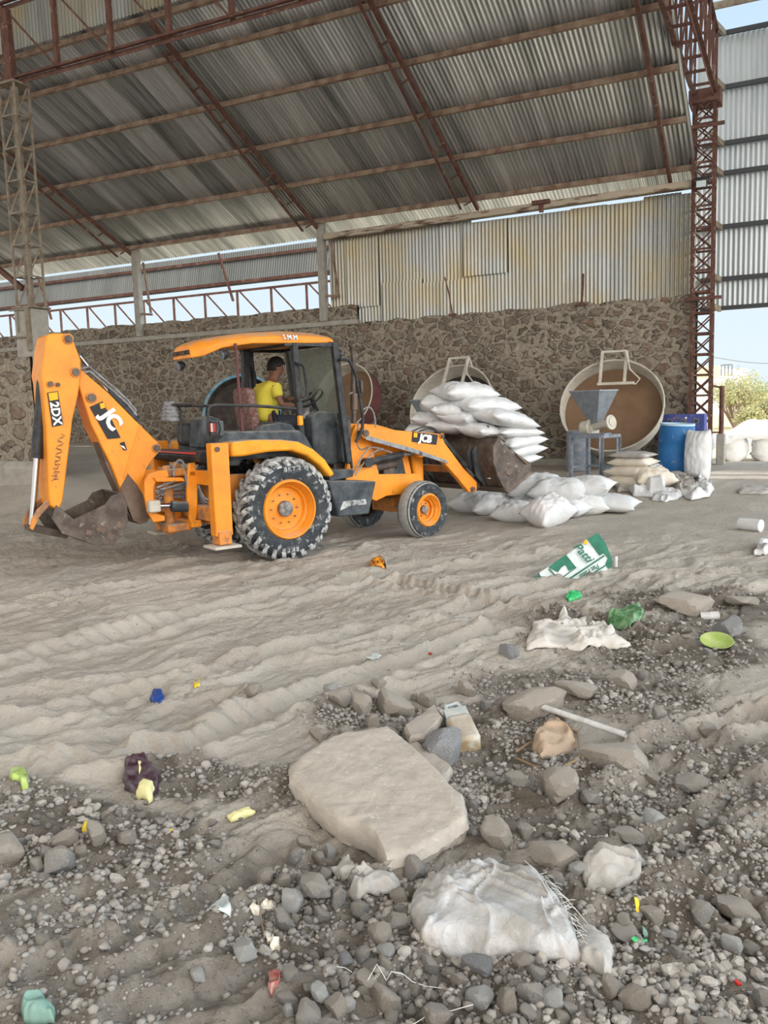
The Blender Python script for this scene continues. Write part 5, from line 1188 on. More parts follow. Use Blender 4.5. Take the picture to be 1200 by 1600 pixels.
# ================================================================== HOPPER STAND
def hopper(px, py, label, sc_=1.0, yaw=-26, full=True):
    p = G(px, py); t = empty('hopper_feeder', p, math.radians(yaw), label, 'hopper')
    w2, dp, H = .50*sc_, .34*sc_, .92*sc_
    for sx_ in (-1, 1):
        for sy_ in (-1, 1):
            b = MB(); b.angle((sx_*w2, sy_*dp, 0), (sx_*w2, sy_*dp, H), .075, .014, flip=sx_); b.build('leg', 'frame_blue', t)
    b = MB()
    for s in (-1, 1):
        b.bar((-w2, s*dp, H), (w2, s*dp, H), .06, .07); b.bar((s*w2, -dp, H), (s*w2, dp, H), .06, .07); b.bar((s*w2, -dp, .25), (s*w2, dp, .25), .05); 
    b.bar((-w2, dp, .25), (w2, dp, .25), .05); b.build('frame_top', 'frame_blue', t, bevel=.006); b = MB(); b.box((-.05, 0, H+.045), (.62, .66, .03)); b.build('table_plate', 'frame_blue', t)
    # four sided hopper, hollow
    o_ = [(-.46, -.36), (.46, -.36), (.46, .36), (-.46, .36)]; i_ = [(-.09, -.09), (.12, -.09), (.12, .09), (-.09, .09)]
    zt, zb = H+.96*sc_, H+.26*sc_; vs = [(x-.04, y, zt) for x, y in o_]+[(x+.02, y, zb) for x, y in i_]; b = MB(); b.add(vs, [(0, 1, 5, 4), (1, 2, 6, 5), (2, 3, 7, 6), (3, 0, 4, 7)]); b.build('hopper', 'galv', t, smooth=0, solid=.012)
    b = MB(); 
    for k in range(4):
        a, c = o_[k], o_[(k+1) % 4]; b.bar((a[0]-.04, a[1], zt), (c[0]-.04, c[1], zt), .04, .03)
    b.build('hopper_rim', 'galv', t)
    b = MB(); b.tube([(-.34, -.1, H+.17), (-.30, -.1, H+.17), (-.05, -.08, H+.19)], [.11, .15, .15], 20); b.box((-.05, -.02, H+.13), (.2, .3, .2)); b.lathe([(.17, -.02), (.17, .03), (.08, .03)], 'x', 20, c=(-.08, -.08, H+.19)); b.build('gear_motor', 'pan', t, bevel=.01)
    b = MB(); b.tube([(-.02, -.03, H+.19), (.62*1, -.12, H+.30)], .085, 20); b.tube([(.55, -.11, H+.285), (.60, -.118, H+.297)], [.16, .16], 20); b.build('screw_tube', 'pan', t)
    b = MB(); b.bar((.2, -.2, H+.05), (.52, -.2, H+.05), .2, .03); b.build('shelf', 'frame_blue', t)
    t.scale = (.80, .80, .93); return t
hopper(929, 748, 'grey steel hopper with screw feeder on an angle iron stand before the right pan')
hopper(680, 757, 'grey steel hopper showing its edge behind the sacks in the bucket', 1.0)
# dark drum under the stand
p = G(918, 735); b = MB(); b.lathe([(.001, 0), (.24, 0), (.24, .85), (.2, .86), (.2, .1)], 'z', 24, c=(p.x-.2, p.y-.05, p.z)); tag(b.build('steel_drum', 'frame_blue', smooth=.6), 'dull blue grey drum behind the hopper stand', 'drum')
# ================================================================== PAN GRANULATORS
def pan(c, R, depth, yaw, tilt, m_out, m_in, label, m_rim=None, frame=True, scr='pan'):
    """shallow round pan; local +z is the open face"""
    t = empty('pan_granulator', (c[0], c[1], gh(c[0], c[1])), 0, label, 'pan granulator')
    n = Vector((math.sin(yaw)*math.cos(tilt), -math.cos(yaw)*math.cos(tilt), math.sin(tilt)))
    q = n.to_track_quat('Z', 'Y').to_matrix().to_4x4(); q.translation = Vector(c)-Vector(t.location)
    b = MB(); b.lathe([(R+.012, -.01), (R+.03, .0), (R+.012, .012), (R-.006, .0), (R-.02, -depth*.5), (R-.05, -depth), (.001, -depth)], 'z', 72)
    b2 = MB(); b.cur = 1
    b.lathe([(R+.004, 0), (R, -depth*.5), (R-.01, -depth-.02), (R*.6, -depth-.06), (.001, -depth-.06)], 'z', 72)
    me = b.mesh('pan_drum'); me.transform(q); pd = link('pan_drum', me, [M[m_in] if False else M['pan' if m_in == 'pan_brown' else m_out], M[m_out]], t, smooth=.7)
    b = MB(); rr = R-.055; pr = [(.001, -depth+.03), (rr*.5, -depth+.035), (rr*.9, -depth+.03), (rr, -depth+.05), (rr+.02, -depth-.005)]
    b.lathe(pr, 'z', 64); me = b.mesh('caked_bed'); me.transform(q); link('caked_bed', me, m_in, pd, smooth=1)
    if m_rim: b = MB(); b.lathe([(R+.035, -.03), (R+.035, .03), (R-.03, .03), (R-.03, -.03)], 'z', 72, closed=True); me = b.mesh('rim_band'); me.transform(q); link('rim_band', me, m_rim, pd, smooth=.5)
    # cradle legs
    C0 = Vector(c)-Vector(t.location); back = C0-n*(depth+.25)
    b = MB()
    for s in (-1, 1):
        sd_ = Vector((0, 0, 1)).cross(n).normalized()*s*R*.45
        b.bar(back+sd_-Vector((0, 0, .1)), Vector((back.x+sd_.x, back.y+sd_.y+.1, 0)), .12, .12); b.bar(back+sd_-Vector((0, 0, .1)), Vector((C0.x+sd_.x, C0.y+sd_.y-.05, 0)), .1, .1)
    b.cyl(back-n*.1, back+n*.25, .18, 20); b.build('cradle', 'frame_blue', t, bevel=.01)
    if frame:
        u = q.to_3x3()@Vector((0, 1, 0)); sdv = q.to_3x3()@Vector((1, 0, 0))
        if u.z < 0: u = -u
        def Q(a, b_, cc): return C0+sdv*a*R+u*b_*R+n*cc
        b = MB(); w0, w1 = .24, .34
        top = 1.18; b.bar(Q(-w0, top, .05), Q(w0, top, .05), .06, .05); b.bar(Q(-w0, top, .05), Q(-w0, .42, .10), .06, .06); b.bar(Q(w0, top, .05), Q(w0, .42, .10), .06, .06)
        b.bar(Q(-w0, top, .05), Q(-w0*1.1, 1.0, -.25), .05); b.bar(Q(w0, top, .05), Q(w0*1.1, 1.0, -.25), .05)
        b.bar(Q(-w0-.05, .42, .10), Q(w1+.1, .42, .10), .09, .06); b.build('scraper_frame', scr, t, bevel=.006)
        b = MB(); pts = [Q(w0, 1.1, .1), Q(w0+.05, .9, .14), Q(w0+.10, .7, .15), Q(w0+.3, .48, .14), Q(w0+.22, .38, .12), Q(w0, .44, .12)]; b.tube(pts, .018, 8); b.build('water_hose', 'pan', t)
    return t
c = atY(955, 632, 18.55); pan(c, 1.07, .36, math.radians(4), math.radians(27), 'pan', 'pan_brown', 'big cream pan granulator with a brown caked bed, right of the bucket')
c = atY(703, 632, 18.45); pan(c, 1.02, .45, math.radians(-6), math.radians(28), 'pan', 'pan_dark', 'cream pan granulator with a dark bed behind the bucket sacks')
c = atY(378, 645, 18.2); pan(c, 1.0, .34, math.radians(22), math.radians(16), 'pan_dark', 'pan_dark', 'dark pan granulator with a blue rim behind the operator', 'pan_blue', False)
c = atY(536, 620, 18.3); pan(c, .84, .45, math.radians(-8), math.radians(18), 'pan_maroon', 'pan_brown', 'maroon walled pan granulator behind the cab windscreen', None, False)
# ================================================================== BARREL, PANEL
p = G(1053, 742); b = MB(); R_ = .315; H_ = .94
b.lathe([(.001, 0), (R_*.96, 0), (R_*1.02, .05), (R_*1.05, .25), (R_*1.05, .3), (R_*1.03, .32), (R_*1.03, .6), (R_*1.05, .62), (R_*1.04, .68), (R_*1.0, .88), (R_*.97, .93), (R_*.97, H_), (R_*.90, H_), (R_*.90, .90), (R_*.96, .5), (R_*.92, .05), (.001, .04)], 'z', 48)
o = b.build('blue_barrel', 'barrel', smooth=.7); o.location = p; o.rotation_euler = (.02, .06, 0); o.scale = (1.05, 1.05, 1.07); tag(o, 'tall blue plastic barrel smeared with pale dust', 'barrel')
b = MB(); b.lathe([(R_*.99, H_-.015), (R_*.99, H_+.02), (R_*.89, H_+.02), (R_*.89, H_-.015)], 'z', 48, closed=True); b.build('barrel_rim', 'barrel_rim', o)
p = atY(1070, 700, 19.25); t = empty('control_panel', (p.x, 19.25, gh(p.x, 19.25)), math.radians(-8), 'blue electrical control panel standing behind the barrel', 'control panel')
zc = atY(1070, 668, 19.25).z-t.location.z
b = MB(); b.box((0, 0, zc), (.86, .24, .58)); bx = b.build('cabinet', 'panel_blue', t, bevel=.015)
for s in (-1, 1): b = MB(); b.box((s*.36, 0, (zc-.29)/2), (.06, .2, zc-.29)); b.build('leg', 'panel_blue', t)
for dx in (-.29, .0, .26): b = MB(); b.box((dx, -.127, zc+.14), (.11, .02, .10)); mt = b.build('meter', 'house_dark', bx); b = MB(); b.box((dx, -.14, zc+.14), (.075, .01, .06)); b.build('meter_window', 'slate', mt)
for dx, dz, m_ in ((-.2, .2, 'red_litter'), (.05, .21, 'decal_white'), (-.05, -.02, 'red_litter'), (.12, -.02, 'film_white'), (.12, -.12, 'film_white')): b = MB(); b.cyl((dx, -.12, zc+dz), (dx, -.14, zc+dz), .022, 12); b.build('indicator', m_, bx)
# ================================================================== OUTSIDE
y0 = 26.0
b = None
for k in range(8):
    x = -1.62+k*.80; me = sack_mesh('jumbo_bag', .84, .76, .72, 90+k, ear=.03, nu=26, nv=22, wr=1.6); o = link('bulk_bag', me, 'jumbo', smooth=2.5); o.location = (x, y0+.1*(k % 2), gh(x, y0)+.36); o.rotation_euler = (0, -PI/2, .1*(k % 3))
    tag(o, ['white bulk bag at the left end of the sunlit row outside', 'second white bulk bag in the sunlit row outside', 'third white bulk bag in the sunlit row outside'][k] if k < 3 else 'white bulk bag further right in the sunlit row outside', 'bulk bag', 'white bulk bags in the sun outside')
me = None
n1, n2 = 70, 24; u, v = np.meshgrid(np.linspace(-2.2, 4.6, n1), np.linspace(25.6, 27.3, n2), indexing='ij')
z = .86+.22*np.sin((v-25.5)/1.8*PI)+.12*fbm(u*2.5, v*2.5, 4, 95)-.35*ss((-1.3-u)/.8)-.25*(1-ss((v-25.55)/.2)); b = MB(); b.grid(np.stack([u, v, z], -1).reshape(-1, 3).tolist(), n1, n2)
tag(b.build('plastic_cover', 'jumbo', smooth=2.5, solid=.01), 'rumpled white plastic cover over the row of bulk bags outside', 'cover')
def bush(x, y, w_, h_, lb, lm='leaf', nb=60, seed=1, dens=2600):
    t = empty('bush', (x, y, 0), 0, lb, 'bush'); r = random.Random(seed); b = MB(); tips = []
    for k in range(nb):
        a = r.uniform(0, 2*PI); s = r.uniform(.2, 1); p0 = Vector((0, 0, 0)); p1 = Vector((math.cos(a)*w_*.25*s, math.sin(a)*w_*.2*s, h_*.45)); p2 = Vector((math.cos(a)*w_*.5*s, math.sin(a)*w_*.5*s, h_*(1-.35*s*s)*r.uniform(.7, 1.05)))
        b.tube([p0, p1, p2], [.03, .02, .006], 4); tips += [p1.lerp(p2, f) for f in (0, .3, .5, .75, .9, 1)]
    b.build('branches', 'branch', t); n = dens; T_ = np.array([tuple(q) for q in tips]); R_ = np.random.RandomState(seed)
    c = T_[R_.randint(0, len(T_), n)]+R_.normal(0, .16, (n, 3))*np.array([1, 1, .8]); d1 = R_.normal(0, 1, (n, 3)); d1 /= np.linalg.norm(d1, axis=1)[:, None]; d2 = np.cross(d1, R_.normal(0, 1, (n, 3))); d2 /= np.linalg.norm(d2, axis=1)[:, None]
    L_ = R_.uniform(.05, .11, (n, 1)); V = np.stack([c-d1*L_, c+d2*L_*.35, c+d1*L_, c-d2*L_*.35], 1).reshape(-1, 3); F_ = np.arange(4*n).reshape(-1, 4)
    link('foliage', np_mesh('foliage', V, F_), lm, t, smooth=0); return t
for k, (px, py, Y, w_, h_, lb, lm, nb) in enumerate(((1148, 660, 50, 3.4, 3.3, 'large sparse pale bush seen through the right opening', 'leaf', 70), (1200, 652, 62, 4.2, 2.6, 'green bush at the right edge behind the pale one', 'leaf_dark', 60), (1175, 655, 75, 7, 3.4, 'distant dark shrub against the sky', 'leaf_dark', 60), (1172, 662, 46, 1.4, 1.2, 'small dry shrub right of the large pale bush', 'leaf', 30), (1262, 655, 54, 4, 3, 'green bush beyond the right edge of the opening', 'leaf_dark', 50))):
    p = atY(px, py, Y); bush(p.x, Y, w_, h_, lb, lm, nb, 5+k, 3200 if k in (0, 2) else 1800)
# rising dry field
n1, n2 = 60, 20; u, v = np.meshgrid(np.linspace(-60, 60, n1), np.linspace(34, 140, n2), indexing='ij'); z = -.35+.5*ss((v-34)/20)+.2*fbm(u*.1, v*.1, 3, 5); b = MB(); b.grid(np.stack([u, v, z], -1).reshape(-1, 3).tolist(), n1, n2)
o = b.build('ground_field', mat('dry_field', (.62, .50, .33), (.50, .44, .27), rough=.95, scale=.6), smooth=2); tag(o, 'dry yellow field beyond the yard', None, None, 'structure')
# house far behind
HYc = 90; p0 = atY(1075, 615, HYc); p1 = atY(1168, 615, HYc)
hx0 = atY(1080, 600, HYc).x; z1 = atY(1100, 575, HYc).z; z0 = -.3; zg = atY(1100, 592, HYc).z
t = empty('house', ((hx0+p1.x)/2, HYc, z0), 0, 'far flat roofed house with a cream parapet behind the bush', 'house')
xm = atY(1128, 600, HYc).x; off = t.location.x
b = MB(); b.box(((hx0+xm)/2-off, 0, (zg-z0)/2), (xm-hx0, 8, zg-z0)); b.build('lower_wall', 'house_white', t); b = MB(); b.box(((hx0+xm)/2-off, -.1, (zg+z1)/2-z0), (xm-hx0, 8.2, z1-zg)); b.build('parapet', 'house_cream', t)
b = MB(); x2 = atY(1166, 600, HYc).x; zb = atY(1150, 577, HYc).z; b.box(((xm+x2)/2-off, 1.5, (zb-z0)/2), (x2-xm, 7, zb-z0)); b.build('upper_room', 'house_white', t)
b = MB(); xa = atY(1132, 600, HYc).x-off; xb = atY(1148, 600, HYc).x-off; za = atY(1140, 572, HYc).z-z0
b.tube([(xa, -4, za), (xb, -4, za)], .05, 5)
for f in (0, .33, .66, 1): b.tube([(xa+(xb-xa)*f, -4, za-1.0), (xa+(xb-xa)*f, -4, za)], .05, 5)
b.build('roof_railing', 'house_dark', t)
a = atY(1105, 556, 60); c = atY(1260, 566, 60); b = MB(); pts = [a.lerp(c, f)+Vector((0, 0, -.25*math.sin(f*PI))) for f in np.linspace(-.3, 1.2, 24)]; b.tube(pts, .02, 5); tag(b.build('power_line', 'house_dark'), 'thin power line crossing the sky outside', 'cable')

# ================================================================== STONES
def stone_mesh(seed, flat=1.0, n=12):
    r = np.random.RandomState(seed); bm = bmesh.new(); bmesh.ops.create_icosphere(bm, subdivisions=3, radius=1)
    N = r.normal(0, 1, (n, 3)); N /= np.linalg.norm(N, axis=1)[:, None]; D = r.uniform(.62, .98, n)
    N = np.vstack([N, [[1, 0, 0], [-1, 0, 0], [0, 1, 0], [0, -1, 0], [0, 0, 1], [0, 0, -1]]]); D = np.append(D, r.uniform(.8, 1, 6))
    for v in bm.verts:
        d = np.array(v.co); q = N@d; k = np.where(q > 1e-3, D/np.maximum(q, 1e-3), 9)
        rad = -np.log(np.sum(np.exp(-38*np.minimum(k, 3))))/38
        rad *= 1+.035*float(fbm(np.array([d[0]*3+seed]), np.array([d[1]*3+d[2]*2]), 3, seed)[0])
        v.co = tuple(d*rad)
    me = bpy.data.meshes.new('stone'); 
    for v in bm.verts: v.co.z *= flat
    bm.to_mesh(me); bm.free(); return me
SMESH = {}
def stone_data(k, mname):
    key = (k, mname)
    if key not in SMESH:
        me = stone_mesh(200+k); me.materials.append(M[mname]); me.polygons.foreach_set('use_smooth', [True]*len(me.polygons)); me.set_sharp_from_angle(angle=.30); SMESH[key] = me
    return SMESH[key]
rng = random.Random(21)
placed = []
def put_stone(p, sx_, sy_, sz_, m_, label, group=None, name='stone', sink=.30, yaw=None, k=None, tilt=.25):
    o = bpy.data.objects.new(name, stone_data(rng.randrange(14) if k is None else k, m_)); col.objects.link(o)
    o.location = (p[0], p[1], p[2]+sz_*(1-2*sink)); o.scale = (sx_, sy_, sz_)
    o.rotation_euler = (rng.uniform(-tilt, tilt), rng.uniform(-tilt, tilt), rng.uniform(0, 6.28) if yaw is None else yaw)
    placed.append((p[0], p[1], max(sx_, sy_))); return tag(o, label, 'stone', group)
# hand placed, from the photograph (centre px, width px, height px)
S_ = [
 (8, 1335, 66, 58, 'stone_tan', 'big dusty boulder cut by the left edge of the picture'),
 (103, 1310, 46, 32, 'stone_tan', 'rounded brownish stone at the left, above the pitted grey one'),
 (95, 1347, 50, 44, 'stone', 'rough pitted grey stone in the left rubble cluster'),
 (60, 1352, 28, 24, 'stone', 'smooth grey stone touching the pitted one on its left'),
 (66, 1372, 30, 14, 'stone', 'flat grey stone just below the left cluster'),
 (72, 1332, 22, 18, 'stone', 'small bluish stone between the two left cluster stones'),
 (153, 1305, 34, 40, 'stone_tan', 'tilted wedge stone beside the yellow scrap at left'),
 (127, 1332, 22, 26, 'stone_tan', 'brown stone wedged right of the pitted one'),
 (200, 1316, 34, 20, 'stone_tan', 'flat tan stone below the purple wrapper'),
 (250, 1285, 26, 16, 'stone', 'grey flat stone right of the purple wrapper'),
 (296, 1275, 24, 14, 'stone', 'small grey slab stone left of the yellow peel'),
 (185, 1358, 20, 16, 'stone_tan', 'small tan stone alone on the soil at left'),
 (22, 1425, 20, 12, 'stone', 'small pale stone near the left edge on bare soil'),
 (68, 1480, 26, 14, 'stone_tan', 'flat stone in the dark soil at lower left'),
 (104, 1483, 22, 12, 'stone', 'small grey stone right of the flat one at lower left'),
 (381, 1489, 40, 44, 'stone_pale', 'pale triangular stone alone on the trodden mound'),
 (312, 1530, 26, 26, 'stone_pale', 'pale round stone on the trodden mound, lower left of the triangular one'),
 (474, 1319, 28, 30, 'stone_tan', 'rounded stone against the broken slab, at its lower left edge'),
 (460, 1341, 26, 36, 'stone', 'pointed grey stone left of the twin block stones'),
 (496, 1337, 22, 24, 'stone_tan', 'blocky stone just under the slab edge'),
 (517, 1333, 20, 24, 'stone_pale', 'cream cube-like stone under the slab edge'),
 (540, 1346, 26, 20, 'stone_tan', 'rounded brown stone under the slab edge, right of the cream one'),
 (477, 1353, 22, 22, 'stone', 'grey round stone below the blocky ones'),
 (476, 1376, 28, 22, 'stone_tan', 'tan wedge above the broad flat stone'),
 (497, 1391, 52, 42, 'stone', 'broad flat-topped grey stone in the centre rubble'),
 (528, 1404, 30, 40, 'stone', 'upright triangular stone right of the broad flat one'),
 (412, 1377, 38, 40, 'stone_tan', 'crumbly dirt-caked lump at the left of the centre rubble'),
 (444, 1378, 34, 30, 'stone_tan', 'rough lump beside the dirt-caked one'),
 (456, 1409, 46, 44, 'stone_pale', 'rough speckled pale stone in the centre rubble'),
 (442, 1439, 36, 38, 'stone', 'split grey stone below the speckled pale one'),
 (461, 1436, 18, 18, 'stone_tan', 'small reddish stone right of the split grey one'),
 (481, 1425, 18, 20, 'stone', 'small pale block below the broad flat stone'),
 (482, 1440, 16, 20, 'stone', 'small oval stone below the pale block'),
 (502, 1430, 26, 24, 'stone', 'grey wedge under the upright triangular stone'),
 (564, 1422, 32, 34, 'stone', 'pale rounded stone in the middle of the centre rubble'),
 (571, 1437, 18, 18, 'stone_tan', 'small stone resting against the pale rounded one'),
 (591, 1461, 44, 32, 'stone_tan', 'big smooth brown stone left of the white sack'),
 (617, 1441, 42, 30, 'stone', 'angular grey stone against the left end of the white sack'),
 (625, 1402, 36, 30, 'stone_tan', 'stone leaning above the white sack, under the slab'),
 (649, 1362, 38, 40, 'stone', 'dark faceted stone below the tip of the broken slab'),
 (564, 1495, 28, 38, 'stone', 'upright grey stone in the lower centre rubble'),
 (601, 1488, 34, 20, 'stone_pale', 'bluish flat stone in the lower centre rubble'),
 (540, 1502, 26, 22, 'granite', 'dark blue stone left of the upright one'),
 (518, 1495, 22, 22, 'stone_tan', 'brown stone in the hollow, lower centre'),
 (491, 1496, 22, 20, 'stone_tan', 'brown stone at the left side of the hollow, lower centre'),
 (577, 1511, 30, 20, 'stone', 'smooth grey stone below the upright one'),
 (601, 1510, 22, 24, 'stone_tan', 'smooth brown stone right of the grey one, lower centre'),
 (671, 1509, 30, 32, 'stone', 'round grey stone under the lower left of the white sack'),
 (635, 1517, 16, 16, 'stone', 'small pale pebble-like stone left of the round grey one'),
 (575, 1532, 38, 18, 'stone_tan', 'long flat stone near the white string'),
 (540, 1534, 24, 20, 'stone', 'small rounded stone left of the white string'),
 (603, 1549, 46, 48, 'stone_tan', 'large broken brown stone with a notch, bottom centre'),
 (631, 1555, 20, 34, 'stone', 'upright grey stone right of the notched brown one'),
 (453, 1539, 30, 26, 'stone', 'grey stone right of the red wrapper'),
 (482, 1545, 26, 18, 'stone_tan', 'brown stone right of the red wrapper, second along'),
 (449, 1560, 34, 16, 'stone', 'long grey stone just below the red wrapper'),
 (452, 1578, 22, 28, 'stone_pale', 'pale teardrop stone below the red wrapper'),
 (502, 1549, 34, 30, 'stone_pale', 'rough pale grey stone, bottom centre left'),
 (522, 1538, 16, 24, 'stone', 'narrow grey stone behind the rough pale one'),
 (541, 1565, 30, 26, 'stone_pale', 'pale cracked stone, bottom centre'),
 (482, 1588, 58, 26, 'stone', 'broad grey stone cut by the bottom edge, left of centre'),
 (528, 1572, 40, 24, 'stone_tan', 'brown stone partly under the pale cracked one'),
 (613, 1590, 30, 20, 'stone', 'grey stone at the bottom edge below the notched one'),
 (683, 1587, 52, 34, 'stone_tan', 'large brown stone at the bottom edge, right of centre'),
 (747, 1562, 46, 34, 'stone_pale', 'very pale smooth triangular stone, bottom centre right'),
 (716, 1531, 28, 26, 'stone_tan', 'tan stone under the white sack, left part'),
 (677, 1540, 20, 22, 'stone', 'small block stone between the two bottom centre stones'),
 (750, 1508, 54, 28, 'granite', 'dark stone peeping out under the white sack'),
 (793, 1562, 40, 64, 'stone_tan', 'tall rough brown stone, bottom right of centre'),
 (830, 1553, 42, 42, 'stone', 'flat-faced grey block stone beside the tall brown one'),
 (862, 1559, 32, 44, 'stone_pale', 'pale speckled upright stone beside the grey block'),
 (819, 1502, 32, 22, 'stone_tan', 'brown stone at the underside of the white sack'),
 (838, 1520, 26, 22, 'stone', 'grey wedge stone below the white sack, middle'),
 (827, 1583, 30, 16, 'stone', 'low grey stone at the bottom below the block'),
 (891, 1576, 26, 16, 'stone', 'small pale stone right of the speckled one, bottom'),
 (878, 1588, 30, 14, 'stone_tan', 'flat brown stone at the bottom edge, right of centre'),
 (925, 1551, 22, 24, 'stone', 'grey stone below the tail of the white sack'),
 (957, 1545, 38, 26, 'stone_tan', 'brown stone just below the torn tail of the white sack'),
 (991, 1561, 44, 42, 'stone_tan', 'smooth tan boulder with a pale broken face, bottom right'),
 (966, 1574, 20, 30, 'stone', 'pointed dark stone left of the smooth tan boulder'),
 (774, 1307, 50, 50, 'stone_tan', 'dust-covered block just right of the broken slab'),
 (798, 1362, 36, 20, 'stone', 'flat stone behind the white sack'),
 (772, 1347, 36, 14, 'stone', 'thin slab of stone behind the white sack, left'),
 (868, 1337, 86, 36, 'stone_tan', 'long shaded rock between the slab and the grey rag'),
 (821, 1298, 32, 24, 'stone_tan', 'brown stone in the shadow right of the slab'),
 (870, 1378, 28, 34, 'stone', 'rounded grey stone left of the grey rag'),
 (905, 1357, 30, 20, 'stone_pale', 'pale stone at the left end of the grey rag'),
 (982, 1299, 46, 22, 'stone', 'flat tilted stone above the grey rag'),
 (1022, 1288, 34, 20, 'stone_pale', 'pale rounded stone above and right of the grey rag'),
 (870, 1238, 74, 56, 'stone_tan', 'big dust-covered rock below the tan rag'),
 (919, 1247, 30, 24, 'stone', 'stone right of the big dust-covered rock'),
 (808, 1230, 38, 22, 'stone', 'flat grey stone left of the big dust-covered rock'),
 (922, 1279, 24, 18, 'stone', 'small rounded stone below the big dust-covered rock'),
 (960, 1187, 104, 58, 'stone_tan', 'large half-buried rock right of the tan rag'),
 (836, 1103, 90, 46, 'stone_tan', 'broad dusty rock behind the pale pipe'),
 (881, 1115, 34, 18, 'stone_tan', 'smaller dusty rock right of the one behind the pipe'),
 (1029, 1137, 24, 22, 'stone', 'round grey stone right of the pale pipe'),
 (1087, 1227, 62, 22, 'stone', 'long flat grey stone at the right'),
 (1022, 1218, 22, 16, 'stone_tan', 'small tan stone right of the half-buried rock'),
 (1102, 1135, 40, 12, 'stone_tan', 'thin flat stone in the right hand rut'),
 (1095, 1425, 46, 36, 'stone', 'elongated grey stone at the right, lying downhill'),
 (1156, 1427, 78, 36, 'stone_tan', 'large tan rock at the right edge'),
 (1142, 1473, 34, 32, 'stone_pale', 'pale two-faced stone below the large tan rock at right'),
 (1172, 1483, 24, 24, 'stone', 'grey stone in the corner right of the two-faced one'),
 (1137, 1452, 30, 16, 'stone_tan', 'flat brown stone just under the large tan rock'),
 (1057, 1487, 26, 18, 'stone', 'small block stone right of the green scraps'),
 (975, 1460, 48, 24, 'stone', 'pale grey rock left of the green scraps'),
 (1044, 1459, 26, 14, 'stone_pale', 'cream flat stone above the green scraps'),
 (974, 1437, 28, 16, 'stone', 'stone left of the yellow speck at right'),
 (1020, 1430, 34, 26, 'stone_tan', 'tan stone in the right rubble'),
 (1125, 1597, 56, 30, 'stone_tan', 'round topped rock at the bottom edge, far right'),
 (1190, 1560, 30, 34, 'stone', 'grey stone at the lower right edge'),
 (1125, 1284, 24, 16, 'stone', 'small stone in the right slope, upper'),
 (1095, 1287, 20, 14, 'stone_pale', 'small pale stone in the right slope'),
 (395, 1080, 28, 32, 'stone_tan', 'dusty stone alone in the powder at left of centre'),
 (583, 1127, 36, 28, 'stone_tan', 'pale tan block above the slab'),
 (577, 1149, 36, 24, 'stone', 'grey block directly above the slab edge'),
 (542, 1148, 30, 24, 'stone_tan', 'rounded tan stone above the slab, left of the grey block'),
 (496, 1148, 28, 22, 'stone_tan', 'dusty rounded stone above the slab corner'),
 (612, 1147, 28, 18, 'stone_tan', 'small oblong stone above the slab'),
 (615, 1163, 22, 22, 'stone', 'small block above the slab edge, next to the plank stones'),
 (617, 1104, 72, 32, 'stone_tan', 'wide flat dusty rock in the group above the slab'),
 (565, 1104, 34, 38, 'stone_tan', 'tan boulder left of the wide flat rock above the slab'),
 (530, 1093, 40, 30, 'stone_tan', 'tan rock behind the pale tan block'),
 (518, 1076, 28, 16, 'stone_pale', 'pale slim stone at the back of the group above the slab'),
 (590, 1070, 26, 16, 'stone_tan', 'small stone at the back of the group above the slab'),
 (647, 1086, 12, 34, 'stone_tan', 'slim standing stone at the back of the group above the slab'),
 (667, 1093, 30, 28, 'stone_tan', 'stone right of the slim standing one'),
 (728, 1078, 30, 28, 'stone_tan', 'tan stone behind the dirty canister'),
 (760, 1103, 18, 20, 'stone', 'small grey stone right of the dirty canister'),
 (796, 1018, 28, 26, 'granite', 'dark stone left of the white cloth'),
 (1140, 982, 44, 38, 'granite', 'dark smooth stone above the lime green dish'),
 (1062, 945, 80, 26, 'stone_tan', 'long dusty rock in the rubble above the lime green dish'),
 (1155, 940, 50, 18, 'stone_tan', 'flat dusty rock at the right beside the slab edge'),
 (975, 1062, 44, 26, 'stone_tan', 'rounded dusty mound of stone below the white cloth'),
 (1002, 1056, 20, 18, 'stone', 'small grey stone right of the rounded dusty one'),
 (900, 1075, 60, 22, 'stone_tan', 'long low rock below the white cloth'),
]
for (px, py, w_, h_, m_, lb) in S_:
    p = G(px, py+h_*.22); s = ppm(p); a = w_/s/2; hz_ = max(.35*a, min(a*1.15, h_/s/2*.95))
    put_stone(p, a*1.12, a*rng.uniform(.75, .95), hz_*1.05, m_, lb, sink=.22, tilt=.22, yaw=rng.choice([0, PI])+(-YAW*-1)+rng.uniform(-.35, .35))
# countless-looking fill: look-alikes, by zone, as individuals
FILL = [  # cx, cy, rx, ry, n, min px, max px, material choices, label, group
 (210, 1300, 190, 55, 36, 10, 20, ('stone', 'stone_tan'), 'small grey angular stone in the strip of rubble at left', 'small stones of the left rubble strip'),
 (520, 1430, 120, 75, 30, 12, 24, ('stone', 'stone_tan', 'stone'), 'small angular stone filling the centre rubble below the slab', 'small stones of the centre rubble'),
 (760, 1555, 210, 48, 34, 12, 24, ('stone', 'stone_tan'), 'small angular stone in the rubble under the white sack', 'small stones below the white sack'),
 (850, 1270, 130, 90, 26, 10, 22, ('stone_tan', 'stone'), 'small brown stone in the rubble between the slab and the right ruts', 'small stones right of the slab'),
 (1080, 1330, 120, 120, 22, 9, 19, ('stone', 'stone_tan', 'stone_pale'), 'small pale stone scattered on the right slope', 'small stones of the right slope'),
 (980, 1010, 200, 70, 24, 8, 18, ('stone_tan', 'stone'), 'small dusty stone in the rubble around the white cloth', 'small stones around the white cloth'),
]
nfill = 0
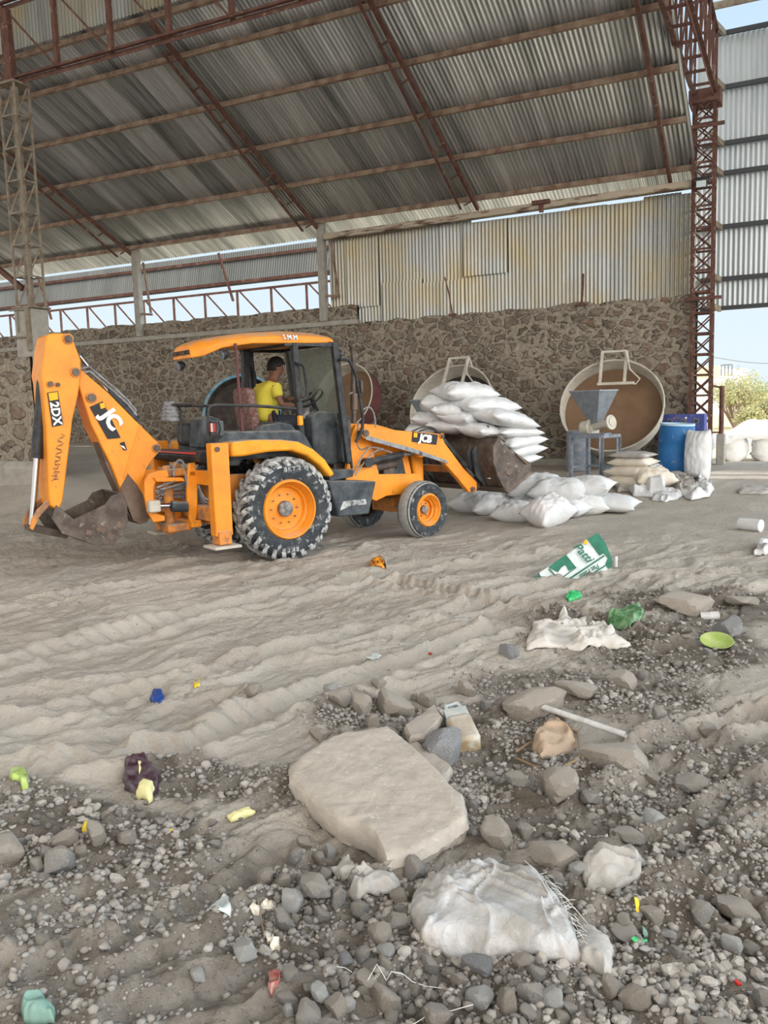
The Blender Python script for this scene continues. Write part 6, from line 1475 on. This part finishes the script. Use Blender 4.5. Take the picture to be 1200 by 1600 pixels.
for cx, cy, rx, ry, n, a0, a1, ms, lb, gp in FILL:
    k = 0; tries = 0
    while k < n and tries < 900:
        tries += 1; an = rng.uniform(0, 6.28); q = math.sqrt(rng.random()); px = cx+rx*q*math.cos(an); py = cy+ry*q*math.sin(an)
        if 650 < px < 950 and 1375 < py < 1520: continue
        if 455 < px < 725 and 1185 < py < 1350: continue
        if not (-10 < px < 1210 and py < 1605): continue
        p = G(px, py); a = rng.uniform(a0, a1)/ppm(p)/2
        if any(math.hypot(p.x-x, p.y-y) < (a+r)*.92 for x, y, r in placed): continue
        put_stone(p, a, a*rng.uniform(.7, 1), a*rng.uniform(.55, .9), rng.choice(ms), lb, gp, sink=.3, tilt=.4); k += 1; nfill += 1
# gravel: tens of thousands of chips, one object
def gravel():
    r = np.random.RandomState(5); base = bmesh.new(); bmesh.ops.create_icosphere(base, subdivisions=1, radius=1)
    BV = np.array([tuple(v.co) for v in base.verts]); BF = np.array([[v.index for v in f.verts] for f in base.faces]); base.free()
    n = 150000; th = r.uniform(-.55, .53, n)-(-YAW)*-1*0; az = PI/2-YAW*1.0+th*1.0; D = 1.25*np.exp(r.uniform(0, 1, n)**.9*math.log(9.0/1.25))
    X = D*np.cos(az); Y = D*np.sin(az); m_ = rough_mask(X, Y)
    cl = fbm(X*3.0, Y*3.0, 3, 70)*.6+.5
    keep = (r.random(n) < .62*m_*np.clip(cl*1.7-.3, 0, 1)*np.clip(1.25-D/12, .25, 1)) | (r.random(n) < .004)
    X, Y, D, m_ = X[keep], Y[keep], D[keep], m_[keep]; n = len(X)
    s = .0045+.013*r.random(n)**3.2+.0009*D; s = np.where(m_ < .1, s*.7, s)
    Z = ground_h(X, Y); BVn = len(BV)
    jit = 1+r.normal(0, .16, (n, BVn, 1)); V = BV[None]*jit*(s[:, None, None])*np.stack([r.uniform(.8, 1.3, n), r.uniform(.7, 1.1, n), r.uniform(.5, .85, n)], -1)[:, None, :]
    a = r.uniform(0, 6.28, n); ca, sa = np.cos(a)[:, None], np.sin(a)[:, None]; Vx = V[..., 0]*ca-V[..., 1]*sa; Vy = V[..., 0]*sa+V[..., 1]*ca
    V = np.stack([Vx+X[:, None], Vy+Y[:, None], V[..., 2]+(Z+s*.25)[:, None]], -1).reshape(-1, 3)
    Fq = (BF[None]+(np.arange(n)*BVn)[:, None, None]).reshape(-1, 3); print('gravel chips', n)
    o = link('gravel', np_mesh('gravel', V, Fq), 'gravel', smooth=0); tag(o, 'grey gravel chips strewn through the churned ground', 'gravel', None, 'stuff')
gravel()
def rubble():
    r = np.random.RandomState(15); base = []
    for k in range(8):
        rr = np.random.RandomState(400+k); bm = bmesh.new(); bmesh.ops.create_icosphere(bm, subdivisions=2, radius=1); V = np.array([tuple(v.co) for v in bm.verts]); Fb = np.array([[v.index for v in f.verts] for f in bm.faces]); bm.free()
        N = rr.normal(0, 1, (13, 3)); N /= np.linalg.norm(N, axis=1)[:, None]; D = rr.uniform(.6, .95, 13); N = np.vstack([N, np.eye(3), -np.eye(3)]); D = np.append(D, [1]*6)
        q = V@N.T; kk = np.where(q > 1e-3, D/np.maximum(q, 1e-3), 9).min(1); base.append(V*kk[:, None])
    n = 20000; az = PI/2-YAW+r.uniform(-.55, .53, n); D = 1.3*np.exp(r.uniform(0, 1, n)*math.log(7.5/1.3)); X = D*np.cos(az); Y = D*np.sin(az); m_ = rough_mask(X, Y)
    keep = r.random(n) < (m_-.25)*np.clip(1.2-D/9, .2, 1)*np.clip(fbm(X*2, Y*2, 2, 71)*.9+.55, 0, 1); X, Y, D = X[keep], Y[keep], D[keep]; n = len(X)
    s = .010+.022*r.random(n)**2; Z = ground_h(X, Y); P_ = np.array([(a, b_, c) for a, b_, c in placed]); ok = np.ones(n, bool)
    for i in range(n):
        if (np.hypot(P_[:, 0]-X[i], P_[:, 1]-Y[i]) < (P_[:, 2]+s[i])*.85).any(): ok[i] = False
    VV = []; FF = []; off = 0
    for i in np.nonzero(ok)[0]:
        a = r.uniform(0, 6.28); ca, sa = math.cos(a), math.sin(a); V = base[r.randint(8)]*np.array([1, r.uniform(.65, 1), r.uniform(.45, .85)])*s[i]
        t_ = r.uniform(-.4, .4); V = np.stack([V[:, 0]*math.cos(t_)-V[:, 2]*math.sin(t_), V[:, 1], V[:, 0]*math.sin(t_)+V[:, 2]*math.cos(t_)], -1)
        V = np.stack([V[:, 0]*ca-V[:, 1]*sa+X[i], V[:, 0]*sa+V[:, 1]*ca+Y[i], V[:, 2]+Z[i]+s[i]*.25], -1); VV.append(V); FF.append(Fb+off); off += len(V)
    o = link('rubble_stones', np_mesh('rubble_stones', np.concatenate(VV), np.concatenate(FF)), 'stone', smooth=.35); tag(o, 'loose fist and egg sized stones spread through the rubble', 'rubble', None, 'stuff')
rubble()
# ================================================================== BROKEN SLAB
def slab(name, px, th, m, label, cat, tilt=(0, 0), lift=.0, seed=3, rings=30, segs=160):
    W_ = [G(a, b_) for a, b_ in px]; c = sum(W_, Vector())/len(W_); n = len(W_); z0 = gh(c.x, c.y)+lift
    tt = np.linspace(0, n, segs, endpoint=False); ox = []; oy = []
    for t_ in tt:
        i = int(t_); f = t_-i; a = W_[i % n]; b_ = W_[(i+1) % n]; ox.append(a.x*(1-f)+b_.x*f); oy.append(a.y*(1-f)+b_.y*f)
    ox = np.array(ox)-c.x; oy = np.array(oy)-c.y; rj = 1+.02*fbm(ox*12, oy*12, 3, seed); ox *= rj; oy *= rj
    rows = []
    for q in np.linspace(0.02, 1, rings):
        x = ox*q; y = oy*q; z = th+.008*fbm(x*5, y*5, 4, seed+2)+.003*fbm(x*30, y*30, 3, seed+6)-.010*max(0, q-.96)/.04*(1+vn(x*14, y*14, 5))+.008*np.maximum(0, fbm(x*9, y*9, 3, 88)); rows.append(np.stack([x, y, z+0*x], -1))
    for k, q in enumerate((1.005, 1.02, 1.0, .98, .94)):
        f = (k+1)/5; x = ox*(q+.028*fbm(ox*22+k*3, oy*22, 3, seed+4)); y = oy*(q+.028*fbm(ox*22+k*3, oy*22, 3, seed+4)); rows.append(np.stack([x, y, th*(1-f)+0*x+.006*fbm(ox*25, oy*25+k, 2, 7)], -1))
    V = np.concatenate(rows); V[:, 2] += V[:, 0]*tilt[0]+V[:, 1]*tilt[1]
    nr = len(rows); i, j = np.meshgrid(np.arange(nr-1), np.arange(segs), indexing='ij'); j2 = (j+1) % segs
    Fq = np.stack([i*segs+j, i*segs+j2, (i+1)*segs+j2, (i+1)*segs+j], -1).reshape(-1, 4)
    me = np_mesh(name, V, Fq); bm = bmesh.new(); bm.from_mesh(me); bmesh.ops.holes_fill(bm, edges=[e for e in bm.edges if e.is_boundary], sides=0); bmesh.ops.recalc_face_normals(bm, faces=bm.faces); bm.to_mesh(me); bm.free()
    o = link(name, me, m, smooth=.55); o.location = (c.x, c.y, z0); return tag(o, label, cat)
slab('broken_slab', [(453, 1228), (470, 1212), (497, 1203), (512, 1186), (545, 1183), (606, 1181), (632, 1195), (670, 1222), (712, 1262), (724, 1285), (729, 1312), (716, 1322), (690, 1330), (680, 1342), (648, 1352), (624, 1360), (604, 1352), (588, 1345), (560, 1336), (530, 1320), (500, 1298), (480, 1275), (455, 1250)], .125, 'slab', 'large broken slab of dusty concrete lying in the rubble', 'slab', tilt=(-.02, .05), lift=-.02)
slab('stone_block', [(632, 1157), (680, 1128), (692, 1140), (664, 1170), (640, 1178)], .06, 'stone_tan', 'slanting rectangular stone block left of the speckled dark stone', 'stone block', lift=.02, rings=10, segs=60, tilt=(.1, .1))
slab('stone_plank', [(637, 1180), (650, 1174), (708, 1216), (700, 1226), (688, 1232), (640, 1192)], .05, 'stone_tan', 'long broken stone plank between the big slab and the dark stone', 'stone block', lift=.0, rings=10, segs=70)
p = G(695, 1192); s = ppm(p); put_stone(p, 36/s, 30/s, 32/s, 'granite', 'dark speckled stone standing beside the dirty canister', sink=.15, k=3, tilt=.1)
# ================================================================== LITTER
# big white sack in the foreground: flat filled bag, open frayed mouth
fs = crumple('torn_sack', [(644, 1440), (650, 1408), (672, 1388), (712, 1370), (760, 1366), (800, 1378), (838, 1377), (852, 1395), (880, 1430), (900, 1470), (912, 1505), (890, 1508), (850, 1502), (808, 1494), (760, 1502), (722, 1505), (690, 1490), (660, 1476)], 'sack_fore', 'big dusty white woven sack lying in the foreground rubble', 'sack', .105, .005, 120, 3, thick=.003, rings=80, segs=260, ripple=1.2, dirw=(.80, -.25, 16, .022))
crumple('sack_tail', [(905, 1455), (930, 1462), (950, 1478), (961, 1495), (956, 1530), (948, 1536), (925, 1520), (908, 1508), (896, 1480)], 'sack_grey', 'loose grey inner flap trailing from the mouth of the big white sack', 'sack flap', .05, .03, 121, 8, rings=26)
b = MB(); r_ = random.Random(4)
for k in range(46):
    f = k/45; a = G(838+f*74, 1377+f*128)+Vector((0, 0, .035+.05*math.sin(f*PI))); d = Vector((r_.uniform(.01, .05), r_.uniform(-.02, .03), r_.uniform(-.015, .02))); b.tube([a, a+d*.6, a+d+Vector((0, 0, -.01))], .0007, 4)
pts = [G(852, 1392)+Vector((0, 0, .06)), G(880, 1420)+Vector((0, 0, .05)), G(905, 1440)+Vector((0, 0, .03)), G(925, 1460)+Vector((0, 0, .02))]; b.tube(pts, .0014, 5)
b.build('frayed_threads', 'string', fs)
b = MB(); pts = [G(820, 1384)+Vector((0, 0, .10)), G(838, 1410)+Vector((0, 0, .125)), G(862, 1450)+Vector((0, 0, .11)), G(886, 1492)+Vector((0, 0, .05))]; b.tube(pts, .0016, 5); b.build('seam_thread', 'string', fs)
crumple('grey_rag', [(912, 1352), (925, 1332), (950, 1340), (975, 1342), (1008, 1350), (1000, 1368), (985, 1385), (960, 1395), (938, 1388), (915, 1392), (912, 1375)], 'sack_grey', 'torn grey white rag heaped with soil, right of the big sack', 'rag', .05, .045, 122, 7, rings=30)
crumple('crushed_film', [(515, 1362), (540, 1355), (552, 1365), (590, 1372), (625, 1385), (618, 1395), (590, 1400), (560, 1410), (545, 1402), (560, 1388), (535, 1378)], 'sack_grey', 'crumpled dusty plastic among the stones below the slab', 'plastic film', .03, .035, 123, 8, rings=24)
crumple('white_cloth', [(822, 1022), (824, 1000), (838, 985), (860, 980), (880, 968), (920, 970), (945, 985), (965, 1000), (988, 1012), (972, 1016), (940, 1012), (910, 1018), (870, 1020)], 'cloth_white', 'off-white cloth dropped on the rubble behind the dark stone', 'cloth', .05, .05, 124, 4, rings=40, segs=160)
crumple('tan_rag', [(830, 1172), (845, 1150), (858, 1128), (870, 1126), (885, 1140), (893, 1150), (900, 1170), (893, 1180), (865, 1188), (845, 1186)], 'cloth_tan', 'bunched tan rag lying beneath the pale pipe', 'rag', .06, .04, 125, 7, rings=30)
b = MB(); a = G(811, 1117)+Vector((0, 0, .055)); c = G(978, 1156)+Vector((0, 0, .045)); d = (c-a)
b.tube([a, c], .0165, 18, cap=False); b.tube([c, a], .0135, 18, cap=False); tag(b.build('plastic_pipe', 'pvc', smooth=.8), 'straight pale grey plastic pipe lying on the rubble', 'pipe')
b = MB(); pts = [G(x, y)+Vector((0, 0, .02)) for x, y in ((880, 1140), (902, 1150), (908, 1185), (898, 1196), (860, 1200), (805, 1190))]; b.tube(pts, .007, 6); pts = [G(x, y)+Vector((0, 0, .025)) for x, y in ((858, 1140), (830, 1165), (806, 1182))]; b.tube(pts, .006, 6); tag(b.build('bent_twig', 'wood'), 'thin bent twigs ringed around the tan rag', 'twig')
# canister
p = G(724, 1158); t = empty('plastic_canister', p+Vector((0, 0, .05)), 0, 'dirty see-through plastic canister tipped over in the rubble', 'canister')
b = MB(); b.box((0, 0, 0), (.145, .22, .115)); q = b.build('canister_body', 'jug', t, bevel=.025, smooth=1); b = MB(); b.box((0, .13, 0), (.13, .08, .10)); b.tube([(-.045, .15, .03), (-.04, .21, .035), (.03, .215, .035), (.05, .15, .03)], .014, 10); b.cyl((.0, .16, -.01), (0, .20, -.01), .022, 14); b.build('canister_neck', 'jug_grey', q, bevel=.02, smooth=1)
t.rotation_euler = (.30, -.12, .62)
# printed green and white carrier sack, leaning with its mouth up
pa = G(838, 903); pb = G(950, 898); 
t = empty('printed_sack', (pa+pb)/2, 0, 'green and white printed sack slanting out of the dust', 'printed sack')
org = Vector(t.location); dcam = (org-CAM).dot(Fv)
def S3(px, py, dd=0.0): return CAM+ray(px, py)*(dcam+dd)-org
def facep(name, px, m, dd=0, th=.012, parent=t, bevel=0):
    fr = [S3(a, b_, dd+(904-b_)*.0022) for a, b_ in px]; n = (fr[1]-fr[0]).cross(fr[2]-fr[0]).normalized(); 
    if n.y > 0: n = -n
    b = MB(); k = len(fr); b.add([f for f in fr]+[f-n*th for f in fr], [tuple(range(k)), tuple(range(2*k-1, k-1, -1))]+[(i, i+k, (i+1) % k+k, (i+1) % k) for i in range(k)]); return b.build(name, m, parent, smooth=0, bevel=bevel)
fb = facep('sack_face', [(838, 903), (843, 894), (884, 867), (918, 842), (934, 832), (946, 848), (956, 873), (957, 882), (952, 889), (930, 899), (905, 906), (880, 906), (850, 908)], 'film_white', 0, .09, bevel=.012)
facep('green_band', [(918, 842), (934, 832), (946, 848), (957, 876), (957, 884), (951, 889), (946, 882), (950, 872), (944, 864), (937, 868)], 'green_dark', -.012, .006, fb)
facep('green_band', [(857, 886), (884, 866), (900, 886), (889, 892), (884, 882), (877, 887), (872, 894)], 'green_dark', -.012, .006, fb)
facep('green_band', [(836, 903), (842, 895), (848, 905)], 'green_dark', -.012, .006, fb)
facep('green_line', [(885, 906), (944, 867), (945, 869), (888, 907)], 'green_dark', -.014, .004, fb); facep('green_line', [(872, 906), (900, 886), (901, 887), (874, 907)], 'green_dark', -.014, .004, fb)
facep('green_line', [(910, 905), (945, 883), (946, 885), (914, 905)], 'green_dark', -.014, .004, fb); facep('green_line', [(859, 888), (874, 906), (873, 907), (857, 889)], 'green_dark', -.014, .004, fb)
facep('yellow_seal', [(911, 849), (915, 843), (919, 845), (917, 851)], 'decal_yellow', -.016, .004, fb)
b0 = S3(902, 853, -.02+.11); b1 = S3(921, 873, -.02+.07); upv = (S3(922, 850, .1)-S3(910, 862, .09))
text('Patti', .125, (b1-b0), upv, (b0+b1)/2-Vector((0, .02, 0)), 'green_dark', fb, shear=.3, extrude=.002, bold=.002)
b0 = S3(934, 884, -.02+.05); b1 = S3(910, 899, -.02+.02); upv = (S3(915, 885, .05)-S3(922, 895, .03))
text('Pat Patti', .07, (b1-b0), upv*-1, (b0+b1)/2-Vector((0, .02, 0)), 'green_dark', fb, shear=.2, extrude=.002, bold=.001)
b = MB(); a = G(962, 892); b.tube([a+Vector((0, .02, .17)), a+Vector((0, 0, .06))], .018, 14, cap=False); b.tube([a+Vector((0, 0, .06)), a+Vector((0, .02, .17))], .012, 14, cap=False); tag(b.build('pipe_stub', 'pvc'), 'short grey tube stub stuck in the dust beside the printed sack', 'pipe')
def wrapper(name, px, m, label, cat, seed, bulge=.015, fold=.022, freq=14, **k): return crumple(name, px, m, label, cat, bulge, fold, seed, freq, thick=.0015, rings=14, segs=48, **k)
w_ = wrapper('snack_wrapper', [(576, 884), (588, 875), (600, 876), (605, 885), (600, 893), (586, 892)], 'orange_foil', 'orange and black snack wrapper with silver end, left of centre', 'wrapper', 130, .05, .05, 9)
crumple('silver_inside', [(591, 877), (600, 875), (605, 884), (603, 889), (596, 884)], 'silver', None, None, .08, .03, 131, 9, rings=10, segs=30).parent = w_
wrapper('blue_wrapper', [(234, 1092), (242, 1086), (254, 1084), (257, 1092), (248, 1098), (240, 1098)], 'blue', 'small dark blue foil wrapper in the dust at left', 'wrapper', 132)
wrapper('yellow_scrap', [(301, 1070), (308, 1068), (312, 1073), (304, 1076)], 'yellow_litter', 'tiny yellow scrap right of the blue wrapper', 'scrap', 133, .008, .01)
pw = wrapper('snack_packet', [(192, 1222), (196, 1205), (210, 1200), (226, 1196), (240, 1204), (250, 1215), (248, 1240), (232, 1256), (212, 1248), (196, 1238)], 'purple', 'crushed dark purple packet with a yellow panel, on the left', 'packet', 134, .035, .035, 9)
o = wrapper('yellow_panel', [(216, 1236), (224, 1228), (242, 1232), (238, 1255), (232, 1258), (214, 1250)], 'cream', None, None, 135, .06, .004, 8); o.parent = pw
o = wrapper('pale_stripe', [(216, 1206), (222, 1205), (224, 1222), (218, 1226)], 'cream', None, None, 136, .07, .004, 8); o.parent = pw
wrapper('green_peel', [(14, 1222), (18, 1212), (32, 1208), (43, 1212), (45, 1238), (36, 1240), (32, 1226), (20, 1236)], 'green_lime', 'curled lime green plastic piece at the left edge', 'plastic piece', 137, .04, .02, 8)
wrapper('yellow_wrapper', [(128, 1300), (134, 1291), (146, 1290), (142, 1298), (134, 1306)], 'yellow_litter', 'small yellow crumpled wrapper in the left rubble', 'wrapper', 138)
wrapper('yellow_scrap', [(262, 1302), (268, 1299), (272, 1303), (266, 1306)], 'yellow_litter', 'tiny yellow scrap in the left rubble strip', 'scrap', 139, .008, .01)
wrapper('cream_peel', [(357, 1281), (372, 1276), (392, 1270), (398, 1272), (380, 1284), (362, 1288)], 'cream', 'pale yellow curled peel left of the slab', 'peel', 140, .025, .015, 8)
p = G(342, 1422); s = ppm(p); me = stone_data(5, 'film_white'); 
crumple('crushed_cup', [(322, 1425), (335, 1408), (352, 1398), (361, 1412), (358, 1430), (340, 1442), (326, 1442)], 'film_white', 'flattened pale plastic cup on the soil mound', 'cup', .025, .012, 141, 12, rings=16)
wrapper('red_wrapper', [(418, 1548), (422, 1528), (432, 1522), (440, 1530), (436, 1550), (424, 1564)], 'red_litter', 'dusty red wrapper at the bottom left of the centre rubble', 'wrapper', 142)
for k, (x, y) in enumerate(((400, 1427), (418, 1422), (420, 1470), (430, 1484))):
    wrapper('white_scrap', [(x-9, y), (x-2, y-7), (x+8, y-4), (x+7, y+5), (x-3, y+7)], 'paper', ['torn cream scrap left of the stalk', 'torn cream scrap right of the stalk', 'cream scrap at the lower end of the stalk', 'cream scrap hanging from the stalk tip'][k], 'scrap', 143+k, .015, .02)
b = MB(); pts = [G(x, y)+Vector((0, 0, .012)) for x, y in ((393, 1402), (404, 1416), (408, 1440), (412, 1460), (422, 1480), (434, 1490))]; b.tube(pts, .003, 5); tag(b.build('dry_stalk', 'wood'), 'thin dry stalk threading past cream scraps', 'stalk')
crumple('mint_cloth', [(34, 1582), (40, 1570), (62, 1565), (72, 1572), (70, 1582), (86, 1590), (84, 1602), (50, 1606), (36, 1600)], 'mint', 'mint green crumpled cloth at the bottom left corner', 'cloth', .035, .035, 150, 12, rings=20)
wrapper('green_scrap', [(984, 1475), (998, 1473), (1013, 1476), (1008, 1481), (992, 1479)], 'green', 'bright green torn scrap on the soil at right', 'scrap', 151, .01, .012)
wrapper('green_leaf_scrap', [(1003, 1453), (1008, 1460), (1012, 1466), (1004, 1467)], 'mint', 'pale green leaf-like scrap above the bright green one', 'scrap', 152, .015, .012)
wrapper('yellow_speck', [(990, 1433), (996, 1430), (1000, 1435), (994, 1440)], 'yellow_litter', 'yellow scrap among the right rubble', 'scrap', 153, .012, .006)
wrapper('red_litter', [(1146, 1539), (1151, 1536), (1156, 1541), (1152, 1545)], 'red', 'small red plastic bit near the lower right corner', 'litter', 154, .012, .004)
wrapper('pink_scrap', [(670, 1013), (673, 1011), (675, 1014), (672, 1016)], 'red', 'tiny pink scrap in the dust above the stones', 'scrap', 155, .012, .008)
wrapper('grey_film', [(566, 1026), (590, 1022), (598, 1026), (590, 1030), (572, 1031)], 'film_white', 'thin grey film half sunk in the powder', 'plastic film', 156, .012, .01)
wrapper('green_film', [(884, 936), (890, 929), (902, 928), (909, 934), (900, 940), (888, 940)], 'green', 'small bright green plastic scrap below the printed sack', 'scrap', 157, .035, .03, 14)
crumple('crushed_bottle', [(944, 974), (955, 968), (985, 956), (1003, 953), (1006, 962), (1000, 972), (985, 982), (962, 984), (948, 982)], 'bottle', 'crushed dusty green bottle right of the white cloth', 'bottle', .06, .03, 158, 9, rings=20)
# lime dish: shallow oval bowl on its side
p = G(1120, 1013); b = MB(); pr_ = [(.001, -.035), (.06, -.034), (.10, -.02), (.125, .0), (.13, .004), (.12, .004), (.095, -.014), (.06, -.028), (.001, -.029)]
b.lathe(pr_, 'z', 40); o = b.build('green_dish', 'green_lime', smooth=1.2); o.location = p+Vector((0, 0, .06)); o.scale = (1.0, .55, 1.0); o.rotation_euler = (.75, 0, -.40); tag(o, 'lime green oval dish tipped towards the camera', 'dish')
p = G(1172, 828); b = MB(); b.lathe([(.001, -.02), (.08, 0), (.085, .14), (.085, .3), (.06, .31), (.001, .31)], 'x', 24); b = b.build('white_container', 'sack', smooth=.8); b.location = p+Vector((-.13, 0, .08)); b.rotation_euler = (0, 0, -.45); tag(b, 'white plastic container lying on the floor at right', 'container')
crumple('white_bag', [(1178, 868), (1186, 855), (1200, 848), (1215, 850), (1215, 868), (1195, 868)], 'sack', 'small white plastic bag at the right edge of the floor', 'bag', .09, .06, 160, 7, rings=18)
p = G(1112, 968); b = MB(); b.tube([p+Vector((-.09, 0, .04)), p+Vector((.05, .05, .05))], .035, 16, cap=False); b.tube([p+Vector((.05, .05, .05)), p+Vector((-.09, 0, .04))], .031, 16, cap=False); tag(b.build('broken_tube', 'pvc'), 'broken short tube beside the dark smooth stone', 'tube')
for k, (pts, lb) in enumerate((([(520, 1517), (540, 1524), (550, 1527)], 'short straight white string in the centre rubble'), ([(575, 1540), (590, 1538), (604, 1540), (612, 1530), (630, 1530), (645, 1546), (665, 1549), (690, 1556)], 'long wavy white string near the bottom centre'), ([(555, 1512), (556, 1502), (566, 1496), (582, 1494)], 'thin curved thread over the upright grey stone'), ([(645, 1610), (680, 1592), (705, 1588), (740, 1582)], 'white string at the bottom edge'), ([(157, 1445), (162, 1438), (170, 1436), (180, 1441), (186, 1450)], 'curly white string on the soil at lower left'))):
    pp = [G(x, y)+Vector((0, 0, .018+.008*(i % 2))) for i, (x, y) in enumerate(pts)]; b = MB(); b.tube(pp, .0013, 5); tag(b.build('white_string', 'string'), lb, 'string')
